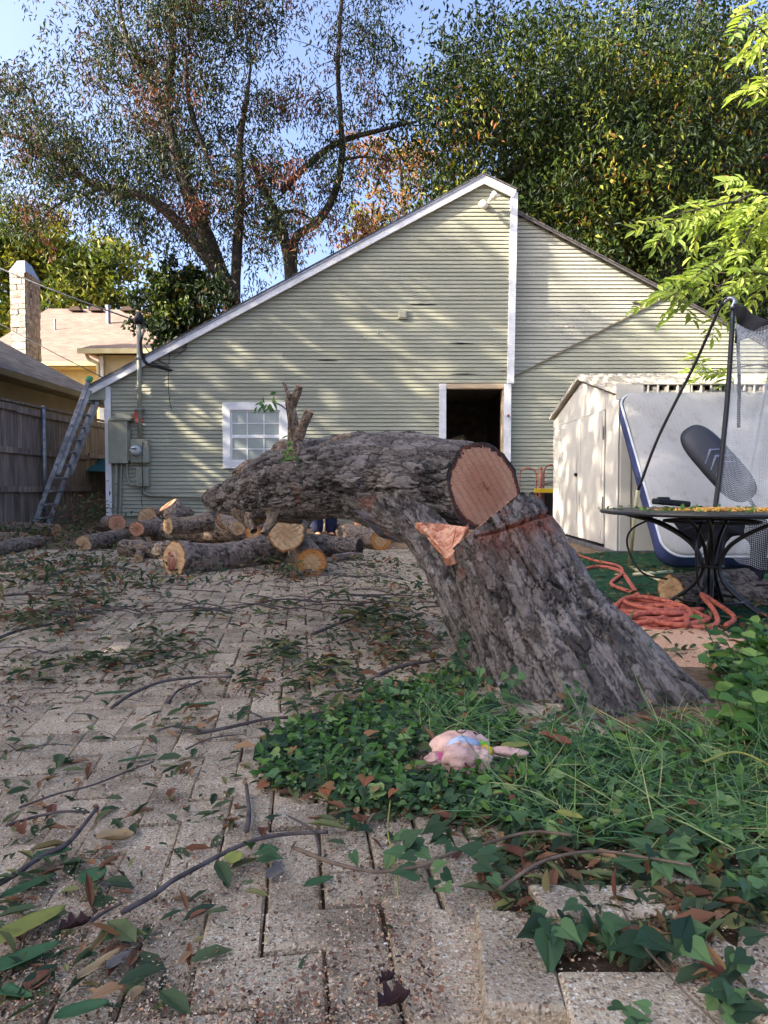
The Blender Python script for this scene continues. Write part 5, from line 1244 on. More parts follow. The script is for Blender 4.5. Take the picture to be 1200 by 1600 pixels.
    br('broken_limb', [(395, 812, 3.55, .035), (420, 800, 3.5, .045), (470, 803, 3.45, .042)], 50, 36, seed=15, tip='bark_brown')
    br('burl', [(365, 742, 3.42, .015), (390, 735, 3.4, .05), (412, 742, 3.36, .06), (440, 755, 3.3, .05)], 50, 44, seed=16, tip=None)
    br('burl', [(425, 705, 3.30, .012), (440, 702, 3.28, .04), (462, 706, 3.22, .05), (500, 715, 3.14, .05)], 50, 44, seed=17, tip=None)
    br('burl', [(505, 698, 3.1, .01), (535, 688, 3.08, .025), (560, 690, 3.06, .02), (590, 695, 3.04, .008)], 40, 30, seed=18, tip=None)
    # leafy shoots on the log
    C = []; D = []
    for (px, py, Y) in [(452, 700, 2.98), (450, 715, 2.97), (455, 690, 2.98), (462, 712, 2.97), (408, 632, 3.05), (414, 628, 3.05), (420, 630, 3.06), (426, 626, 3.06), (412, 637, 3.05)]:
        for k in range(3): C.append(P(px + rs.randn() * 4, py + rs.randn() * 5, Y + rs.randn() * .01)); D.append([rs.randn() * .7, -.4, -.6 + rs.randn() * .5])
    C = np.array(C); n = len(C); leafmesh('leaves', C, np.array(D), unit(rs.randn(n, 3) * .4 + [0, -.8, .6]), rs.uniform(.03, .05, n), rs.uniform(.012, .02, n), 'oval', rs.rand(n), 'leaf_weed', t)
    m = MB(); m.tube(spline([P(456, 648, 3.1), P(440, 634, 3.08), (P(425, 628, 3.07))], 8)[0], .003, 5); m.tube(spline([P(462, 735, 2.99), P(456, 715, 2.97), P(452, 695, 2.98)], 8)[0], .003, 5); m.build('shoot', 'vine_stem', t)
    # dry tendrils on the stump face
    m = MB(); r = np.random.RandomState(12)
    for k in range(9):
        x, y = 838 + r.randn() * 4, 985 + r.randn() * 6; q = [P(x, y, 2.16)]
        dxx, dyy = r.uniform(-40, 40), r.uniform(-25, 45)
        for s in range(1, 5): q.append(P(x + dxx * s / 4 + r.randn() * 4, y + dyy * s / 4 + r.randn() * 3, 2.155 - .01 * s * (r.rand()) - .0006 * dyy * s / 4))
        m.tube(spline(q, 14)[0], .0012, 4)
    m.build('dry_tendril', 'vine_stem', t)
main_tree()
def logs():
    def Lg(label, e0, e1, r, z0, z1, cut='cut_wood_tan', r1=None, mat='bark_log', name='log', cat='log', **k):
        r *= 1.12; r1 = r1 * 1.12 if r1 else None
        return log_obj(name, label, cat, G(*e0, z0), G(*e1, z1), r, r1, mat, cut, **k)
    # front row
    g0, g1 = G(284, 872, .115), G(436, 855, .12)
    t = Lg('thick front log with its split pale end facing the camera', (272, 874), (432, 856), .118, .115, .125, 'cut_wood_tan', r1=.12)
    # split-off slab of bare wood on that log's front face
    a, b = G(272, 872, .115), G(334, 868, .12); m = MB()
    V = []; 
    for p, s in ((a + [-.005, -.03, 0], 1.), (a * .35 + b * .65, 1.), (b, .6)): V += [p + [0, -.118 * s, -.075 * s], p + [0, -.128 * s, .01 * s], p + [0, -.095 * s, .062 * s], p + [0, -.03, .0], p + [0, -.03, -.1]]
    MB().add(V, [(0, 1, 6, 5), (1, 2, 7, 6), (2, 3, 8, 7), (4, 0, 5, 9), (5, 6, 11, 10), (6, 7, 12, 11), (7, 8, 13, 12), (9, 5, 10, 14), (0, 4, 3, 2, 1)[::-1], (10, 11, 12, 13, 14)]).build('split_face', 'split_wood', t)
    Lg('log with round orange-rimmed end pointing at the camera at the front of the pile', (487, 880), (455, 832), .098, .098, .12, 'cut_wood_orange', ends=(1, 1), r1=.1)
    Lg('log with pale ringed end resting on top of the orange-rimmed log', (447, 832), (470, 806), .115, .34, .36, 'cut_wood_tan')
    Lg('short dark log lying right of the crossed logs', (478, 852), (562, 856), .095, .095, .09, 'bark_log', r1=.075)
    Lg('log with upright oval orange end right of the dark log', (595, 845), (505, 822), .095, .10, .12, 'cut_wood_orange', r1=.11)
    Lg('long ridged brown log lying across the back of the pile', (243, 832), (455, 836), .085, .14, .16, 'bark_brown', mat='bark_brown', r1=.10)
    Lg('middle dark log poking out left of the split log', (193, 856), (300, 862), .070, .075, .08, 'bark_log', r1=.085)
    Lg('small log with a round cut end tilted upward near the house corner', (183, 817), (168, 818), .085, .24, .14, 'cut_wood_red', r1=.09)
    Lg('short log with pale cut end facing left below the tilted log', (130, 850), (192, 838), .072, .072, .075, 'cut_wood_tan')
    Lg('log with pale pinkish end at the foot of the ladder', (88, 828), (0, 826), .066, .12, .10, 'cut_wood_red', r1=.07)
    Lg('mossy rough log lying low at the left picture edge', (60, 846), (-40, 866), .06, .06, .06, 'bark_log')
    Lg('log with a broad tan end high at the back of the pile', (230, 808), (292, 803), .10, .30, .28, 'cut_wood_tan', r1=.085)
    Lg('upright sawn stump piece standing on the back of the pile', (262, 789), (272, 808), .11, .45, .30, 'cut_wood_red', r1=.15)
    Lg('forked thin branch piece with a pale cut tip behind the pile', (338, 797), (300, 822), .035, .34, .2, 'cut_wood_tan', r1=.06)
    Lg('small broken log end with reddish wood beside the tan-ended log', (214, 826), (250, 822), .07, .22, .2, 'cut_wood_red', r1=.08)
    Lg('thin dark branch piece with a white cut end in front of the middle log', (216, 873), (228, 848), .03, .035, .10, 'cut_wood_tan')
    Lg('short upright stub leaning on the long brown log', (242, 812), (250, 838), .035, .28, .10, 'cut_wood_tan', r1=.05)
    Lg('log with small orange heartwood end in the shade under the trunk tip', (396, 833), (430, 820), .06, .26, .3, 'cut_wood_orange')
    Lg('rough log lying behind the trunk tip', (340, 826), (420, 822), .10, .16, .16, 'bark_brown')
    Lg('thin branch with a pale round end on the ground before the dark log', (522, 873), (565, 868), .028, .03, .035, 'cut_wood_tan', r1=.02)
    Lg('large pale wood chunk glimpsed left of the standing person', (400, 812), (432, 808), .17, .30, .32, 'cut_wood_red', mat='bark_brown')
    Lg('short bark-covered log behind the person, right side', (560, 808), (612, 812), .12, .30, .26, 'cut_wood_red', mat='bark_brown')
    Lg('split reddish wood billet behind the person', (575, 822), (622, 826), .085, .14, .14, 'cut_wood_red', mat='bark_brown')
    Lg('thin straight log lying behind the tilted log by the house corner', (205, 836), (150, 822), .045, .07, .08, 'cut_wood_tan')
    Lg('mossy log lying across the pile just below the sawn stump piece', (330, 816), (262, 822), .075, .30, .28, 'cut_wood_tan', mat='bark_brown')
    Lg('stout short log wedged at the back under the trunk tip, pinkish end', (352, 812), (392, 806), .085, .32, .32, 'cut_wood_red')
    Lg('slim log resting on the long ridged one, pale end toward the camera', (372, 826), (352, 812), .05, .30, .32, 'cut_wood_tan')
    Lg('dark log lying flat at the far left beyond the ladder log', (40, 842), (-50, 838), .06, .08, .08, 'cut_wood_tan', mat='bark_brown')
    # right side, under the table
    Lg('dark log with pale sawn end lying under the patio table', (1168, 912), (1048, 925), .075, .10, .08, 'cut_wood_tan', mat='bark_log', r1=.085)
    Lg('dark log lying behind the first one at the right picture edge', (1245, 925), (1110, 930), .06, .07, .06, 'bark_log', mat='bark_log')
logs()
def person():
    Y = 8.75; bx_, = [P(505, 800, Y)[0]]
    t = thing('person', 'person in dark blue jeans standing bent over behind the log pile', 'person', (bx_, Y, 0))
    def skin(name, verts, edges, rad, mat, root, sub=2):
        me = bpy.data.meshes.new(name); off = root_loc(t); me.from_pydata([Vector(v) - off for v in verts], edges, []); o = link_mesh(name, me, mat, t)
        o.modifiers.new('skin', 'SKIN'); sm = o.modifiers.new('sub', 'SUBSURF'); sm.levels = sm.render_levels = sub
        for i, r in enumerate(rad): 
            r = r if isinstance(r, tuple) else (r, r); me.skin_vertices[0].data[i].radius = r; me.skin_vertices[0].data[i].use_root = (i == root)
        return o
    x = bx_; f = Y
    hip = (x, f, .90); lk, rk = (x - .08, f - .06, .50), (x + .10, f + .02, .50); la, ra = (x - .07, f, .10), (x + .09, f + .06, .10)
    chest = (x + .38, f - .02, 1.02); neck = (x + .55, f - .03, .98); head = (x + .70, f - .04, .94)
    sl, sr = (x + .46, f - .20, 1.0), (x + .46, f + .16, 1.0); elb, er = (x + .40, f - .24, .72), (x + .42, f + .20, .72); hl, hr = (x + .26, f - .22, .50), (x + .32, f + .18, .48)
    V = [hip, (x + .2, f, 1.0), chest, neck, head, (x + .80, f - .04, .91), (x - .09, f, .85), lk, la, (x + .03 - .07, f - .14, .05), (x + .09, f + .02, .85), rk, ra, (x + .12, f - .06, .05), sl, elb, hl, sr, er, hr]
    E = [(0, 1), (1, 2), (2, 3), (3, 4), (4, 5), (0, 6), (6, 7), (7, 8), (8, 9), (0, 10), (10, 11), (11, 12), (12, 13), (2, 14), (14, 15), (15, 16), (2, 17), (17, 18), (18, 19)]
    Rr = [.13, .12, .14, .05, .095, .08, .08, .055, .04, .035, .08, .055, .04, .035, .055, .04, .028, .055, .04, .028]
    skin('body', V, E, Rr, 'skin', 0)
    skin('jeans', [hip, (x + .08, f, .96), (x - .085, f, .82), lk, (la[0], la[1], .08), (x + .095, f + .02, .82), rk, (ra[0], ra[1], .08)], [(0, 1), (0, 2), (2, 3), (3, 4), (0, 5), (5, 6), (6, 7)], [.155, .15, .105, .085, .08, .105, .085, .08], 'denim', 0)
    skin('shirt', [(x + .06, f, .97), (x + .2, f, 1.03), chest, (x + .50, f - .02, 1.0), sl, (x + .43, f - .22, .84), sr, (x + .44, f + .18, .84)], [(0, 1), (1, 2), (2, 3), (2, 4), (4, 5), (2, 6), (6, 7)], [.155, .15, .165, .08, .075, .065, .075, .065], 'shirt', 0)
    m = MB(); m.lathe((head[0] - .02, head[1], head[2] + .02), [(.0, -.06), (.09, -.02), (.108, .03), (.10, .08), (.05, .105), (0, .11)], 14, (.5, 0, .85)); m.build('hair', 'hair', t, smooth=True)
    for k, (a, b) in enumerate(((la, -1), (ra, 1))):
        m = MB(); m.box((a[0] - .05, a[1] - .19, 0), (a[0] + .05, a[1] + .08, .09)); m.build('shoe', 'black_rubber', t, bevel=.03, seg=3)
    for side, h, e in ((-1, hl, elb), (1, hr, er)):
        h = np.array(h)
        for k in range(4):
            d = np.array([-.35 + .12 * k, -.25, -.9]); d = unit(d); b = h + [(-.03 + .02 * k), -.01, -.03]; m = MB(); L = (.07, .085, .08, .065)[k]; m.tube(spline([b, b + d * L * .5, b + d * L + [-.02, .02, .0]], 7)[0], [.0095, .009, .009, .0085, .008, .0075, .006], 7); m.build('finger', 'skin', t, smooth=True)
        m = MB(); m.tube(spline([h + [.03, -.02, 0], h + [.05, -.05, -.03], h + [.035, -.07, -.06]], 6)[0], [.011, .0105, .01, .0095, .009, .007], 7); m.build('thumb', 'skin', t, smooth=True)
person()
def toy():
    c = G(724, 1204, .028)
    TS = .84; t = thing('plush_toy', 'faded pink plush toy lying face-down among the ivy below the stump', 'toy', c)
    def blob(name, cx, cy_, cz, rx, ry, rz, mat, n=28, m_=18, jag=0., zmin=-1., rough=.05, seed=0, yaw=0):
        V = []; Fq = []; r = np.random.RandomState(seed)
        for i in range(m_ + 1):
            a = math.pi * (i / m_) - math.pi / 2
            for k in range(n):
                b = 2 * math.pi * k / n; s = 1 + rough * (vnoise(np.array([[math.cos(b) * 3 + seed, math.sin(b) * 3, i * .5]]), seed)[0] - .5) * 2
                z = math.sin(a)
                if z < zmin: z = zmin + jag * r.randn()
                p = np.array([math.cos(a) * math.cos(b) * rx * s, math.cos(a) * math.sin(b) * ry * s, 0]); cc, ss = math.cos(yaw), math.sin(yaw)
                V.append(c + np.array([cx + p[0] * cc - p[1] * ss, cy_ + p[0] * ss + p[1] * cc, cz + z * rz * s]) * TS)
        for i in range(m_):
            for k in range(n): Fq.append((i * n + k, i * n + (k + 1) % n, (i + 1) * n + (k + 1) % n, (i + 1) * n + k))
        return MB().add(V, Fq).build(name, mat, t, smooth=True)
    blob('head', .0, .055, .042, .085, .07, .046, 'pink_plush', seed=1, rough=.12)
    blob('band', -.002, .005, .058, .050, .030, .036, 'blue_band', seed=2, rough=.08)
    blob('body', -.012, -.022, .045, .050, .042, .040, 'pink_plush', seed=3, zmin=-.5, jag=.16, rough=.2)
    blob('frill', .040, -.018, .040, .034, .028, .030, 'pink_plush', seed=4, zmin=-.3, jag=.3, rough=.35)
    blob('arm', -.078, .0, .035, .028, .02, .016, 'pink_plush', seed=5, rough=.3); blob('flower', -.064, -.004, .038, .015, .014, .013, 'magenta_felt', 14, 10, rough=.3, seed=6)
    blob('flower', .058, .008, .052, .022, .018, .015, 'yellow_felt', 16, 10, rough=.35, seed=7); blob('leaf_patch', .052, .024, .064, .024, .014, .009, 'green_felt', 16, 10, rough=.3, seed=8)
    blob('leg', .135, .035, .038, .052, .022, .013, 'pink_plush', 20, 12, rough=.25, seed=9, yaw=-.35)
    m = MB()
    for pts in ([(-.02, .01, .108), (-.01, -.004, .106), (.0, -.002, .108), (.008, .012, .108)], [(-.04, .03, .108), (-.02, .03, .113), (.0, .03, .113)], [(.035, .0, .098), (.03, .02, .10), (.045, .03, .09)], [(.035, .035, .10), (.05, .03, .092)]):
        m.tube(spline([c + np.array(p) * TS for p in pts], 8)[0], .0013, 5)
    m.build('stitching', 'stitch_dark', t)
    m = MB(); r = np.random.RandomState(3)
    for k in range(110):
        a = r.uniform(math.pi, 2 * math.pi); b = c + np.array([-.012 + .048 * math.cos(a), -.022 + .040 * math.sin(a), .028 + r.rand() * .006]) * TS; m.tube([b, b + [r.randn() * .003, -.003, -.010 - r.rand() * .008]], [.002, .0008], 4)
    for k in range(60):
        a = r.uniform(math.pi, 2 * math.pi); b = c + np.array([.040 + .033 * math.cos(a), -.018 + .027 * math.sin(a), .030 + r.rand() * .006]) * TS; m.tube([b, b + [r.randn() * .003, -.003, -.010 - r.rand() * .008]], [.002, .0008], 4)
    m.build('fringe', 'pink_plush', t)
toy()

# ================================================================== TREES
YT = 21.0
DEN = ["003899853476101138999999",
       "106788641266146789999999",
       "631688720477667899999999",
       "874378643576889999999999",
       "888577655665899999999999",
       "888877677666368999999999",
       "778887776567655999999999",
       "786546755768000999999999",
       "887207740000000029999999",
       "994028860000000000089999"]
def limb(mb, rows, Y, n=None, seg=10):
    """rows: px, py, radius [, depth offset]"""
    pts = [np.append(P(q[0], q[1], Y + (q[3] if len(q) > 3 else 0)), q[2]) for q in rows]
    n = n or max(8, len(pts) * 5); q, _ = spline(pts, n); r = q[:, 3] * (1 + .12 * (vnoise(q[:, :3] * 2.5, 3) - .5) * 2)
    mb.tube(q[:, :3], list(np.maximum(r, .006)), seg)
def leaf_cluster_points(centers, per, spread, droop, rng):
    n = len(centers) * per; C = np.repeat(centers, per, 0) + rng.randn(n, 3) * spread
    D = rng.randn(n, 3) * .8 + [0, 0, -droop]; N = rng.randn(n, 3) + [0, 0, .8]
    return C, D, N
def sample_cells(cols, rows_, per_cell, rng, Y, dY, dens=lambda d: d / 9.0, depth_bias=0):
    out = []
    for j, row in enumerate(DEN):
        for i, ch in enumerate(row):
            if not (cols(i, j)) or ch == '0': continue
            d = dens(int(ch)); k = rng.poisson(per_cell * d)
            if k: out.append(np.stack([(i + rng.rand(k)) * 50, (j + rng.rand(k)) * 50], 1))
    xy = np.vstack(out); y = Y + rng.uniform(-dY, dY, len(xy))
    return np.array([P(a, b, c) for (a, b), c in zip(xy, y)])
def twigs_to(mb, centers, trunkpts, rng, k=60, r=.012):
    tp = np.array(trunkpts)
    for c in centers[rng.choice(len(centers), min(k, len(centers)), replace=False)]:
        d = np.linalg.norm(tp - c, axis=1); q = tp[np.argmin(d)]
        if d.min() > 3.2: continue
        m_ = (q + c) / 2 + rng.randn(3) * .12 + [0, 0, .08]; mb.tube(spline([q, m_, c], 6)[0], [r, r * .9, r * .8, r * .6, r * .4, r * .25], 4, cap=False)
def make_tree(label, base_px, Y, limbs, cells, per_cell, per, spread, L, W, mat, droop=.8, dY=2.2, seed=1, rnd=None, name='tree', tmpl='lance', extra=None):
    rng = np.random.RandomState(seed); bx = P(base_px, 700, Y)[0]
    t = thing(name, label, 'tree', (bx, Y, 0)); mb = MB()
    fr = np.array(limbs[0][0][:2]); p0 = P(limbs[0][0][0], limbs[0][0][1], Y)
    mb.tube([(p0[0] + .1, Y, -.1), (p0[0] + .03, Y, p0[2] * .5), tuple(p0)], [limbs[0][0][2] * 1.35, limbs[0][0][2] * 1.1, limbs[0][0][2]], 12)
    tp = []
    for k, l in enumerate(limbs):
        if k == 0: limb(mb, l, Y)
        mm = MB()
        if k: limb(mm, l, Y); mm.build('limb', 'bark_far', t, smooth=True)
        for q in spline([P(q[0], q[1], Y + (q[3] if len(q) > 3 else 0)) for q in l], 14)[0]: tp.append(q)
    mb.build('trunk', 'bark_far', t, smooth=True)
    cen = sample_cells(cells, None, per_cell, rng, Y, dY) if cells else np.zeros((0, 3))
    if extra is not None: cen = np.vstack([cen, extra(rng)])
    cen = cen[cen[:, 2] > 2.0]
    tw = MB(); twigs_to(tw, cen, tp, rng, 420); tag(tw.build('twigs', 'bark_far', t), kind='stuff')
    rc = rng.rand(len(cen)); sub_ = 8; cen = np.repeat(cen, sub_, 0) + rng.randn(len(cen) * sub_, 3) * spread * [1.25, 1.25, .8]; rc = np.repeat(rc, sub_)
    C, D, N = leaf_cluster_points(cen, per, spread * .5, droop, rng); n = len(C)
    cr = np.repeat(rc, per); rr = rnd(cr, rng, n) if rnd else np.clip(cr * .7 + rng.rand(n) * .35, 0, 1)
    leafmesh('crown', C, D, N, rng.uniform(.7, 1.25, n) * L, rng.uniform(.7, 1.2, n) * W, tmpl, rr, mat, t)
    return t
def green_red(cr, rng, n):
    g = rng.rand(n) * .70; return np.where(cr > .87, .76 + rng.rand(n) * .24, np.where(rng.rand(n) < .04, .8, g))
A_l = [[(372, 620, .30), (364, 480, .27), (346, 432, .26), (312, 345, .22), (290, 290, .20), (262, 195, .16), (235, 130, .12), (205, 75, .09), (188, 20, .06), (180, -60, .03)],
       [(346, 436, .18), (322, 402, .17), (275, 345, .16), (235, 312, .15), (190, 298, .14), (140, 285, .12), (80, 240, .10), (30, 215, .08), (-40, 200, .05)],
       [(366, 490, .17), (370, 400, .15), (376, 300, .13), (374, 230, .10), (386, 150, .06), (392, 100, .03)],
       [(262, 195, .14), (264, 130, .14), (270, 50, .11), (268, -60, .08)],
       [(334, 270, .07), (320, 235, .07), (303, 190, .08), (293, 140, .07), (290, 90, .05)],
       [(150, 298, .05), (105, 312, .04), (72, 335, .03), (60, 372, .02)],
       [(205, 75, .05), (170, 40, .04), (140, 10, .02)], [(262, 195, .05), (225, 190, .04), (190, 165, .02)], [(376, 260, .05), (350, 225, .04), (335, 190, .02)]]
make_tree('tall pecan tree with a forked trunk rising left of centre behind the roof', 372, YT, A_l, lambda i, j: i <= 8 and not (i < 4 and j > 6) and not (i >= 4 and i <= 6 and j >= 8), 5.6, 19, .34, .17, .046, 'leaf_pecan', 1.0, 2.4, 11, green_red, extra=lambda r: np.array([P(a, b, YT + r.uniform(-2.5, 2.5)) for a, b in np.stack([r.uniform(40, 430, 210), r.uniform(-420, -10, 210)], 1)]))
B_l = [[(460, 620, .22), (455, 432, .20), (447, 385, .17), (432, 335, .13), (408, 285, .09), (392, 240, .05)],
       [(455, 425, .16), (462, 372, .15), (492, 350, .13), (520, 310, .12), (534, 250, .10), (532, 180, .08), (528, 100, .07), (535, -20, .05)],
       [(440, 300, .10), (480, 258, .10), (530, 222, .09), (600, 202, .06), (650, 190, .03)],
       [(432, 335, .07), (462, 330, .05), (490, 345, .04)], [(534, 250, .05), (570, 245, .04), (610, 252, .02)], [(392, 240, .03), (410, 262, .025), (425, 292, .02)]]
make_tree('slender multi-stemmed tree with wispy leaves just left of the gable', 455, YT + 1, B_l, lambda i, j: 8 <= i <= 12, 3.4, 17, .32, .165, .044, 'leaf_pecan', 1.2, 2.0, 12, green_red, extra=lambda r: np.array([P(a, b, YT + 1 + r.uniform(-2, 2)) for a, b in np.stack([r.uniform(400, 640, 130), r.uniform(-380, -20, 130)], 1)]))
C_l = [[(1058, 620, .42), (1050, 460, .38), (1042, 330, .34), (1040, 282, .30)],
       [(1042, 290, .24), (985, 262, .24), (930, 238, .21), (880, 236, .17), (830, 250, .12), (790, 275, .08), (740, 300, .04)],
       [(1040, 290, .24), (1052, 240, .22), (1075, 190, .18), (1086, 110, .14), (1092, 20, .10), (1095, -60, .06)],
       [(960, 250, .14), (930, 190, .12), (902, 120, .09), (862, 60, .05)], [(1060, 300, .12), (1110, 270, .12), (1160, 250, .09), (1230, 240, .06)],
       [(860, 240, .07), (820, 200, .06), (770, 170, .04), (715, 185, .02)], [(1075, 190, .07), (1120, 150, .06), (1170, 120, .04)]]
make_tree('broad dark oak filling the sky behind the right half of the house', 1056, YT + 1, C_l, lambda i, j: i >= 13, 4.6, 21, .50, .19, .075, 'leaf_oak', .7, 3.0, 13, extra=lambda r: np.array([P(a, b, YT + 3.5 + r.rand() * 3) for a, b in np.stack([r.uniform(700, 1330, 560), r.uniform(120, 620, 560)], 1) if a > 900 or b > 180]))
make_tree('dense back tree closing the view far behind the broad oak', 900, 31, [[(900, 600, .4), (895, 400, .35), (890, 260, .25), (880, 160, .12)], [(892, 320, .2), (960, 240, .14), (1020, 180, .06)], [(892, 300, .2), (820, 230, .14), (780, 190, .05)]],
          None, 0, 14, .5, .42, .20, 'leaf_oak', .6, 3, 14, extra=lambda r: np.array([P(a, b, 31 + r.rand() * 4) for a, b in np.stack([r.uniform(690, 1330, 700), r.uniform(150, 620, 700)], 1) if b > 330 - (a - 690) * .5]))
make_tree('yellow-green tree standing beyond the stone chimney', 40, 38, [[(40, 620, .4), (42, 480, .35), (50, 400, .22), (60, 340, .1)], [(44, 440, .2), (90, 400, .14), (120, 370, .06)], [(42, 430, .2), (5, 390, .14), (-20, 360, .06)]],
          None, 0, 14, .45, .36, .17, 'leaf_yellow', .5, 3, 15, extra=lambda r: np.array([P(a, b, 38 + r.uniform(-2, 2)) for a, b in np.stack([np.concatenate([r.uniform(-60, 100, 130), r.uniform(90, 195, 55)]), np.concatenate([r.uniform(335, 560, 130), r.uniform(385, 480, 55)])], 1)]))
make_tree('leafy green bush-like tree rising behind the lower roof edge on the left', 290, 20.2, [[(285, 620, .1), (284, 520, .09), (280, 470, .06), (290, 420, .03)], [(284, 530, .05), (310, 490, .04), (330, 455, .02)]],
          None, 0, 14, .17, .17, .10, 'leaf_oak', .5, .8, 16, extra=lambda r: np.array([P(a, b, 20.2 + r.uniform(-.7, .7)) for a, b in np.stack([282 + r.randn(80) * 27, 470 + r.randn(80) * 28], 1)]))
make_tree('thin pinkish autumn tree glimpsed far off left of the gable peak', 640, 33, [[(645, 620, .25), (640, 420, .2), (632, 330, .14), (625, 250, .05)], [(636, 360, .1), (660, 300, .06), (672, 250, .03)]],
          None, 0, 12, .38, .30, .13, 'leaf_red', .5, 2, 17, extra=lambda r: np.array([P(a, b, 33 + r.uniform(-1.5, 1.5)) for a, b in np.stack([r.uniform(560, 705, 40), r.uniform(225, 420, 40)], 1)]))
def near_branch():
    rng = np.random.RandomState(31); Y = 6.3
    t = thing('leafy_tree', 'near tree reaching in from the right with sunlit yellow-green compound leaves', 'tree', (7.2, 7.4, 0))
    mb = MB(); mb.tube(spline([(7.2, 7.4, -.1), (7.1, 7.3, 1.8), (6.9, 7.2, 3.4), (6.8, 7.1, 5.4)], 16)[0], list(np.linspace(.2, .09, 16)), 12); mb.build('trunk', 'bark_far', t, smooth=True)
    st = np.array([6.95, 7.2, 2.9]); brs = []
    for pts in ([st, P(1230, 350, 6.8), P(1160, 380, 6.4), P(1090, 430, 6.2), P(1040, 470, 6.1)], [st, P(1240, 310, 6.8), P(1150, 315, 6.5), P(1080, 330, 6.3), P(1010, 345, 6.2)], [st, P(1240, 430, 6.7), P(1170, 420, 6.2), P(1120, 450, 6.0)],
                [st, P(1260, 560, 7.2), P(1180, 570, 6.9), P(1110, 580, 6.8)], [np.array([6.8, 7.1, 5.0]), P(1250, 60, 6.8), P(1180, 40, 6.4), P(1120, 50, 6.2)], [np.array([6.8, 7.1, 4.6]), P(1250, 140, 6.8), P(1190, 110, 6.5)]):
        q = spline(pts, 30)[0]; m = MB(); m.tube(q, list(np.linspace(.035, .004, 30)), 7); m.build('branch', 'bark_far', t, smooth=True); brs.append(q)
    C = []; D = []; N = []; rr = []; Ls = []; rach = MB()
    for bi, q in enumerate(brs):
        nleaf = (58, 46, 44, 20, 26, 22)[bi]
        for k in range(nleaf):
            i = rng.randint(9, 30); o = q[i] + rng.randn(3) * [.05, .1, .04]; d = unit(np.array([-.55 + rng.randn() * .7, rng.randn() * .5, -.35 + rng.randn() * .35])); L = rng.uniform(.26, .4); sag = rng.uniform(.1, .35); up = unit(np.array([0, -.3, 1]) + rng.randn(3) * .3)
            pts = [o + d * L * f + [0, 0, -sag * L * f * f] for f in np.linspace(0, 1, 7)]; rach.tube(pts, .0022, 4, cap=False); sd_ = unit(np.cross(d, up)); tone = rng.rand() * .6
            for f in np.linspace(.22, .95, 6):
                for s in (-1, 1): p = o + d * L * f + np.array([0, 0, -sag * L * f * f]); C.append(p); D.append(sd_ * s * .9 + d * .55 + [0, 0, -.15] + rng.randn(3) * .15); N.append(up + rng.randn(3) * .25); rr.append(tone + rng.rand() * .4); Ls.append(rng.uniform(.09, .14))
            C.append(pts[-1]); D.append(d + [0, 0, -.4]); N.append(up); rr.append(tone); Ls.append(.12)
    tag(rach.build('leaf_stalks', 'vine_stem', t), kind='stuff'); C = np.array(C); Ls = np.array(Ls)
    leafmesh('crown', C, np.array(D), np.array(N), Ls, Ls * .36, 'oval', np.array(rr), 'leaf_sunny', t)
near_branch()
def side_tree(label, cx, cyy, cz, rx, ry, rz, n, seed, size=.30):
    """trees standing left of the yard, outside the picture; they shade the paving and dapple the wall"""
    rng = np.random.RandomState(seed); t = thing('shade_tree', label, 'tree', (cx, cyy, 0)); mb = MB()
    mb.tube(spline([(cx, cyy, -.1), (cx + .2, cyy, cz * .4), (cx, cyy + .2, cz), (cx + .1, cyy, cz + rz * .7)], 14)[0], list(np.linspace(.3, .05, 14)), 10)
    mb.build('trunk', 'bark_far', t, smooth=True)
    for k in range(16):
        a = k * 2.4; e = rng.uniform(-.2, .6); d = np.array([math.cos(a) * rx, math.sin(a) * ry, e * rz]) * .85; s = np.array([cx, cyy, cz * rng.uniform(.45, .9)]); m = MB(); m.tube(spline([s, s + d * .5 + [0, 0, .5], np.array([cx, cyy, cz]) + d], 12)[0], list(np.linspace(.10, .015, 12)), 7); m.build('limb', 'bark_far', t, smooth=True)
    k = n // 26; v = rng.randn(k, 3); v = unit(v) * rng.uniform(.25, 1, (k, 1)) ** .45; cen = np.array([cx, cyy, cz]) + v * [rx, ry, rz]
    C, D, N = leaf_cluster_points(cen, 26, .36, .5, rng); nn = len(C)
    leafmesh('crown', C, D, N, rng.uniform(.7, 1.2, nn) * size, rng.uniform(.7, 1.2, nn) * size * .45, 'lance', rng.rand(nn) * .8, 'leaf_oak', t)
side_tree('dense shade tree left of the yard, nearest the camera', -10.5, -2.6, 6.4, 3.0, 6.4, 5.6, 46000, 41, .34)
side_tree('shade tree left of the yard beyond the nearer one, its thin crown dappling the wall', -11.5, 7.2, 8.2, 3.0, 5.2, 4.2, 11500, 42, .30)

# ================================================================== GROUND COVER
R_ = np.random.RandomState(77)
STP = [(.72, 2.30, .33)]
def wsample(n, poly, box, z=0.0):
    out = []; tot = 0
    while tot < n:
        x = R_.uniform(box[0], box[1], n * 3); y = R_.uniform(box[2], box[3], n * 3)
        px, py = proj(np.stack([x, y, zg(x, y) + z], -1)); ok = inpoly(px, py, poly)
        ok &= ((x - .70) ** 2 + (y - 2.16) ** 2) > (.42 + .05 * np.sin(x * 37) * np.sin(y * 31)) ** 2; ok &= (np.abs(x - .20) > .13) | (np.abs(y - 1.70) > .10)
        if ok.sum() == 0: break
        out.append(np.stack([x[ok], y[ok]], 1)); tot += ok.sum()
    return np.vstack(out)[:n]
IVY = [(392, 1222), (425, 1160), (470, 1135), (540, 1120), (590, 1090), (650, 1075), (700, 1050), (760, 1040), (820, 1045), (960, 1075), (1060, 1072), (1110, 1040), (1200, 1015), (1330, 1015), (1330, 1560), (1215, 1440), (1120, 1390), (1060, 1350), (940, 1330), (850, 1325), (760, 1290), (690, 1275), (620, 1280), (540, 1262), (470, 1245), (420, 1240)]
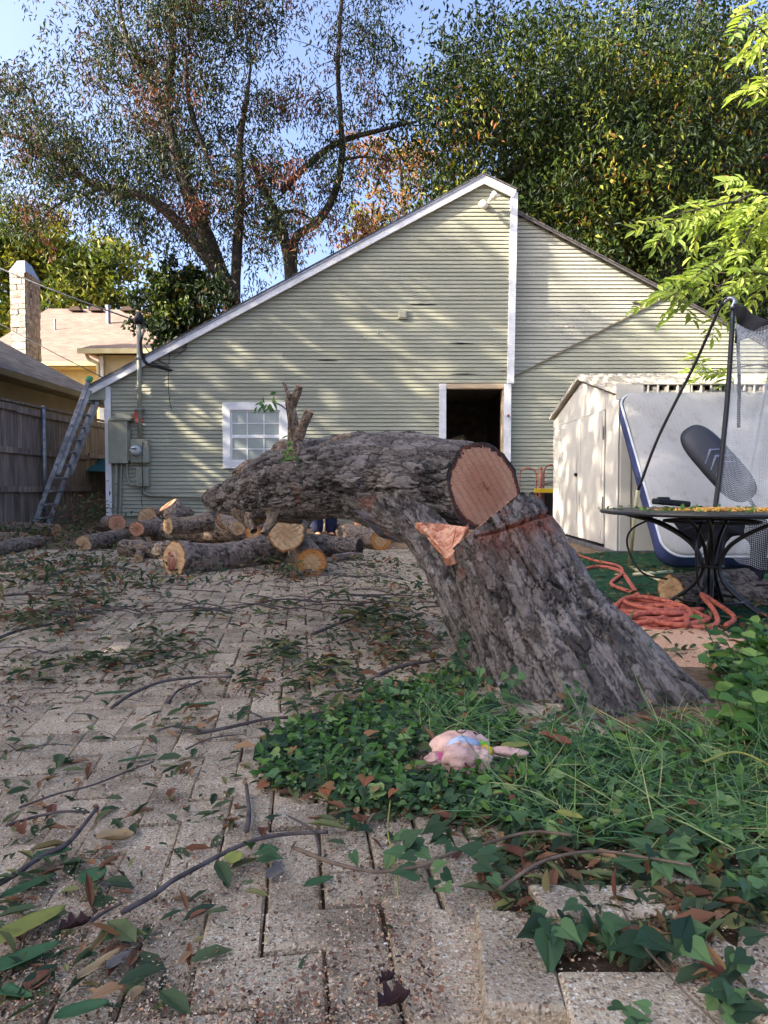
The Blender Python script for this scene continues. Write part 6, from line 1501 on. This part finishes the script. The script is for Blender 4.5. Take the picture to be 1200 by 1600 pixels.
def hgt(xy):
    return .008 + .055 * fbm(np.stack([xy[:, 0] * 4, xy[:, 1] * 4, 0 * xy[:, 0]], 1), 3, 71)
def cover():
    box = (-.6, 3.2, .9, 4.4)
    # ivy
    xy = wsample(6300, IVY, box); d = fbm(np.stack([xy[:, 0] * 2.6, xy[:, 1] * 2.6, 0 * xy[:, 0]], 1), 3, 5); xy = xy[(d > .46) | (R_.rand(len(xy)) < .30)]; n = len(xy)
    z = zg(xy[:, 0], xy[:, 1]) + hgt(xy) * (R_.rand(n) ** .7) * 1.2
    D = unit(np.stack([R_.randn(n), R_.randn(n) - .5, R_.randn(n) * .35 - .1], 1)); N = unit(np.stack([R_.randn(n) * .45, R_.randn(n) * .45 - .35, np.ones(n)], 1))
    L = R_.uniform(.018, .042, n); tag(leafmesh('ivy', np.stack([xy[:, 0], xy[:, 1], z], 1), D, N, L, L * .95, 'heart', R_.rand(n) ** 1.3, 'leaf_ivy'), kind='stuff')
    # small round ground cover on the left side
    SM = [(392, 1222), (425, 1165), (500, 1130), (620, 1110), (700, 1140), (860, 1180), (900, 1300), (760, 1290), (620, 1285), (540, 1262), (420, 1240)]
    xy = wsample(9000, SM, box); d = fbm(np.stack([xy[:, 0] * 5, xy[:, 1] * 5, 0 * xy[:, 0]], 1), 3, 6); xy = xy[(d > .45) | (R_.rand(len(xy)) < .25)]; n = len(xy); z = zg(xy[:, 0], xy[:, 1]) + hgt(xy) * R_.rand(n) * .9
    D = unit(np.stack([R_.randn(n), R_.randn(n), R_.randn(n) * .3], 1)); N = unit(np.stack([R_.randn(n) * .4, R_.randn(n) * .4 - .3, np.ones(n)], 1)); L = R_.uniform(.009, .019, n)
    tag(leafmesh('clover', np.stack([xy[:, 0], xy[:, 1], z], 1), D, N, L, L * .9, 'oval', R_.rand(n) * .9, 'leaf_ivy'), kind='stuff')
    # mixed weeds
    xy = wsample(2200, IVY, box); n = len(xy); z = zg(xy[:, 0], xy[:, 1]) + hgt(xy) * (.4 + R_.rand(n))
    D = unit(np.stack([R_.randn(n), R_.randn(n) - .2, R_.rand(n) * .8], 1)); N = unit(np.stack([R_.randn(n) * .6, R_.randn(n) * .6 - .3, np.ones(n)], 1)); L = R_.uniform(.015, .04, n)
    tag(leafmesh('weeds', np.stack([xy[:, 0], xy[:, 1], z], 1), D, N, L, L * .5, 'oval', R_.rand(n) * .8, 'leaf_weed'), kind='stuff')
    # grass
    GR = [(640, 1130), (760, 1090), (900, 1080), (1000, 1060), (1330, 1120), (1330, 1400), (1100, 1350), (900, 1320), (780, 1280)]
    xy = wsample(1800, GR, box); n = len(xy); den = fbm(np.stack([xy[:, 0] * 3, xy[:, 1] * 3, 0 * xy[:, 0]], 1), 2, 15); L = R_.uniform(.05, .17, n) * (.5 + den)
    D = unit(np.stack([R_.randn(n) * .9 - .15, R_.randn(n) * .7 - .2, R_.uniform(.05, .8, n)], 1)); N = unit(np.stack([R_.randn(n), -np.ones(n), R_.randn(n) * .3 + .6], 1))
    tag(leafmesh('grass', np.stack([xy[:, 0], xy[:, 1], zg(xy[:, 0], xy[:, 1]) + .005], 1), D, N, L, R_.uniform(.0018, .0040, n), 'blade', R_.rand(n), 'leaf_grass'), kind='stuff')
    # taller leafy weeds at the right edge
    TW = [(1095, 1075), (1130, 1045), (1330, 1030), (1330, 1200), (1180, 1190), (1100, 1120)]
    xy = wsample(170, TW, box); C = []; D = []; N = []; L = []; st = MB()
    for x, y in xy:
        h = R_.uniform(.08, .26); b = np.array([x, y, 0]); lean = R_.randn(2) * .06; tp = b + [lean[0], lean[1], h]; st.tube(spline([b, (b + tp) / 2 + [0, 0, .02], tp], 6)[0], .0018, 4, cap=False)
        for k in range(9):
            f = R_.uniform(.35, 1.05); a = R_.rand() * 6.28; C.append(b + (tp - b) * f); D.append([math.cos(a), math.sin(a), R_.uniform(-.1, .5)]); N.append([R_.randn() * .3, R_.randn() * .3 - .2, 1]); L.append(R_.uniform(.03, .065))
    C = np.array(C); L = np.array(L); o = leafmesh('leafy_weeds', C, np.array(D), np.array(N), L, L * .75, 'oval', R_.rand(len(C)), 'leaf_weed'); tag(o, kind='stuff'); s_ = st.build('weed_stems', 'leaf_one_green'); tag(s_, kind='stuff')
    # shoots of ivy climbing the stump and lying over the pavers
    C = []; D = []; N = []; L = []
    def spr(px, py, Y, k, s, sx=14, sy=12):
        for i in range(k):
            if Y: c = P(px + R_.randn() * sx, py + R_.randn() * sy, Y + R_.randn() * .012)
            else: c = G(px + R_.randn() * sx, py + R_.randn() * sy, .035 + R_.rand() * .02)
            C.append(c); D.append([R_.randn() * .8, -.5 + R_.randn() * .4, (-.6 if Y else -.05) + R_.randn() * .3]); N.append([R_.randn() * .35, -.5 if not Y else -1.2, 1 if not Y else .3]); L.append(R_.uniform(.75, 1.25) * s)
    for q in ((905, 1072, 2.02, 12, .032), (995, 1018, 2.16, 9, .03), (990, 1045, 2.12, 10, .03), (725, 1000, 2.35, 14, .032), (712, 1035, 2.3, 12, .034), (795, 1070, 2.06, 10, .035), (770, 1095, 2.03, 12, .035), (742, 1060, 2.15, 10, .036), (905, 1100, 1.98, 10, .034), (1030, 1080, 2.1, 10, .034)): spr(*q, sx=10, sy=12)
    for q in ((622, 1318, 0, 6, .048), (655, 1330, 0, 5, .052), (548, 1290, 0, 6, .04), (700, 1312, 0, 7, .05), (690, 1360, 0, 4, .045), (760, 1340, 0, 5, .045), (868, 1445, 0, 4, .058), (905, 1430, 0, 5, .055), (1000, 1470, 0, 3, .06), (940, 1455, 0, 3, .06), (1075, 1475, 0, 4, .058), (1110, 1560, 0, 3, .045), (1150, 1575, 0, 4, .04), (985, 1590, 0, 4, .035), (1055, 1310, 0, 10, .055), (1030, 1340, 0, 8, .055), (1160, 1500, 0, 4, .045), (400, 1335, 0, 3, .045), (830, 1420, 0, 3, .045), (1170, 1380, 0, 9, .045), (1190, 1340, 0, 9, .04)): spr(*q)
    C = np.array(C); L = np.array(L); tag(leafmesh('ivy_shoots', C, np.array(D), np.array(N), L * .80, L * .66, 'heart', R_.rand(len(C)) * .75, 'leaf_ivy'), kind='stuff')
cover()
def vines():
    def v(label, pts, r, mat='vine_stem', z=.03, nm='vine', cat='vine'):
        ps = [G(x, y, z + R_.rand() * .012) for x, y in pts]; m = MB(); q = spline(ps, len(ps) * 6)[0]; m.tube(q, list(r * np.linspace(1, .7, len(q))), 6); return tag(m.build(nm, mat, smooth=True, loc=ps[0]), label, cat)
    v('long woody vine stem arching over the pavers into the ivy', [(460, 1325), (520, 1348), (590, 1362), (660, 1352), (700, 1335), (760, 1318), (830, 1300), (895, 1305)], .004, z=.04)
    v('thick brown vine stem lying along the ivy edge above the lifted pavers', [(780, 1390), (850, 1345), (930, 1330), (1010, 1340), (1080, 1352)], .0034, z=.045)
    v('thin pale stem crossing the large bottom right paver', [(970, 1415), (1000, 1470), (1060, 1540), (1120, 1600)], .0018, z=.04)
    v('thin curved tendril dangling over the pavers left of the ivy', [(610, 1250), (606, 1300), (618, 1350), (622, 1400)], .0016, 'leaf_one_yellow', .03)
    v('pale green stem curving over the grass at the right', [(1100, 1190), (1150, 1175), (1200, 1195), (1240, 1230)], .0025, 'leaf_one_yellow', .14)
    T = lambda lb, pts, r, z=.018: v(lb, pts, r, 'twig_bark', z, 'twig', 'twig')
    T('longest bent twig lying diagonally across the front pavers', [(190, 1426), (240, 1398), (270, 1376), (318, 1350), (350, 1333), (400, 1312), (450, 1303), (512, 1300)], .0055)
    T('dark branch curving down to the lower left among green leaves', [(-20, 1392), (30, 1362), (65, 1338), (105, 1318), (130, 1290), (152, 1262)], .0062)
    T('long arched twig on the pavers left of centre', [(174, 1106), (205, 1085), (250, 1066), (300, 1059), (362, 1057)], .0062)
    T('short side twig forking under the arched twig', [(262, 1098), (280, 1078), (315, 1064)], .005)
    T('straight twig pointing into the ivy from the pavers', [(308, 1146), (360, 1136), (420, 1123), (470, 1122), (520, 1128)], .006)
    T('hooked dark twig beside the left end of the ivy', [(410, 1206), (415, 1180), (425, 1158), (447, 1140)], .0052)
    T('short upright-looking twig just below the hooked twig', [(385, 1298), (389, 1270), (385, 1226)], .006)
    T('thin reddish twig running across the left pavers', [(30, 1262), (90, 1240), (140, 1228), (200, 1205), (240, 1190)], .0028)
    T('thin twig at the left edge above the leaf clump', [(10, 1290), (60, 1275), (100, 1268), (140, 1269)], .0036)
    T('short broken twig left of the longest twig', [(142, 1440), (165, 1424), (190, 1411)], .0036)
    T('small forked stick near the end of the vine stem', [(500, 1345), (495, 1310), (478, 1290), (450, 1275)], .003)
    T('dark twig touching the root side of the stump', [(590, 1055), (630, 1040), (680, 1032)], .008)
    T('stick lying flat by the crossed leaves in mid yard', [(490, 990), (540, 970), (590, 955)], .008)
    T('long dark branch at the far left edge of the paving', [(-30, 1008), (30, 985), (80, 975), (140, 968)], .008)
    T('second branch at the far left, just above the long dark one', [(-30, 935), (40, 928), (120, 930), (190, 925)], .008)
    T('thin branch running toward the log pile on the left', [(60, 905), (120, 888), (170, 885), (215, 892)], .013)
    T('pale curved branch leaning on the fence foot', [(108, 784), (128, 796), (143, 808)], .012, .12)
vines()
# ------------------------------------------------------------------ litter on the paving
def litter():
    dens_poly = [([(0, 820), (620, 850), (640, 940), (560, 980), (0, 1000)], 1300), ([(380, 960), (700, 930), (760, 1040), (720, 1090), (560, 1120), (370, 1090)], 500), ([(0, 960), (330, 960), (330, 1060), (0, 1080)], 350), ([(0, 1000), (720, 950), (560, 1300), (0, 1300)], 420),
                 ([(0, 1250), (150, 1250), (230, 1600), (0, 1600)], 90), ([(0, 1250), (640, 1250), (640, 1600), (0, 1600)], 90), ([(560, 860), (700, 880), (760, 1060), (600, 1060)], 600), ([(880, 870), (1200, 870), (1200, 1040), (960, 1040)], 700), ([(700, 1290), (1200, 1330), (1200, 1450), (860, 1470), (760, 1400)], 420), ([(870, 1430), (1060, 1430), (1060, 1500), (870, 1500)], 110), ([(1040, 1400), (1100, 1420), (1200, 1600), (1130, 1600)], 60), ([(400, 1180), (700, 1060), (1100, 1100), (1200, 1330), (800, 1320), (440, 1250)], 1000)]
    C = []; Ls = []
    for poly, n in dens_poly:
        xs = [p[0] for p in poly]; ys = [p[1] for p in poly]; k = 0; tries = 0
        while k < n and tries < 60:
            tries += 1; px = R_.uniform(min(xs), max(xs), 4000); py = R_.uniform(min(ys), max(ys), 4000); ok = inpoly(px, py, poly); px, py = px[ok], py[ok]
            g = np.array([G(a, b) for a, b in zip(px, py)]); f = fbm(np.stack([g[:, 0] * 2.2, g[:, 1] * 1.6, 0 * g[:, 0]], 1), 3, 55); s = (f > .52) | (R_.rand(len(f)) < .22); g = g[s]; py = py[s]; g = g[:n - k]; k += len(g)
            near = np.clip((g[:, 1] - .9) / 4, 0, 1); C.append(g); Ls.append(R_.uniform(.018, .055, len(g)) * (1 + near * .15) * np.where(R_.rand(len(g)) < .25, 1.5, 1))
    C = np.vstack(C); L = np.concatenate(Ls); n = len(C); hi = np.where(C[:, 1] > 3, .05, .008); C[:, 2] = zg(C[:, 0], C[:, 1]) + .009 + R_.rand(n) * hi
    D = unit(np.stack([R_.randn(n), R_.randn(n), R_.randn(n) * .22], 1)); N = unit(np.stack([R_.randn(n) * .3, R_.randn(n) * .3, np.ones(n)], 1))
    tag(leafmesh('leaf_litter', C, D, N, L, L * R_.uniform(.22, .5, n), 'oval', R_.rand(n), 'leaf_litter'), kind='stuff')
    # pale sawdust chips and bark crumbs
    def chips(name, n, polys, mat, lo, hi, wts, thr=.0):
        out = []
        for poly, wgt in zip(polys, wts):
            xs = [p[0] for p in poly]; ys = [p[1] for p in poly]; m_ = int(n * wgt); px = R_.uniform(min(xs), max(xs), m_ * 3); py = R_.uniform(min(ys), max(ys), m_ * 3); ok = inpoly(px, py, poly); px, py = px[ok][:m_], py[ok][:m_]
            d = np.stack([(px - 600) / F, CT + (800 - py) / F * ST, (800 - py) / F * CT - ST], 1); t_ = -CH / d[:, 2]; g = d * t_[:, None]; f = fbm(np.stack([g[:, 0] * 3.4, g[:, 1] * 3.4, 0 * g[:, 0]], 1), 4, 91); g = g[(f > thr) | (R_.rand(len(f)) < .3)]; g[:, 2] = zg(g[:, 0], g[:, 1]) + .0085 + R_.rand(len(g)) * .004; out.append(g)
        C = np.vstack(out); n = len(C); D = unit(np.stack([R_.randn(n), R_.randn(n), R_.randn(n) * .35], 1)); N = unit(np.stack([R_.randn(n) * .4, R_.randn(n) * .4, np.ones(n)], 1)); sc = 1 + np.clip(C[:, 1] - 1.5, 0, 5) * .35; L = R_.uniform(lo, hi, n) * sc
        tag(leafmesh(name, C, D, N, L, L * R_.uniform(.35, .8, n), 'chip', R_.rand(n), mat), kind='stuff')
    yard = [(-20, 870), (640, 850), (700, 900), (760, 1060), (640, 1270), (700, 1600), (-20, 1600)]
    chips('sawdust', 36000, [yard, [(0, 1180), (560, 1180), (420, 1400), (0, 1450)], [(380, 850), (700, 860), (720, 960), (380, 950)], [(940, 960), (1100, 960), (1100, 1050), (980, 1050)], [(660, 1300), (1200, 1330), (1200, 1600), (640, 1600)]], 'chips', .0018, .0055, [.45, .25, .12, .10, .05], .48)
    chips('bark_crumbs', 11000, [yard, [(0, 860), (700, 860), (720, 1080), (0, 1080)], [(700, 1290), (1200, 1330), (1200, 1600), (800, 1500)]], 'crumb', .003, .010, [.45, .5, .1], .5)
    # twiggy debris
    m = MB(); 
    for k in range(240):
        if k < 120: px, py = R_.uniform(-10, 640), R_.uniform(845, 960)
        else: px, py = R_.uniform(0, 740), R_.uniform(940, 1180)
        g = G(px, py, .02 + R_.rand() * .04 * (py < 960)); a = R_.uniform(-.6, .6) + (math.pi if R_.rand() < .5 else 0); L = R_.uniform(.06, .36) * (1.3 if py < 960 else .45); r = R_.uniform(.0015, .006) * (1.3 if py < 960 else .6)
        q = [g, g + [math.cos(a) * L * .5 + R_.randn() * .02, math.sin(a) * L * .5, R_.rand() * .03], g + [math.cos(a) * L, math.sin(a) * L + R_.randn() * .04, R_.randn() * .01]]; m.tube(spline(q, 6)[0], list(np.linspace(r, r * .4, 6)), 4, cap=False)
    tag(m.build('brushwood', 'twig_bark'), kind='stuff')
    # leafy brush heaps by the fence and around the logs
    C = []; 
    for (px, py, z, k, s) in ((130, 808, .25, 320, .22), (95, 835, .12, 200, .25), (30, 832, .12, 240, .3), (30, 878, .06, 200, .35), (120, 878, .08, 200, .3), (150, 795, .35, 70, .14), (285, 885, .05, 30, .12), (260, 850, .15, 30, .08), (425, 885, .05, 30, .07), (60, 790, .35, 60, .2), (460, 895, .03, 60, .1), (235, 905, .04, 60, .15), (330, 905, .04, 40, .18), (150, 925, .05, 90, .25), (90, 960, .03, 60, .2), (20, 900, .06, 160, .3), (350, 870, .04, 30, .2), (575, 880, .03, 40, .15), (130, 905, .04, 90, .2)):
        c = G(px, py, z); C.append(c + R_.randn(k, 3) * [s, s * 1.2, z * .45 + .01])
    C = np.vstack(C); C[:, 2] = np.abs(C[:, 2]) + .01; n = len(C); D = unit(R_.randn(n, 3) * [1, 1, .6]); N = unit(np.stack([R_.randn(n) * .6, R_.randn(n) * .6 - .2, np.ones(n)], 1)); L = R_.uniform(.04, .10, n)
    tag(leafmesh('brush_leaves', C, D, N, L, L * .33, 'lance', R_.rand(n) ** 1.1, 'leaf_litter'), kind='stuff')
    # green sprays lying in mid yard: compound leaves radiating from twigs
    C = []; D = []; L = []; rr = []
    for (px, py, k, s) in ((560, 965, 34, .14), (600, 970, 26, .12), (500, 1040, 30, .12), (520, 1050, 26, .12), (445, 1010, 26, .12), (430, 1025, 26, .12), (600, 1000, 16, .09), (650, 1010, 14, .09), (480, 1075, 24, .1), (540, 1075, 24, .1), (400, 1050, 18, .09), (180, 1035, 26, .13), (110, 1035, 26, .13), (250, 1010, 18, .12), (300, 1030, 10, .1), (475, 1105, 20, .1), (580, 1080, 22, .09), (560, 1110, 20, .09), (60, 1050, 18, .12), (440, 945, 18, .14), (520, 930, 14, .14), (330, 960, 16, .14), (30, 1330, 8, .06), (25, 1380, 8, .07), (60, 1370, 6, .06)):
        c = G(px, py, .02)
        for i in range(k):
            a = R_.rand() * 6.28; o = R_.rand() * s * .7; C.append(c + [math.cos(a) * o, math.sin(a) * o, R_.rand() * .035]); D.append([math.cos(a) + R_.randn() * .9, math.sin(a) + R_.randn() * .9, R_.uniform(-.2, .2)]); L.append(s * R_.uniform(.3, .75)); rr.append(R_.rand() * .72 if R_.rand() < .85 else R_.rand())
    C = np.array(C); L = np.array(L); n = len(C); tag(leafmesh('leafy_sprays', C, np.array(D), unit(R_.randn(n, 3) * .35 + [0, -.15, 1]), L, L * .26, 'lance', np.array(rr), 'leaf_litter'), kind='stuff')
litter()
def leaf_obj(label, px, py, ln, wd, yaw, mat, curl=.2, kind='oval', name='fallen_leaf', z=.014, twist=0.0):
    n, m_ = 12, 7; V = []; Fq = []; g = G(px, py, z); yaw = math.radians(yaw)
    for i in range(n):
        f = i / (n - 1)
        if kind == 'oval': hw = math.sin(math.pi * f ** .8) ** .8
        elif kind == 'heart': hw = (1 - f) ** .6 * (1.15 if f > 0 else .5) * min(1, .35 + f * 5)
        elif kind == 'lobed': hw = math.sin(math.pi * f ** .8) * (1 + .45 * math.sin(f * 19))
        else: hw = math.sin(math.pi * f) ** .6 * (1 - .35 * f)
        hw = max(hw, .02) * wd / 2
        for j in range(m_):
            s = (j / (m_ - 1) * 2 - 1); x = (f - .5) * ln; y = s * hw * (1 + .05 * math.sin(f * 40 * abs(s))); zz = curl * (abs(s) ** 1.6) * hw * 1.1 + curl * .6 * ln * ((f - .5) ** 2) + .06 * ln * math.sin(f * 7 + s * 2) * curl - .0016 * (1 - abs(s)) ** 4 * 2 + twist * s * (f - .5) * wd
            V.append((g[0] + x * math.cos(yaw) - y * math.sin(yaw), g[1] + x * math.sin(yaw) + y * math.cos(yaw), g[2] + max(zz, -.001)))
    for i in range(n - 1):
        for j in range(m_ - 1): Fq.append((i * m_ + j, i * m_ + j + 1, (i + 1) * m_ + j + 1, (i + 1) * m_ + j))
    o = MB().add(V, Fq).build(name, mat, smooth=True, loc=g); s_ = o.modifiers.new('thick', 'SOLIDIFY'); s_.thickness = .0006
    return tag(o, label, 'leaf')
LF = leaf_obj
LF('large green leaf with yellowing edge, biggest in the lower left clump', 40, 1450, .135, .050, 52, 'leaf_one_yellow', .25, z=.03)
LF('long green leaf lying beneath the large yellow-edged leaf', 30, 1500, .12, .040, 40, 'leaf_one_green', .2, z=.02)
LF('dark green pointed leaf above the yellow-edged one', 45, 1385, .10, .030, 50, 'leaf_one_green', .2, z=.025)
LF('green leaf half under the dark curved branch', 80, 1335, .075, .038, 30, 'leaf_one_green', .2, z=.02)
LF('dusty round green leaf dotted with sawdust', 146, 1368, .062, .050, 70, 'leaf_one_green', .15, 'oval')
LF('tan curled leaf lying alone on the left pavers', 180, 1312, .075, .036, 10, 'leaf_one_tan', .8, 'oval')
LF('rust-brown curled leaf at the left edge', 30, 1300, .045, .035, -30, 'leaf_one_brown', .9, 'lobed')
LF('reddish brown flat leaf near the bottom left corner', 60, 1533, .045, .036, 70, 'leaf_one_brown', .3, 'oval')
LF('bright green leaf with a curled tip at the bottom left corner', 26, 1553, .055, .024, -15, 'leaf_one_green', .3, 'heart')
LF('green leaf with tan blotches at the bottom edge', 128, 1580, .07, .030, 25, 'leaf_one_green', .3, z=.02)
LF('long tan dried leaf left of the two rough pavers', 155, 1510, .075, .022, 58, 'leaf_one_tan', .5)
LF('grey-green leaf folded beside the long tan leaf', 186, 1502, .045, .024, 60, 'leaf_one_grey', .4)
LF('oval green leaf lying flat below the short broken twig', 172, 1458, .048, .030, 75, 'leaf_one_green', .12)
LF('crumpled dark brown leaf near the short broken twig', 118, 1448, .05, .03, 35, 'leaf_one_dark', .9, 'lobed')
LF('upright olive leaf skewered by the longest twig', 366, 1341, .046, .036, 85, 'leaf_one_yellow', .3, 'oval', z=.02)
LF('bright green heart-shaped leaf right of the olive leaf', 416, 1330, .05, .042, 110, 'leaf_one_green', .35, 'heart', z=.02)
LF('grey lobed leaf lying under the heart-shaped leaf', 430, 1360, .06, .032, 75, 'leaf_one_grey', .2, 'lobed')
LF('muted green leaf near the foot of the small forked stick', 498, 1378, .055, .026, 30, 'leaf_one_green', .2)
LF('small brick-red leaf on a paver in the bottom centre', 310, 1430, .032, .018, 50, 'leaf_one_brown', .4)
LF('dark maroon shrivelled leaf at the bottom centre, larger one', 616, 1568, .050, .032, 30, 'leaf_one_dark', 1.0, 'lobed', z=.016)
LF('dark maroon shrivelled leaf at the bottom centre, smaller one', 605, 1532, .028, .016, 40, 'leaf_one_dark', 1.0, 'lobed')
LF('rust-coloured leaf caught at the lower edge of the ivy', 560, 1283, .04, .026, 10, 'leaf_one_brown', .6)
LF('ochre curled leaf by the wide joint at lower left', 215, 1555, .026, .02, 60, 'leaf_one_tan', .8)
LF('dark green lance leaf on the pavers under the arched twig', 310, 1102, .11, .030, 14, 'leaf_one_green', .3, z=.02)
LF('grey-green lance leaf left of the arched twig', 176, 1083, .12, .035, 20, 'leaf_one_green', .15, z=.02)
LF('slim green leaf at the left of the reddish twig', 215, 1185, .10, .02, 30, 'leaf_one_green', .15)
LF('wide bright leaf nestled right of the plush toy', 805, 1166, .075, .042, 15, 'leaf_one_yellow', .2, z=.05)
LF('pale green leaf lying on the grass edge', 890, 1275, .05, .03, -30, 'leaf_one_yellow', .3, z=.07)
LF('broad brown leaf at the foot of the stump', 868, 1158, .09, .04, -50, 'leaf_one_brown', .6, z=.05)
LF('brown leaf in the hole between the lifted pavers', 985, 1490, .05, .035, 10, 'leaf_one_brown', .7, 'lobed', z=-.005)
LF('tan leaf in the gap left of the bottom right paver', 868, 1470, .045, .034, 60, 'leaf_one_tan', .5, 'oval', z=.0)
